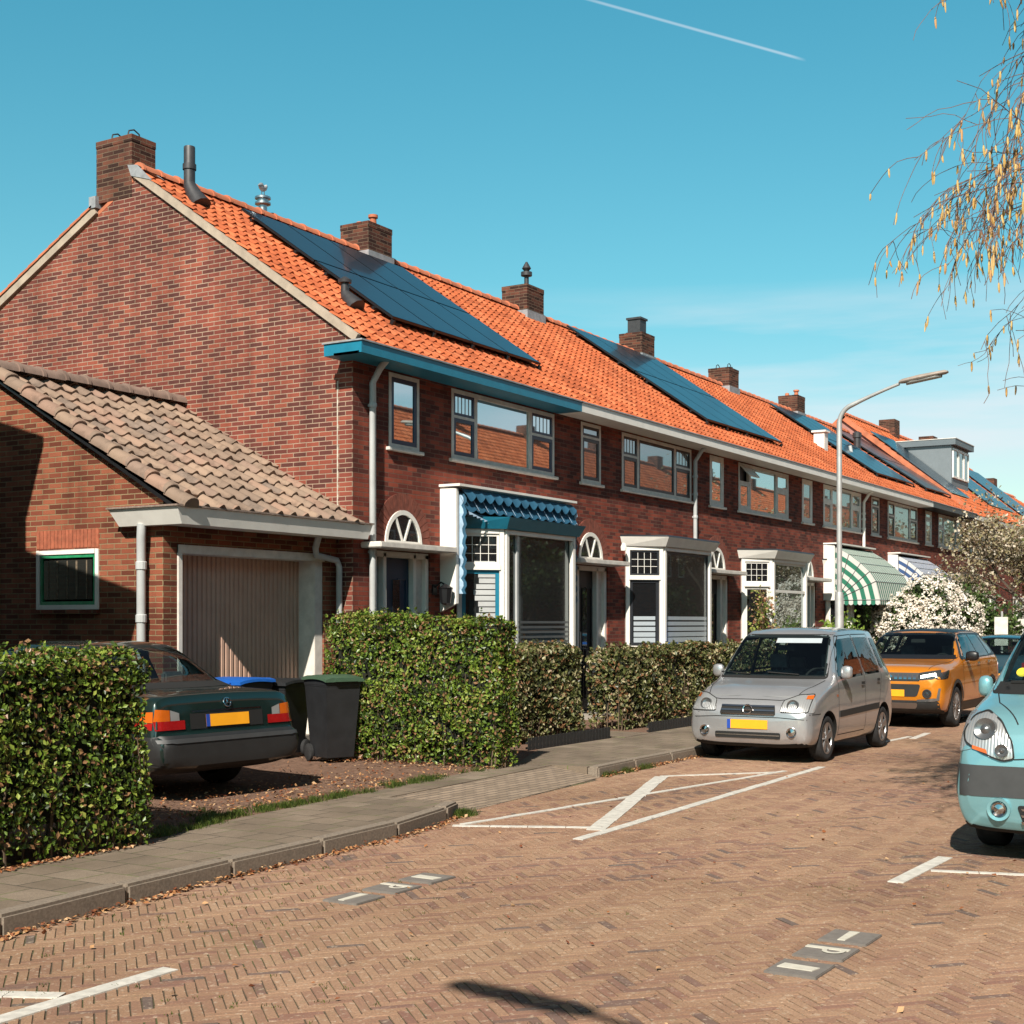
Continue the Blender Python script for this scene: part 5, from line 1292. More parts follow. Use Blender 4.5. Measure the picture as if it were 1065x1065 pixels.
    def wheel(s, ax, sg, r, tw, track, spokes, rimmat, rimtype):
        yo = sg*track; yi = sg*(track-tw); rr = r*.68; m = M()
        pr = [(rr, yi), (r*.93, yi), (r*.985, yi+sg*.02), (r, yi+sg*.045), (r, yo-sg*.045), (r*.985, yo-sg*.018), (r*.93, yo), (r*.80, yo+sg*.004), (rr, yo-sg*.006), (rr, yo-sg*.05)]
        m.lathe(pr, (ax, 0, r), 36, 'y'); w_ = m.build('wheel', MT['rubber'], s.t, smooth=True, ang=60)
        g = M(); g.lathe([(rr+.001, yo-sg*.004), (rr-.012, yo-sg*.010), (rr-.018, yo-sg*.05), (.02, yo-sg*.055)], (ax, 0, r), 30, 'y'); g.build('rim_barrel', MT['seam'] , w_, smooth=True, ang=50)
        g = M(); g.lathe([(rr+.002, yo-sg*.002), (rr-.020, yo-sg*.004), (rr-.024, yo-sg*.016)], (ax, 0, r), 36, 'y'); g.lathe([(.052, yo-sg*.02), (.045, yo-sg*.004), (0, yo-sg*.002)], (ax, 0, r), 16, 'y')
        for k in range(spokes):
            a = 2*math.pi*k/spokes+.3; ca, sa = math.cos(a), math.sin(a)
            w0, w1 = (.030, .042) if rimtype == 0 else (.020, .016)
            def P(rad, off, y): return (ax+ca*rad-sa*off, y, r+sa*rad+ca*off)
            y0, y1 = yo-sg*.012, yo-sg*.004
            for w_a, o_ in (((w0, w1), 0),) if rimtype == 0 else (((w0*.6, w1*.6), -.016), ((w0*.6, w1*.6), .016)):
                g.add([P(.03, o_-w_a[0], y0), P(.03, o_+w_a[0], y0), P(rr-.015, o_*1.8+w_a[1], y1), P(rr-.015, o_*1.8-w_a[1], y1), P(.03, o_-w_a[0]*1.2, y0-sg*.03), P(.03, o_+w_a[0]*1.2, y0-sg*.03), P(rr-.015, o_*1.8+w_a[1]*1.2, y1-sg*.03), P(rr-.015, o_*1.8-w_a[1]*1.2, y1-sg*.03)], [(0,1,2,3),(0,4,5,1),(1,5,6,2),(2,6,7,3),(3,7,4,0)])
        g.build('rim', MT[rimmat], w_)
    def hit(s, proj, a, b, off=0.0):
        o, d = {'L': (Vector((a, -3, b)), Vector((0, 1, 0))), 'R': (Vector((a, 3, b)), Vector((0, -1, 0))), 'F': (Vector((-2, a, b)), Vector((1, 0, 0))), 'B': (Vector((s.L+2, a, b)), Vector((-1, 0, 0))), 'T': (Vector((a, b, 4)), Vector((0, 0, -1)))}[proj]
        l, n, i, ds = s.bvh.ray_cast(o, d)
        if l is None: return None
        if n.dot(d) > 0: n = -n
        return l+n*off
    def decal(s, name, poly, proj, mat, off=.003, parent=None, step=.045, rnd=0, smooth=True):
        if rnd: poly = round_poly(poly, rnd)
        if mat == 'carglass': s.panes.append((proj, poly))
        bm = bmesh.new(); vs = [bm.verts.new((p[0], p[1], 0)) for p in poly]; bm.faces.new(vs)
        xs = [p[0] for p in poly]; ys = [p[1] for p in poly]
        for ax, lo, hi in ((0, min(xs), max(xs)), (1, min(ys), max(ys))):
            k = int((hi-lo)/step)
            for i in range(1, k+1):
                v = lo+(hi-lo)*i/(k+1); no = (1, 0, 0) if ax == 0 else (0, 1, 0); bmesh.ops.bisect_plane(bm, geom=bm.verts[:]+bm.edges[:]+bm.faces[:], plane_co=(v, v, 0), plane_no=no)
        bad = []
        for v in bm.verts:
            h_ = s.hit(proj, v.co.x, v.co.y, off)
            if h_ is None: bad.append(v)
            else: v.co = h_
        if bad: bmesh.ops.delete(bm, geom=bad, context='VERTS')
        bmesh.ops.recalc_face_normals(bm, faces=bm.faces)
        if bm.faces:
            # orient outwards
            f = max(bm.faces, key=lambda f: f.calc_area()); c = f.calc_center_median(); ref = {'L': Vector((0,-1,0)), 'R': Vector((0,1,0)), 'F': Vector((-1,0,0)), 'B': Vector((1,0,0)), 'T': Vector((0,0,1))}[proj]
            if f.normal.dot(ref) < 0: bmesh.ops.reverse_faces(bm, faces=bm.faces)
        me = bpy.data.meshes.new(name); bm.to_mesh(me); bm.free(); me.materials.append(MT[mat] if isinstance(mat, str) else mat)
        if smooth: smooth_mesh(me, 50)
        return link(name, me, parent or s.t)
    def open_windows(s):
        # cut the body away behind every pane and line the shell with dark trim
        me = s.body.data; bm = bmesh.new(); bm.from_mesh(me); dead = []
        for f in bm.faces:
            c = f.calc_center_median()
            if c.z < .85: continue
            for proj, poly in s.panes:
                ab = {'L': (c.x, c.z), 'R': (c.x, c.z), 'F': (c.y, c.z), 'B': (c.y, c.z)}[proj]
                n = f.normal
                if (proj == 'L' and (c.y > -.4)) or (proj == 'R' and (c.y < .4)) or (proj == 'F' and n.x > -.15) or (proj == 'B' and n.x < .15): continue
                ins = False; k = len(poly)
                for i in range(k):
                    (x1, y1), (x2, y2) = poly[i], poly[i-1]
                    if (y1 > ab[1]) != (y2 > ab[1]) and ab[0] < (x2-x1)*(ab[1]-y1)/(y2-y1)+x1: ins = not ins
                if ins: dead.append(f); break
        bmesh.ops.delete(bm, geom=dead, context='FACES')
        lin = bm.copy(); bm.to_mesh(me); bm.free()
        bmesh.ops.delete(lin, geom=[f for f in lin.faces if f.calc_center_median().z < .55 or (abs(f.normal.x) > .97)], context='FACES')
        for v in lin.verts: v.co -= v.normal*.018
        bmesh.ops.reverse_faces(lin, faces=lin.faces); m2 = bpy.data.meshes.new('cabin_lining'); lin.to_mesh(m2); lin.free(); m2.materials.clear(); m2.materials.append(MT['cabin']); link('cabin_lining', m2, s.t)
    def interior(s, xd, xs_, xr, zf=.35, wheel_z=.95, wy=.36, seat_h=1.28):
        m = M(); w_ = s.W-.16; m.prism([(xd-.15,.5),(xd-.2,.93),(xd+.28,.95),(xd+.42,.86),(xd+.45,.5)], 'y', -w_, w_); m.build('dashboard', MT['cabin'], s.t, bevel=.02)
        M().box(xd, -w_, .33, xr+.55, w_, .36).build('cabin_floor', MT['cabin'], s.t)
        for sg in (-1, 1):
            m = M(); y = sg*wy; m.prism([(xs_-.45,.48),(xs_-.45,.60),(xs_+.02,.58),(xs_+.17,seat_h-.22),(xs_+.26,seat_h-.22),(xs_+.12,.48)], 'y', y-.23, y+.23); m.build('front_seat', MT['seat'], s.t, bevel=.05, seg=3, smooth=True)
            m = M(); m.box(xs_+.17, y-.12, seat_h-.18, xs_+.25, y+.12, seat_h); m.box(xs_+.20, y-.05, seat_h-.24, xs_+.22, y-.035, seat_h-.18); m.box(xs_+.20, y+.035, seat_h-.24, xs_+.22, y+.05, seat_h-.18); m.build('headrest', MT['seat'], s.t, bevel=.02)
        m = M(); m.prism([(xr-.45,.48),(xr-.45,.60),(xr,.58),(xr+.17,seat_h-.22),(xr+.26,seat_h-.22),(xr+.12,.48)], 'y', -w_+.04, w_-.04); m.build('rear_seat', MT['seat'], s.t, bevel=.05, seg=3, smooth=True)
        for y in (-.38, .38): M().box(xr+.17, y-.12, seat_h-.22, xr+.25, y+.12, seat_h-.06).build('headrest', MT['seat'], s.t, bevel=.02)
        g = M(); c = Vector((xd+.55, -wy, wheel_z)); t_ = R(62); n = 28      # steering wheel at the car's left (y negative seen from the front)
        g.tube([c+Vector((.19*math.cos(2*math.pi*i/n)*math.cos(t_), .19*math.sin(2*math.pi*i/n), .19*math.cos(2*math.pi*i/n)*math.sin(t_))) for i in range(n+1)], .014, 6, cap=False)
        g.tube([c, c+Vector((-.2,0,-.12))], .04, 8); g.tube([c-Vector((0,.18,0)), c+Vector((0,.18,0))], .018, 6); g.build('steering_wheel', MT['seam'], s.t, smooth=True)
        q = s.hit('F', 0, s.mz, -.05); M().box(q.x+.02, -.12, q.z-.10, q.x+.045, .12, q.z-.03).build('rear_view_mirror', MT['seam'], s.t, bevel=.01)
    def both(s, name, poly, mat, off=.003, **k):
        return [s.decal(name, poly, p, mat, off, **k) for p in 'LR']
    def seal(s, poly, proj, w=.05, off=.002, mat='seam', rnd=.05, name='trim_seal'):
        P = round_poly(poly, rnd, 6); c = (sum(p[0] for p in P)/len(P), sum(p[1] for p in P)/len(P)); m = M(); vs = []; pp = []
        for a, b in zip(P, P[1:]+P[:1]):
            k = max(1, int(math.hypot(b[0]-a[0], b[1]-a[1])/.04)); pp += [(a[0]+(b[0]-a[0])*i/k, a[1]+(b[1]-a[1])*i/k) for i in range(k)]
        n = len(pp); last = None
        for i, p in enumerate(pp):
            a, b = pp[i-1], pp[(i+1) % n]; t = Vector((b[0]-a[0], b[1]-a[1])).normalized(); nn = Vector((-t.y, t.x))
            if nn.dot(Vector((c[0]-p[0], c[1]-p[1]))) < 0: nn = -nn
            for q in (Vector(p), Vector(p)+nn*w):
                h_ = s.hit(proj, q.x, q.y, off); h_ = last if h_ is None else h_; vs.append(tuple(h_) if h_ is not None else (0,0,0)); last = h_
        m.add(vs, [(2*i, 2*i+1, 2*((i+1) % n)+1, 2*((i+1) % n)) for i in range(n)]); return m.build(name, MT[mat], s.t)
    def line(s, name, pts, proj, mat='seam', w=.009, off=.0025, parent=None):
        m = M(); L_ = []
        pp = []
        for a, b in zip(pts, pts[1:]):
            a, b = Vector(a), Vector(b); k = max(1, int((b-a).length/.05)); pp += [a.lerp(b, i/k) for i in range(k)]
        pp.append(Vector(pts[-1])); vs = []
        for i, p in enumerate(pp):
            t = (pp[min(i+1, len(pp)-1)]-pp[max(0, i-1)]).normalized(); n = Vector((-t.y, t.x))*w/2
            for q in (p-n, p+n):
                h_ = s.hit(proj, q.x, q.y, off); vs.append(tuple(h_) if h_ is not None else (L_[-1] if L_ else (0, 0, 0))); L_.append(vs[-1])
        m.add(vs, [(2*i, 2*i+1, 2*i+3, 2*i+2) for i in range(len(pp)-1)]); return m.build(name, MT[mat] if isinstance(mat, str) else mat, parent or s.body)
    def rlamp(s, name, y, z, prof, mat, parent, off=.012):
        q = s.hit('F', y, z, off); q0 = s.hit('F', y, z, 0); n = (q-q0).normalized(); n = (n+Vector((-1.2,0,0))).normalized()
        rot = Vector((1,0,0)).rotation_difference(-n).to_matrix().to_4x4(); g = M(); g.lathe(prof, (0,0,0), 24, 'x'); g.xform(Matrix.Translation(q) @ rot); return g.build(name, MT[mat], parent, smooth=True)
    def mirror(s, x, z, matname, size=(.10, .11, .085)):
        for sg in (-1, 1):
            b = s.hit('L' if sg < 0 else 'R', x+.06, z, 0)
            m = M(); bm_ = []; y = b.y+sg*(.02+size[1]); 
            # rounded shell built as a squashed sphere section
            prof = []; n = 14
            for i in range(8):
                a = -math.pi/2+math.pi*i/7; prof.append((math.cos(a), math.sin(a)))
            for i, (c_, s_) in enumerate(prof):
                for k in range(n):
                    t = 2*math.pi*k/n; cx = abs(math.cos(t))**.7*(1 if math.cos(t) > 0 else -1); sz = abs(math.sin(t))**.7*(1 if math.sin(t) > 0 else -1)
                    px = x+size[0]*.6*cx*abs(c_)**.5; px = min(px, x+size[0]*.25); m.v.append((px, y+size[1]*s_, z+.05+size[2]*sz*abs(c_)**.5))
            m.f += [(i*n+k, i*n+(k+1) % n, (i+1)*n+(k+1) % n, (i+1)*n+k) for i in range(7) for k in range(n)]; m.mi += [0]*(7*n)
            o = m.build('mirror', matname, s.t, smooth=True, ang=60)
            g = M(); g.tube([(x+.03, b.y-sg*.03, z-.03), (x+.01, y-sg*size[1]*.5, z)], .022, 6); g.build('mirror_arm', MT['plastic'], o)
    def plate(s, proj, z, w=.52, h=.11, off=.012, y=0):
        o = s.decal('licence_plate', [(y-w/2, z-h/2), (y+w/2, z-h/2), (y+w/2, z+h/2), (y-w/2, z+h/2)], proj, 'plate', off, step=.2)
        sgn = 1 if proj == 'F' else -1   # blue band is at the reader's left
        # looking at the front (towards +x), the viewer's left is +y
        a = y+sgn*(w/2-.045); b = y+sgn*w/2; s.decal('plate_band', [(min(a,b), z-h/2), (max(a,b), z-h/2), (max(a,b), z+h/2), (min(a,b), z+h/2)], proj, 'plateblue', off+.002, parent=o, step=.2)
        return o
def ringmesh(parent, name, c, nrm, R_, r_, mat, n=24):
    nrm = Vector(nrm).normalized(); a = nrm.orthogonal().normalized(); b = nrm.cross(a); m = M(); c = Vector(c)
    m.tube([c+(a*math.cos(2*math.pi*i/n)+b*math.sin(2*math.pi*i/n))*R_ for i in range(n+1)], r_, 6, cap=False); return m.build(name, mat, parent, smooth=True)

# ---- silver mini MPV -------------------------------------------------------
SIL = paint('silver_paint', (.42,.42,.43), .60, .30)
ag = [(0.00,.30,.56,.45,.64,.55,.62,.60,.50,.61),(.04,.23,.66,.42,.745,.60,.72,.68,.60,.70),(.12,.19,.70,.42,.79,.66,.76,.755,.64,.78),(.30,.18,.72,.45,.805,.76,.78,.86,.67,.89),
      (.70,.18,.72,.5,.81,.90,.79,.965,.67,.99),(.84,.18,.72,.5,.81,.93,.79,1.0,.68,1.03),(1.02,.18,.72,.5,.81,.96,.79,1.17,.665,1.20),(1.45,.18,.72,.5,.81,.99,.785,1.53,.585,1.585),(1.65,.18,.72,.5,.81,1.0,.785,1.575,.59,1.635),
      (2.3,.18,.72,.5,.81,1.02,.785,1.585,.60,1.65),(3.0,.18,.72,.5,.81,1.03,.78,1.565,.585,1.63),(3.22,.18,.72,.5,.80,1.02,.77,1.48,.57,1.56),(3.42,.2,.70,.5,.78,1.0,.745,1.15,.62,1.22),(3.50,.25,.68,.5,.75,.9,.70,.98,.60,1.0),(3.54,.32,.6,.5,.68,.8,.62,.85,.5,.86)]
c = Car('silver_car', 'small silver people carrier parked nose towards the camera at the left kerb', 'car', (16.0, 6.38, 0), 0, ag, SIL, (.64, 2.95), .285, .165, .79)
c.seal([(-.715,1.0),(-.60,1.555),(.60,1.555),(.715,1.0)], 'F', .045)
c.decal('windscreen', [(-.69,1.02),(-.575,1.54),(.575,1.54),(.69,1.02)], 'F', 'carglass', .005, rnd=.05)
c.decal('sun_strip', [(-.50,1.44),(-.49,1.50),(.10,1.50),(.10,1.44)], 'F', 'film', .007)
for P in ([(1.10,1.03),(1.50,1.49),(2.02,1.51),(2.10,1.04)], [(2.17,1.05),(2.09,1.51),(2.70,1.51),(2.84,1.06)], [(2.93,1.08),(2.82,1.50),(3.08,1.48),(3.24,1.12)]):
    c.seal(P, 'L', .03, .003, rnd=.04); c.seal(P, 'R', .03, .003, rnd=.04); c.both('side_window', P, 'carglass', .004, rnd=.04)
for pj in 'LR':
    c.line('door_seam', [(1.03,.32),(1.03,.99),(1.47,1.53),(2.04,1.55),(2.13,1.0),(2.13,.30),(1.03,.30)], pj); c.line('door_seam', [(2.13,1.0),(2.07,1.55),(2.74,1.55),(2.88,1.0),(2.74,.62)], pj)
    c.decal('side_moulding', [(1.05,.52),(1.05,.60),(2.72,.63),(2.72,.55)], pj, 'plastic', .008)
    c.decal('door_handle', [(1.92,.90),(1.92,.935),(2.06,.935),(2.06,.90)], pj, 'plastic', .02); c.decal('door_handle', [(2.62,.92),(2.62,.955),(2.75,.955),(2.75,.92)], pj, 'plastic', .02)
    c.decal('indicator', [(.95,.78),(.95,.81),(1.0,.81),(1.0,.78)], pj, 'amber', .006)
for sg in (-1, 1):
    h = [(.41,.62),(.43,.76),(.60,.83),(.74,.84),(.745,.62)]
    c.decal('headlight', [(sg*a, b) for a, b in h], 'F', 'lampclear', .010, rnd=.03); c.seal([(sg*a, b) for a, b in h], 'F', .008, .012, rnd=.03)
    o = c.decal('indicator', [(sg*.68,.775),(sg*.68,.815),(sg*.735,.82),(sg*.74,.775)], 'F', 'amber', .014)
    c.decal('headlight', [(.06,.62),(.10,.80),(.30,.82),(.16,.62)], 'L' if sg < 0 else 'R', 'lampclear', .008, rnd=.03)
    c.rlamp('lamp_reflector', sg*.56, .70, [(.075, .03), (.068, -.010), (.05, .012), (0, .02)], 'reflector', o, .016)
    c.rlamp('fog_lamp', sg*.56, .385, [(.066, .02), (.060, -.008), (.045, .004), (.02, .0), (0, -.004)], 'chrome', c.t)
c.decal('grille', [(-.36,.585),(-.34,.70),(.34,.70),(.36,.585)], 'F', 'seam', .006, rnd=.03)
for z in (.592, .638, .688): c.decal('grille_bar', [(-.345,z-.010),(-.34,z+.010),(.34,z+.010),(.345,z-.008)], 'F', 'chrome', .014)
q = c.hit('F', 0, .645, .02); ringmesh(c.t, 'badge', q, (1, 0, -.3), .055, .010, MT['chrome']); M().box(q.x-.012, -.075, .636, q.x, .075, .652).build('badge', MT['chrome'], c.t)
c.decal('lower_grille', [(-.42,.30),(-.42,.375),(.42,.375),(.42,.30)], 'F', 'seam', .006, rnd=.02); c.decal('grille_bar', [(-.41,.333),(-.41,.347),(.41,.347),(.41,.333)], 'F', 'chrome', .012)
c.line('bumper_seam', [(-.74,.54),(-.4,.56),(.4,.56),(.74,.54)], 'F'); c.line('bumper_seam', [(.02,.60),(.35,.60)], 'L'); c.line('bumper_seam', [(.02,.60),(.35,.60)], 'R')
c.line('bonnet_seam', [(.14,-.56),(.5,-.66),(.82,-.70)], 'T'); c.line('bonnet_seam', [(.14,.56),(.5,.66),(.82,.70)], 'T'); c.line('bonnet_seam', [(.14,-.56),(.105,-.38),(.105,.38),(.14,.56)], 'T')
c.plate('F', .47); c.mirror(1.16, 1.03, SIL, (.08, .075, .085))
for sg in (-1, 1): c.decal('roof_rail', [(1.7,sg*.555),(1.7,sg*.575),(3.0,sg*.565),(3.0,sg*.545)], 'T', 'plastic', .012)
for y in (-.35, .3):
    g = M(); a = c.hit('F', y, 1.035, .02); b = c.hit('F', y+.42, 1.06, .02); g.tube([a, b], .010, 5); g.build('wiper', MT['seam'], c.t)
c.mz = 1.48; c.open_windows(); c.interior(1.0, 1.85, 2.65)
# ---- orange SUV ------------------------------------------------------------
ORA = paint('orange_paint', (.62,.21,.012), .35, .30)
vi = [(0.00,.40,.60,.55,.70,.72,.68,.80,.58,.82),(.06,.30,.72,.55,.83,.84,.80,.92,.68,.93),(.18,.25,.76,.55,.87,.92,.84,.985,.71,1.0),(.5,.22,.78,.6,.885,.96,.86,1.03,.73,1.05),
      (1.05,.22,.78,.6,.887,1.02,.86,1.08,.73,1.11),(1.2,.22,.78,.6,.887,1.04,.86,1.12,.73,1.14),(1.45,.22,.78,.6,.887,1.06,.86,1.29,.70,1.32),(1.87,.22,.78,.6,.887,1.07,.86,1.50,.62,1.555),(2.2,.22,.78,.6,.887,1.08,.86,1.535,.62,1.60),
      (3.2,.22,.78,.6,.887,1.10,.86,1.53,.62,1.60),(3.75,.22,.78,.6,.88,1.10,.85,1.46,.60,1.54),(3.98,.25,.77,.6,.87,1.08,.83,1.22,.64,1.26),(4.1,.3,.75,.6,.85,.98,.80,1.05,.62,1.07),(4.17,.38,.66,.6,.76,.8,.70,.86,.55,.88)]
c = Car('orange_car', 'orange compact SUV with a black roof parked behind the silver car', 'car', (22.42, 6.52, 0), 0, vi, ORA, (.86, 3.36), .335, .21, .875, spokes=10, rimmat='rim', rimtype=1)
c.decal('roof_panel', [(1.90,-.60),(1.90,.60),(3.75,.60),(3.75,-.60)], 'T', 'black', .004, rnd=.1)
c.seal([(-.80,1.10),(-.645,1.57),(.645,1.57),(.80,1.10)], 'F', .07, mat='black')
c.decal('windscreen', [(-.74,1.13),(-.61,1.53),(.61,1.53),(.74,1.13)], 'F', 'carglass', .005, rnd=.05)
[c.seal([(1.30,1.09),(1.80,1.535),(3.72,1.53),(3.86,1.13)], pj_, .055, .003, 'black') for pj_ in 'LR']; [c.decal('window_pillar', P_, pj_, 'black', .0035) for pj_ in 'LR' for P_ in ([(2.42,1.10),(2.36,1.52),(2.50,1.52),(2.55,1.10)], [(3.18,1.12),(3.06,1.51),(3.22,1.51),(3.34,1.12)], [(3.58,1.14),(3.50,1.50),(3.74,1.50),(3.84,1.14)])]
for P in ([(1.50,1.12),(1.90,1.49),(2.40,1.50),(2.46,1.13)], [(2.53,1.13),(2.48,1.50),(3.10,1.49),(3.22,1.14)], [(3.30,1.15),(3.20,1.48),(3.55,1.47),(3.62,1.18)]): c.both('side_window', P, 'carglass', .006, rnd=.03)
for pj in 'LR':
    c.line('door_seam', [(1.35,.45),(1.30,.95),(1.36,1.10)], pj); c.line('door_seam', [(2.49,1.12),(2.49,.40),(1.38,.38)], pj); c.line('door_seam', [(3.24,1.13),(3.10,.85),(2.95,.42),(2.49,.40)], pj)
    c.decal('sill_cladding', [(1.25,.20),(1.25,.40),(2.98,.40),(2.98,.20)], pj, 'plastic', .010)
    for ax in (.86, 3.36):
        pts = [(ax+.395*math.cos(a), .335+.395*math.sin(a)) for a in np.linspace(R(-12), R(192), 16)]+[(ax+.455*math.cos(a), .335+.455*math.sin(a)) for a in np.linspace(R(192), R(-12), 16)]
        m = M(); vs = [c.hit(pj, a, b, .010) for a, b in pts]
        if all(v is not None for v in vs): n = 16; m.add([tuple(v) for v in vs], [(i, i+1, 31-i-1, 31-i) for i in range(15)]); m.build('arch_cladding', MT['plastic'], c.t)
    c.decal('door_handle', [(2.24,1.0),(2.24,1.03),(2.42,1.035),(2.42,1.005)], pj, 'chrome', .02); c.decal('door_handle', [(3.0,1.01),(3.0,1.04),(3.16,1.045),(3.16,1.015)], pj, 'chrome', .02)
    c.decal('headlight', [(.03,.80),(.06,.90),(.42,.95),(.30,.82)], pj, 'lampdark', .007, rnd=.02)
c.decal('grille', [(-.50,.77),(-.52,.90),(.52,.90),(.50,.77)], 'F', 'plastic', .006, rnd=.02)
for i in range(5):
    for sg in (-1, 1): y = sg*(.12+.075*i); c.decal('grille_slot', [(y-.024,.80),(y-.026,.87),(y+.026,.87),(y+.024,.80)], 'F', 'chrome', .010)
q = .075; c.decal('badge', [(-.07,.835),(.0,.885),(.055,.86),(.02,.84),(.07,.815),(-.0,.765),(-.055,.79),(-.02,.81)], 'F', 'chrome', .014, step=.5)
for sg in (-1, 1):
    o = c.decal('headlight', [(sg*.47,.79),(sg*.48,.90),(sg*.80,.95),(sg*.82,.86),(sg*.70,.80)], 'F', 'lampdark', .008, rnd=.02)
    c.decal('lamp_element', [(sg*.52,.81),(sg*.52,.86),(sg*.74,.90),(sg*.76,.86)], 'F', 'lampclear', .012, parent=o)
    c.decal('fog_lamp_surround', [(sg*.50,.50),(sg*.52,.66),(sg*.78,.68),(sg*.80,.50)], 'F', ORA, .006, rnd=.05)
    qq = c.hit('F', sg*.62, .57, .012); g = M(); g.lathe([(.075, 0), (.06, -.01), (.05, 0), (.03, 0), (0, -.01)], tuple(qq), 18, 'x'); g.build('fog_lamp', MT['lampdark'], c.t)
    c.decal('silver_trim', [(sg*.46,.44),(sg*.46,.475),(sg*.76,.50),(sg*.79,.66),(sg*.82,.66),(sg*.80,.47),(sg*.72,.45)], 'F', 'alu', .011)
c.decal('lower_grille', [(-.46,.52),(-.52,.72),(.52,.72),(.46,.52)], 'F', 'plastic', .006, rnd=.05); c.decal('bumper_skirt', [(-.80,.28),(-.80,.46),(.80,.46),(.80,.28)], 'F', 'plastic', .005, rnd=.06)
c.decal('skid_plate', [(-.44,.33),(-.47,.42),(.47,.42),(.44,.33)], 'F', 'alu', .009, rnd=.03)
c.plate('F', .575); c.mirror(1.52, 1.10, MT['black'])
c.line('bonnet_seam', [(.10,-.62),(.6,-.72),(1.15,-.76)], 'T'); c.line('bonnet_seam', [(.10,.62),(.6,.72),(1.15,.76)], 'T')
c.mz = 1.50; c.open_windows(); c.interior(1.35, 2.25, 3.0, seat_h=1.30, wheel_z=1.0)
# ---- teal van ----------------------------------------------------------------
TEA = paint('teal_paint', (.19,.40,.44), .40, .28); MT['tealflat'] = TEA
ka = [(0.00,.30,.66,.5,.80,.66,.77,.76,.64,.78),(.05,.23,.78,.5,.88,.80,.825,.90,.67,.92),(.18,.2,.81,.55,.905,.95,.85,1.03,.70,1.05),(.5,.2,.82,.6,.915,1.05,.87,1.13,.74,1.16),
      (.78,.2,.82,.6,.915,1.10,.87,1.21,.76,1.24),(1.0,.2,.82,.6,.915,1.12,.87,1.40,.73,1.44),(1.38,.2,.82,.6,.915,1.14,.87,1.66,.67,1.71),(1.68,.2,.82,.6,.915,1.14,.87,1.73,.67,1.795),
      (2.6,.2,.82,.6,.915,1.14,.87,1.74,.68,1.82),(3.9,.2,.82,.6,.90,1.14,.86,1.70,.67,1.78),(4.1,.22,.8,.6,.89,1.1,.84,1.5,.68,1.56),(4.18,.25,.78,.6,.87,1.0,.80,1.1,.66,1.12),(4.21,.32,.7,.6,.8,.8,.74,.86,.6,.87)]
c = Car('teal_van', 'light teal van parked at the right edge, nose towards the camera', 'van', (10.2, 1.60, 0), 0, ka, TEA, (.88, 3.58), .315, .20, .89)
c.seal([(-.80,1.17),(-.69,1.70),(.69,1.70),(.80,1.17)], 'F', .085)
c.decal('windscreen', [(-.75,1.24),(-.66,1.67),(.66,1.67),(.75,1.24)], 'F', 'carglass', .006, rnd=.08)
q = c.hit('F', .60, 1.32, .009); g = M(); g.lathe([(0, 0), (.042, 0)], tuple(q), 20, 'x'); g.xform(Matrix.Translation(q) @ Matrix.Rotation(R(38), 4, 'Y') @ Matrix.Translation(-q)); g.build('parking_sticker', simple('sticker_yellow', (.85,.62,.03), .5, var=.02), c.t)
for P in ([(1.10,1.20),(1.50,1.62),(2.15,1.63),(2.18,1.18)], [(2.30,1.18),(2.28,1.63),(3.0,1.63),(3.05,1.18)], [(3.18,1.2),(3.14,1.62),(3.8,1.60),(3.9,1.22)]): c.seal(P, 'L', .03, .003, rnd=.04); c.seal(P, 'R', .03, .003, rnd=.04); c.both('side_window', P, 'carglass', .004, rnd=.05)
for pj in 'LR':
    c.line('door_seam', [(1.02,.40),(1.0,1.10),(1.46,1.67),(2.2,1.69),(2.24,1.1),(2.24,.35),(1.3,.33)], pj); c.decal('side_moulding', [(1.1,.52),(1.1,.62),(3.2,.62),(3.2,.52)], pj, 'greyplastic', .008)
    c.decal('headlight', [(.03,.78),(.06,1.0),(.30,1.06),(.46,1.05),(.22,.78)], pj, 'lampclear', .007, rnd=.04)
    c.decal('bumper_band', [(.02,.47),(.02,.69),(.45,.69),(.45,.47)], pj, 'greyplastic', .005)
for sg in (-1, 1):
    h = [(.47,.74),(.49,.86),(.58,1.0),(.70,1.07),(.80,1.03),(.85,.92),(.83,.84),(.70,.77),(.56,.72)]
    o = c.decal('headlight', [(sg*a, b) for a, b in h], 'F', 'lampclear', .010, rnd=.03, step=.03)
    c.seal([(sg*a, b) for a, b in h], 'F', .012, .012, rnd=.03)
    for yy, zz, rr in ((.68, .93, .082), (.56, .79, .048)):
        c.rlamp('lamp_reflector', sg*yy, zz, [(rr, .05), (rr*.94, -.004), (rr*.7, .006), (rr*.45, .012), (rr*.3, .0), (0, -.006)], 'reflector', o, .034)
    c.decal('indicator', [(sg*.66,.77),(sg*.67,.80),(sg*.77,.825),(sg*.77,.80)], 'F', 'amber', .013)
    c.rlamp('fog_lamp_bezel', sg*.58, .385, [(.085, .03), (.080, -.010), (.060, -.006), (.055, .01)], 'tealflat', c.t, .014); c.rlamp('fog_lamp', sg*.58, .385, [(.056, .01), (.05, -.004), (.035, .006), (0, -.002)], 'chrome', c.t, .016)
c.decal('bumper_band', [(-.90,.47),(-.90,.69),(.90,.69),(.90,.47)], 'F', 'greyplastic', .006)
c.decal('upper_grille', [(-.38,.585),(-.38,.645),(.38,.645),(.38,.585)], 'F', 'seam', .010, rnd=.02)
c.decal('lower_grille', [(-.40,.26),(-.46,.42),(.46,.42),(.40,.26)], 'F', 'seam', .008, rnd=.03)
for z in (.30, .345, .39): c.decal('grille_bar', [(-.42,z-.007),(-.43,z+.009),(.43,z+.009),(.42,z-.007)], 'F', 'chrome', .014)
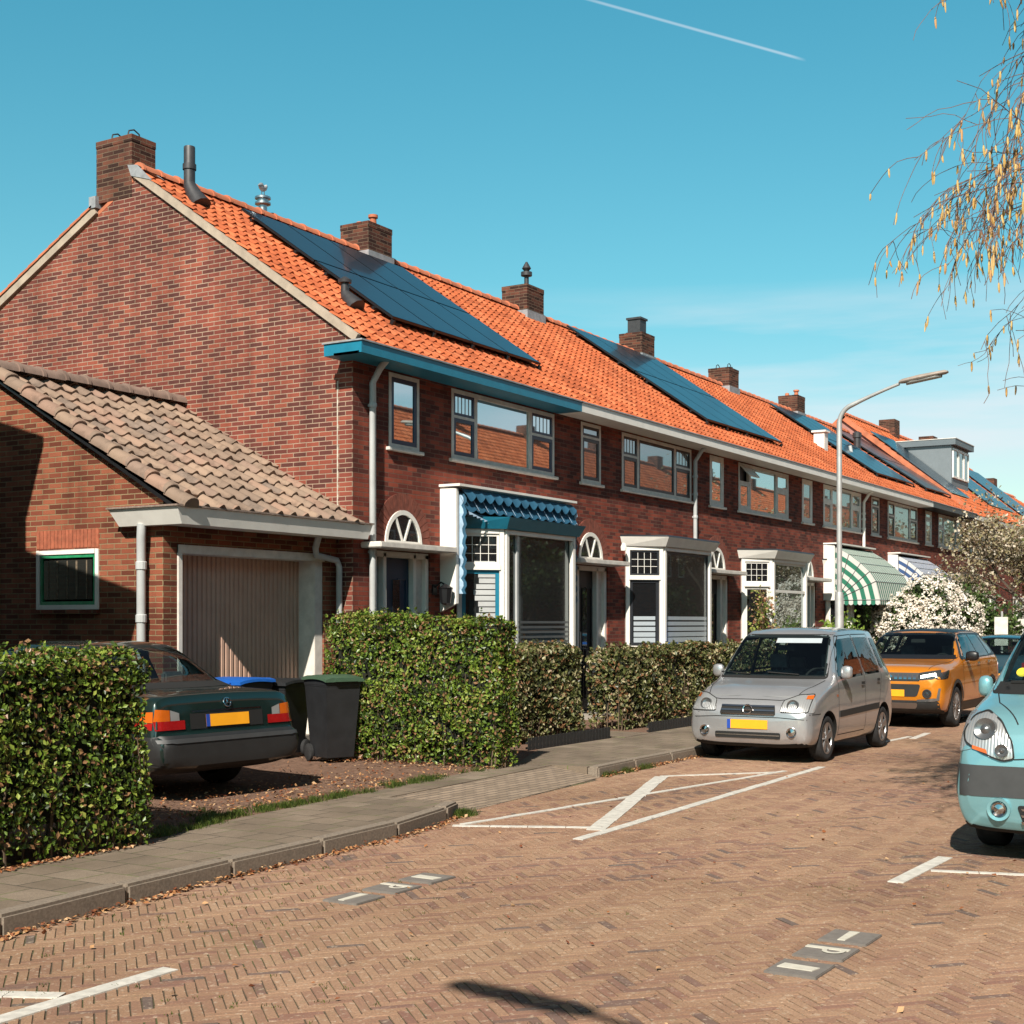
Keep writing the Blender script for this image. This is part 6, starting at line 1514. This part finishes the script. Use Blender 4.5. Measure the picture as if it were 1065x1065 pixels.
c.line('bonnet_seam', [(-.48,.74),(-.3,.755),(.3,.755),(.48,.74)], 'F'); c.line('bonnet_seam', [(.10,.47),(.4,.66),(.8,.76)], 'T'); c.line('bonnet_seam', [(.10,-.47),(.4,-.66),(.8,-.76)], 'T')
c.mirror(1.22, 1.15, TEA, (.09, .055, .085)); c.plate('F', .54, off=.02)
g = M(); a = c.hit('F', .66, 1.235, .02); b = c.hit('F', .0, 1.26, .02); g.tube([a, b], .012, 5); g.build('wiper', MT['seam'], c.t)
c.mz = 1.60; c.open_windows(); c.interior(.98, 1.95, 2.95, seat_h=1.42, wheel_z=1.08)
# ---- dark green saloon, seen from behind ---------------------------------------
GRN = paint('dark_green_paint', (.007,.022,.019), .35, .30)
w1 = [(0,.35,.68,.5,.74,.62,.72,.70,.62,.71),(.08,.25,.76,.5,.85,.75,.80,.80,.70,.81),(.5,.22,.78,.55,.87,.82,.83,.88,.70,.90),(1.35,.22,.78,.55,.87,.88,.84,.94,.72,.97),(1.5,.22,.78,.55,.87,.90,.84,.98,.72,1.0),
      (2.1,.22,.78,.55,.87,.92,.84,1.32,.60,1.37),(2.4,.22,.78,.55,.87,.92,.84,1.37,.58,1.43),(3.1,.22,.78,.55,.87,.93,.84,1.36,.58,1.425),(3.28,.22,.78,.55,.87,.93,.84,1.31,.58,1.375),(3.85,.22,.78,.55,.87,.93,.835,1.00,.69,1.02),
      (4.0,.23,.78,.55,.865,.925,.83,.975,.71,.995),(4.5,.25,.77,.55,.85,.91,.80,.955,.70,.975),(4.58,.27,.76,.54,.845,.89,.79,.94,.69,.96),(4.61,.28,.76,.52,.84,.80,.78,.86,.69,.88),(4.635,.29,.75,.50,.84,.60,.82,.625,.76,.63),(4.71,.31,.74,.48,.83,.57,.80,.60,.72,.605),(4.74,.35,.68,.46,.77,.54,.75,.565,.66,.57)]
c = Car('dark_green_car', 'dark green saloon parked in the drive, seen from behind past the left hedge', 'car', (9.98, 13.50, .10), R(-95), w1, GRN, (.85, 3.65), .31, .19, .855)
c.seal([(-.72,.99),(-.56,1.38),(.56,1.38),(.72,.99)], 'B', .05)
c.decal('rear_window', [(-.67,1.02),(-.54,1.355),(.54,1.355),(.67,1.02)], 'B', 'carglass', .005, rnd=.05)
for P in ([(1.75,.97),(2.12,1.32),(2.62,1.34),(2.62,.97)], [(2.68,.97),(2.68,1.34),(3.12,1.33),(3.42,.98)]): c.seal(P, 'L', .03, .003, rnd=.04); c.seal(P, 'R', .03, .003, rnd=.04); c.both('side_window', P, 'carglass', .004, rnd=.04)
c.decal('windscreen', [(-.68,1.02),(-.54,1.34),(.54,1.34),(.68,1.02)], 'F', 'carglass', .005, rnd=.05)
for sg in (-1, 1):
    o = c.decal('tail_light', [(sg*.50,.655),(sg*.50,.735),(sg*.82,.735),(sg*.82,.655)], 'B', 'red', .008)
    c.decal('tail_light', [(sg*.56,.735),(sg*.56,.80),(sg*.66,.83),(sg*.66,.735)], 'B', 'lampclear', .008); c.decal('tail_light', [(sg*.665,.735),(sg*.665,.83),(sg*.80,.84),(sg*.82,.735)], 'B', 'amber', .008)
    pj = 'L' if sg < 0 else 'R'
    c.decal('tail_light', [(4.36,.66),(4.36,.72),(4.59,.72),(4.59,.66)], pj, 'red', .006); c.decal('tail_light', [(4.40,.725),(4.42,.81),(4.58,.82),(4.59,.725)], pj, 'amber', .006)
    c.decal('bumper_side', [(3.98,.36),(3.98,.60),(4.64,.60),(4.73,.50),(4.73,.36)], pj, 'plastic', .008)
    c.line('body_seam', [(4.02,.85),(3.95,.62)], pj)
c.decal('rear_bumper', [(-.84,.34),(-.84,.605),(.84,.605),(.84,.34)], 'B', 'plastic', .008, rnd=.02)
c.decal('bumper_strip', [(-.83,.545),(-.83,.575),(.83,.575),(.83,.545)], 'B', 'greyplastic', .016)
c.decal('boot_trim', [(-.42,.80),(-.42,.815),(.42,.815),(.42,.80)], 'B', 'chrome', .012)
c.decal('number_recess', [(-.44,.65),(-.44,.79),(.44,.79),(.44,.65)], 'B', 'seam', .006)
c.plate('B', .72, off=.014); q = c.hit('B', 0, .875, .012); o = ringmesh(c.t, 'badge', q+Vector((.005,0,0)), (1, 0, .35), .042, .006, MT['chrome'])
g = M(); ax_ = Vector((1,0,.35)).normalized(); u_ = Vector((0,1,0)); v_ = ax_.cross(u_); v_ = v_ if v_.z > 0 else -v_
for k in range(3): a = R(90+120*k); g.tube([q+Vector((.006,0,0)), q+Vector((.006,0,0))+(u_*math.cos(a)+v_*math.sin(a))*.041], [.008,.002], 5)
g.build('badge_star', MT['chrome'], o)
c.line('boot_seam', [(4.0,-.70),(4.56,-.66)], 'T'); c.line('boot_seam', [(4.0,.70),(4.56,.66)], 'T'); c.mirror(1.85, .96, GRN, (.08,.09,.06))
for pj in 'LR': c.line('door_seam', [(1.6,.35),(1.6,.92)], pj); c.line('door_seam', [(2.65,.35),(2.65,1.36)], pj)
c.mz = 1.32; c.open_windows(); c.interior(1.55, 2.45, 3.2, seat_h=1.18, wheel_z=.9)
# ---- dark hatchback further down the row, seen from behind -----------------------
DRK = paint('dark_blue_paint', (.012,.045,.065), .4, .28)
hb = [(a*.93, b*.9, cc, d*.92, e*.97, f*.90, g_*.97, h_*.915, i_*.97, j_*.915) for a, b, cc, d, e, f, g_, h_, i_, j_ in vi]
c = Car('dark_car', 'dark blue hatchback parked ahead of the orange car, only its rear roof showing', 'car', (33.2, 6.35, 0), R(180), hb, DRK, (.80, 3.12), .31, .19, .84)
c.decal('rear_window', [(-.66,1.03),(-.56,1.38),(.56,1.38),(.66,1.03)], 'B', 'carglass', .005, rnd=.05); c.decal('windscreen', [(-.70,1.04),(-.58,1.40),(.58,1.40),(.70,1.04)], 'F', 'carglass', .005, rnd=.05)
c.both('side_window', [(1.40,1.02),(1.78,1.36),(3.2,1.36),(3.4,1.06)], 'carglass', .005, rnd=.05)
for sg in (-1, 1): c.decal('tail_light', [(sg*.52,.80),(sg*.52,.90),(sg*.76,.93),(sg*.76,.80)], 'B', 'red', .006, rnd=.02)
for sg in (-1, 1): c.decal('headlight', [(sg*.50,.74),(sg*.50,.82),(sg*.76,.86),(sg*.76,.76)], 'F', 'lampclear', .006, rnd=.02)
c.plate('B', .62); c.decal('rear_bumper', [(-.78,.30),(-.78,.45),(.78,.45),(.78,.30)], 'B', 'plastic', .005); c.mirror(1.45, 1.02, DRK, (.09,.10,.07))

c.mz = 1.36; c.open_windows(); c.interior(1.25, 2.1, 2.85, seat_h=1.2, wheel_z=.95)
# ================================================================== street furniture and small things
MT['galv'] = simple('galvanised_pole', (.60,.60,.59), .5, .4, .15, 5)
def lamp(label, x, y, dirn, hgt=5.7, reach=2.0):
    t = thing('street_lamp', label, 'street lamp', (x, y, PZ), group='street lamps'); s = dirn
    m = M(); m.lathe([(.095, -.1), (.095, .35), (.075, .42), (.075, 2.05), (.06, 2.12)], (0, 0, 0), 14); m.build('base_sleeve', MT['galv'], t, smooth=True)
    pts = [(0, 0, 2.1), (0, 0, hgt-1.5)]
    for i in range(1, 9): a = R(72)*i/8; pts.append((0, s*.32*(1-math.cos(a)), hgt-1.5+.32*math.sin(a)))
    e = pts[-1]; d = (s*math.sin(R(72)), math.cos(R(72))); n = 5
    for i in range(1, n+1): f = i/n; pts.append((0, e[1]+d[0]*(reach-.75)*f, e[2]+d[1]*(reach-.75)*f*(1-.12*f)*1.25))
    m = M(); m.tube(pts, [.046]*2+[.040]*8+[.034, .031, .029, .027, .026], 12); m.build('pole', MT['galv'], t, smooth=True, ang=60)
    e = Vector(pts[-1]); m = M(); vs = []
    secs = [(0, .05, .035), (.06, .085, .05), (.35, .10, .06), (.75, .085, .045), (.80, .05, .02)]
    for q, w_, h_ in secs:
        for k in range(12): a = 2*math.pi*k/12; vs.append((w_*math.cos(a), e.y+s*q, e.z+.02+q*.13+h_*max(-.35, math.sin(a))))
    m.add(vs, [(i*12+k, i*12+(k+1) % 12, (i+1)*12+(k+1) % 12, (i+1)*12+k) for i in range(4) for k in range(12)]+[tuple(range(12)), tuple(range(48, 60))]); hd = m.build('lamp_head', simple('lamp_head_weathered', (.40,.33,.28), .6, var=.2), t, smooth=True)
    m = M(); vs = []
    for q, w_ in ((.12, .05), (.2, .075), (.6, .07), (.70, .04)):
        for k in range(8): a = math.pi+math.pi*k/7; vs.append((w_*math.cos(a), e.y+s*q, e.z+.0+q*.13+.05*math.sin(a)))
    m.add(vs, [(i*8+k, i*8+k+1, (i+1)*8+k+1, (i+1)*8+k) for i in range(3) for k in range(7)]); m.build('lamp_cover', simple('lamp_cover', (.55,.55,.52), .25, var=.05), hd, smooth=True)
    return t
lamp('tall bent grey street lamp on the left pavement rising beside the green awning', 23.3, 7.62, -1, 6.50, 1.60)
lamp('street lamp standing behind the viewer whose head shadow falls on the road', -1.6, -1.55, 1, 6.75, 2.75)
# wheelie bins
MT['bin'] = simple('bin_plastic', (.022,.023,.026), .5, var=.25, vs=6)
MT['bingreen'] = simple('bin_lid_green', (.06,.115,.07), .5, var=.15); MT['binblue'] = simple('bin_lid_blue', (.012,.13,.55), .45, var=.1)
def wbin(label, x, y, rz, lid, h=1.0, z=PZ, marks=False):
    t = thing('wheelie_bin', label, 'wheelie bin', (x, y, z), rz, group='wheelie bins'); m = M()
    b, tp = [(-.20,-.21),(.20,-.21),(.20,.24),(-.20,.24)], [(-.26,-.30),(.26,-.30),(.26,.33),(-.26,.33)]
    m.add([(p[0], p[1], .05) for p in b]+[(p[0]*.97, p[1]*.97, h-.09) for p in tp]+[(p[0], p[1], h-.08) for p in tp]+[(p[0], p[1], h-.02) for p in tp], [(3,2,1,0),(12,13,14,15)]+[(i+4*k, (i+1) % 4+4*k, (i+1) % 4+4*k+4, i+4*k+4) for k in range(3) for i in range(4)]); m.build('bin_body', MT['bin'], t, bevel=.015)
    m = M(); vs = []; 
    for i in range(9):
        f = i/8; y_ = -.335+.68*f; zz = h+.01+.03*math.sin(math.pi*min(1, f*1.15)*.9)**.6
        for xx, dz in ((-.29,-.03),(-.28,.0),(-.2,.018),(.2,.018),(.28,.0),(.29,-.03)): vs.append((xx, y_, zz+dz-.02))
    m.add(vs, [(i*6+k, i*6+k+1, (i+1)*6+k+1, (i+1)*6+k) for i in range(8) for k in range(5)]+[(0,1,2,3,4,5), (53,52,51,50,49,48)]); ld = m.build('lid', MT[lid], t, smooth=True, ang=50)
    m = M(); m.tube([(-.2,.36,h-.02),(.2,.36,h-.02)], .018, 8); m.box(-.22,.30,h-.05,-.18,.37,h-.0); m.box(.18,.30,h-.05,.22,.37,h-.0); m.build('handle', MT['bin'], t)
    m = M(); m.box(-.16,-.365,h-.035,.16,-.33,h-.012); m.build('lid_grip', MT[lid], ld)
    for sx in (-1, 1): m = M(); m.lathe([(0, sx*.21), (.09, sx*.21), (.10, sx*.22), (.10, sx*.255), (.085, sx*.265), (0, sx*.265)], (0, .22, .10), 18, 'x'); m.build('wheel', MT['rubber'], t, smooth=True)
    for sx in (-.1, .1): M().box(sx-.015, -.305, .35, sx+.015, -.255, h-.12).build('rib', MT['bin'], t) if False else None
    if marks:
        m = M(); 
        for i in range(5): m.box(.279, -.09+i*.035, h-.285, .2815, -.068+i*.035, h-.262)
        m.build('number_sticker', MT['film'], t)
    return t
wbin('black wheelie bin with a green lid standing against the tall hedge', 12.66, 10.12, R(-22), 'bingreen', .96, marks=True).scale = (.88, .85, 1)
wbin('black wheelie bin with a dark lid between the garage door and the green-lidded bin', 12.72, 10.98, R(-80), 'bin', .90)
wbin('blue-lidded wheelie bin by the garage door behind the dark green car', 12.0, 10.98, R(-84), 'binblue', .935)
wbin('blue-lidded bin behind the long bronze hedge left of the silver car', 23.0, 10.45, R(90), 'binblue', 1.20)
# gull on the roof vent
t = thing('gull', 'small white and grey gull standing on the shiny roof vent', 'bird', (X0+2.75, FY+3.98, 8.675), R(20)); bm = bmesh.new()
m = M(); m.tube([(-.16,0,.09),(-.10,0,.10),(0,0,.11),(.07,0,.13),(.11,0,.165),(.14,0,.185),(.165,0,.18),(.20,0,.172)], [.012,.035,.055,.045,.028,.027,.016,.003], 10); m.build('body', simple('gull_feathers', (.62,.62,.62), .8, var=.25, vs=25), t, smooth=True)
m = M(); m.tube([(-.20,.0,.10),(-.08,0,.135),(.03,0,.14)], [.008,.045,.02], 8); m.build('wings', simple('gull_wing', (.28,.30,.32), .8), t, smooth=True)
m = M(); m.tube([(0,.02,.08),(0,.02,0)], .006, 5); m.tube([(.01,-.02,.08),(.01,-.02,0)], .006, 5); m.build('legs', MT['amber'], t)
# low dark edging along the front garden hedges
def low_fence(x0, x1, y, label):
    t = thing('garden_edging', label, 'garden edging', (x0, y, PZ-.02), group='low garden edgings'); L = x1-x0; m = M(); m.box(0, -.02, .09, L, .0, .12); m.box(0, -.02, .03, L, 0, .055); m.build('rail', MT['plastic'], t); m = M(); x = .02
    while x < L: m.box(x, -.028, 0, x+.075, -.0205, .17); x += .09
    m.build('pickets', MT['plastic'], t)
low_fence(15.0, 17.2, 8.93, 'low dark edging at the foot of the short hedge left of the garden path'); low_fence(18.3, 24.6, 8.85, 'low dark edging at the foot of the long bronze hedge')
# sign pole at the far end
t = thing('sign_pole', 'white pole with small street signs beside the flowering shrub', 'sign', (40.3, 7.75, PZ)); m = M(); m.tube([(0,0,-.05),(0,0,2.45)], .045, 8); m.build('pole', MT['white'], t)
for z, w_, dy in ((2.15, .55, -.28), (1.5, .42, .1)): M().box(-.06, dy-w_/2+.1, z, -.048, dy+w_/2+.1, z+.20).build('sign_plate', MT['offwhite'], t)
t = thing('sign_pole', 'short grey post carrying an upright white sign right of the flowering shrub', 'sign', (38.0, 8.05, PZ)); m = M(); m.tube([(0,0,-.05),(0,0,1.9)], .03, 8); m.build('pole', MT['galv'], t); M().box(-.045, -.16, 1.0, -.032, .18, 1.75).build('sign_plate', MT['offwhite'], t)

# ================================================================== houses further down the row
def far_house(k, label, eave=5.25, ridge=8.9, wd=5.6, gable=False, dormer=False, sol=True, x=0, side=1, y=FY, group='taller brick houses beyond the near row', name='terraced_house', dep=4.1, tex=True):
    h = thing(name, label, 'house', (x, y, 0), 0 if side > 0 else math.pi, group=group)
    m = M(); holes = [(.5,1.2,3.9,5.0),(2.0,4.9,3.9,5.0),(2.2,4.8,1.0,2.7),(.6,1.5,.1,2.4)]; wall_holes(m, 0, wd, -.05, eave, 0, holes, .12); m.build('front_wall', MT['brick_dark'], h)
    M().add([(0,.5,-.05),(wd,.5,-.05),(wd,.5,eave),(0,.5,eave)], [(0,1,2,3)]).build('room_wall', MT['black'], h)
    for (a, b, z0, z1) in holes[:3]:
        m = M(); rect_frame(m, (a,.05), (b,.05), z0, z1, .07, .06, 0)
        if b-a > 1.5: m.obox((a+.7,.05), (a+.77,.05), z0+.07, z1-.07, .06, 0); m.obox((b-.77,.05), (b-.7,.05), z0+.07, z1-.07, .06, 0)
        w_ = m.build('window', MT['white'], h); pane(w_, (a+.07,.05), (b-.07,.05), z0+.07, z1-.07, MT['glass_mid'], .02)
    M().box(.6, .05, .1, 1.5, .11, 2.4).build('door', MT['char'], h)
    m = M(); sl = (ridge-eave)/dep
    tile_field(m, 0, wd, -.4, eave+.03, dep, ridge, .2, .27, seg=4); rf = m.build('roof', MT['tile'], h, smooth=True, ang=55)
    ridge_tiles(rf, 0, wd, dep, ridge+.03, MT['ridge'])
    M().add([(0,dep,ridge-.04),(wd,dep,ridge-.04),(wd,2*dep,eave),(0,2*dep,eave)], [(3,2,1,0)]).build('rear_roof', MT['ridge'], h); M().add([(0,-.38,eave-.03),(wd,-.38,eave-.03),(wd,dep,ridge-.08),(0,dep,ridge-.08)], [(0,1,2,3)]).build('roof_underlay', MT['black'], h)
    M().add([(0,2*dep,-.05),(wd,2*dep,-.05),(wd,2*dep,eave),(0,2*dep,eave)], [(3,2,1,0)]).build('rear_wall', MT['brick'], h)
    g = M(); g.box(0, -.43, eave-.12, wd, -.39, eave+.03); g.box(0, -.39, eave-.12, wd, 0, eave-.10); g.build('gutter', MT['offwhite'], h)
    if not gable: m = M(); m.box(-.35, dep-.3, ridge-1.0, .35, dep+.3, ridge+.5); m.build('chimney', MT['brick_chim'], rf)
    if gable:
        M().prism([(.004,-.05),(.004,eave+.15),(dep,ridge-.1),(2*dep,eave),(2*dep,-.05)], 'x', -.006, .24).build('gable_wall', simple('pink_render', (.45,.22,.19), .85, var=.1), h)
        strip(h, (-.3, eave+.25), (dep+.02, ridge+.03), .16, -.10, .02, 'verge_board', MT['ridge']); strip(h, (2*dep, eave+.15), (dep-.02, ridge+.03), .16, -.10, .02, 'verge_board', MT['ridge'])
    if sol:
        m = M(); n_ = 4
        for i in range(n_):
            a, b = (.6+1.1*i, .6+1.1*i+1.06) if not dormer else (.25+.7*i, .25+.7*i+.67)
            q = M(); P = [(xx, yy, eave+.03+(yy+.4)*(ridge-eave)/(dep+.4)+.12) for xx, yy in ((a,.5),(b,.5),(b,3.2),(a,3.2))]; q.add(P+[(p[0],p[1],p[2]-.035) for p in P], [(0,1,2,3),(7,6,5,4),(0,4,5,1),(1,5,6,2),(2,6,7,3),(3,7,4,0)]); q.build('solar_panel', MT['solar'], h)
    if dormer:
        d = M(); d.box(3.1, 1.15, 6.2, 5.6, 4.6, 8.05); dd = d.build('dormer', simple('dormer_cladding', (.20,.23,.25), .55, var=.06), h)
        d = M(); d.box(2.98, .98, 8.052, 5.75, 4.7, 8.26); d.build('dormer_roof', simple('dormer_fascia', (.15,.18,.20), .5, var=.06), dd)
        d = M(); d.box(2.96, .96, 8.262, 5.77, 4.72, 8.285); d.build('roof_trim', MT['offwhite'], dd)
        d = M()
        for a, b in ((3.2,3.95),(4.0,4.75),(4.8,5.5)): rect_frame(d, (a,1.148), (b,1.148), 6.9, 7.95, .07, .05, 0)
        f = d.build('window', MT['white'], dd); pane(f, (.42,1.14), (3.4,1.14), 6.97, 7.88, MT['glass_mid'], 0) if False else None
        for a, b in ((3.2,3.95),(4.0,4.75),(4.8,5.5)): pane(dd, (a+.07,1.148), (b-.07,1.148), 6.97, 7.88, MT['glass_mid'], .01)
    return h
XB = X0+6*W
FL = ['taller house with a pink gable end and flat-roofed grey dormer beyond the near row', 'orange-roofed house directly right of the one with the grey dormer', 'third house beyond the near row, orange roof half hidden by the spring tree', 'farther orange-roofed house behind the spring tree', 'last orange-roofed house visible behind the teal van']
for k in range(5): far_house(k, FL[k], x=XB+.05+5.6*k, gable=(k == 0), dormer=(k == 0), ridge=8.95 if k < 3 else 8.2, sol=(k in (0, 1, 2)))
# white rail / cable duct running down the roof by the dormer
# across the street (reflected in the windows)
op = None
labs = ['orange-roofed house across the street mirrored in the first upper windows', 'second orange-roofed house across the street', 'third orange-roofed house across the street', 'fourth orange-roofed house across the street', 'fifth orange-roofed house across the street', 'sixth orange-roofed house across the street', 'seventh orange-roofed house across the street', 'eighth orange-roofed house across the street', 'ninth orange-roofed house across the street', 'tenth orange-roofed house across the street']
for k in range(19):
    x_ = -14+7.0*k; lb = 'orange-roofed brick house in the row across the street, seen only mirrored in the windows'
    if op is None: op = far_house(0, lb, eave=6.3, ridge=10.4, wd=7.0, x=x_, side=-1, y=-6.6, group='houses across the street', sol=False)
    else: copy_thing(op, (x_, -6.6, 0))
# neighbour's house left of the drive: out of frame, its shadow falls on the garage side wall
nb = thing('neighbour_house', 'brick house left of the driveway whose shadow falls on the garage wall', 'house', (8.0, 13.0, 0))
def back(u, v, X, Xc):    # wall point seen at pixel (u,v) on plane x=X, traced back along the sun to plane x=Xc
    t = (u-532)/1450; w_ = (648-v)/1450; c_, s_ = math.cos(TH), math.sin(TH); r_ = (c_+s_*t, s_-c_*t, w_); k = X/r_[0]; y, z = r_[1]*k, 1.7+r_[2]*k
    f = (X-Xc)/trav.x; return (y-trav.y*f-13.0, z-trav.z*f)
XC = 8.3
p1, p2, p3 = back(0, 440, GX0, XC), back(45, 455, GX0, XC), back(28, 512, GX0, XC)
p4, p5, p6 = back(101, 603, GX0, XC), back(147, 620, GX0, XC), back(120, 672, GX0, XC)
m = M(); sl = (p1[1]-p2[1])/(p1[0]-p2[0]); far = (p2[0]+5, p2[1]+sl*5)
top3 = p2[1]+sl*(p3[0]-p2[0])
m.prism([(p3[0], -.05), (p3[0], top3-.13), (far[0], far[1]-.15), (far[0], -.05)], 'x', -6.5, .25); m.build('house_body', MT['brick_garage'], nb)
m = M(); m.prism([p3, (p2[0]+.01, p2[1]-.125), (p3[0]-.003, top3-.135)], 'x', -6.5, .25); m.build('eave_board', MT['white'], nb)
m = M(); m.prism([(p2[0]+.0, p2[1]-.12), (far[0], far[1]-.14), far, (p2[0], p2[1])], 'x', -6.6, .32); m.build('roof', MT['ridge'], nb)
m = M(); m.prism([(p2[0]+.02, p2[1]-.02), (p2[0]+.02, p2[1]-.16), (p2[0]+3.2, p2[1]-.16+sl*3.2), (p2[0]+3.2, p2[1]-.02+sl*3.2)], 'x', .325, .345); m.build('verge_board', MT['white'], nb)
sl5 = (p4[1]-p5[1])/(p4[0]-p5[0]); t6 = p5[1]+sl5*(p6[0]-p5[0]); e5 = (p5[0]+2.6, p5[1]+sl5*2.6)
m = M(); m.prism([(p6[0], -.05), (p6[0], t6-.09), (e5[0], e5[1]-.11), (e5[0], -.05)], 'x', -2.6, .28); m.build('side_shed', MT['brick_garage'], nb)
m = M(); m.prism([p6, (p5[0]+.01, p5[1]-.085), (p6[0]-.003, t6-.095)], 'x', -2.6, .28); m.build('eave_board', MT['white'], nb)
m = M(); m.prism([(p5[0], p5[1]-.08), (e5[0], e5[1]-.10), e5, (p5[0], p5[1])], 'x', -2.7, .34); m.build('shed_roof', MT['char'], nb)
m = M(); ya = p3[0]+1.1; xframe(m, ya, ya+1.0, 4.3, 5.5, .07, .245, .28); w_ = m.build('window', MT['white'], nb); M().box(.25, ya+.07, 4.37, .262, ya+.93, 5.43).build('pane', MT['glass_mid'], w_)
for o in list(bpy.data.objects):
    if o.name.startswith('house_body') or o.name.startswith('side_shed'):
        bm = bmesh.new(); bm.from_mesh(o.data); bmesh.ops.recalc_face_normals(bm, faces=bm.faces); bm.to_mesh(o.data); bm.free()
# far trees closing the street
for i, (x_, y_, hh, rr) in enumerate(((72, 5.5, 7, 3.6), (80, 1.5, 8, 4.0), (86, 9, 8, 4), (64, -1.5, 6.5, 3.2), (95, 4, 9, 5))):
    leafy_tree('street_tree', ['bushy tree at the far end of the street', 'rounded green tree closing the street', 'tree behind the last orange roof', 'green tree on the right far side of the street', 'tallest green tree at the street end'][i], 'tree', (x_, y_, 0), hh, rr, MT['green'] if i % 2 else MT['spring'], 50+i, 3500, .20, .2, 4, base=.25)

# ================================================================== overall reflectance (materials were mixed too light; paints marked keep stay)
for m_ in bpy.data.materials:
    if not m_.use_nodes or m_.get('keep'): continue
    nt = m_.node_tree; b = nt.nodes.get('Principled BSDF')
    if b is None: continue
    K = ALB.get(m_.name.split('.')[0], ALB['*']); s_ = b.inputs['Base Color']
    if s_.is_linked:
        src = s_.links[0].from_socket; mx = nt.nodes.new('ShaderNodeMix'); mx.data_type = 'RGBA'; mx.blend_type = 'MULTIPLY'; mx.inputs[0].default_value = 1
        nt.links.new(src, mx.inputs[6]); mx.inputs[7].default_value = (K, K, K, 1); nt.links.new(mx.outputs[2], s_)
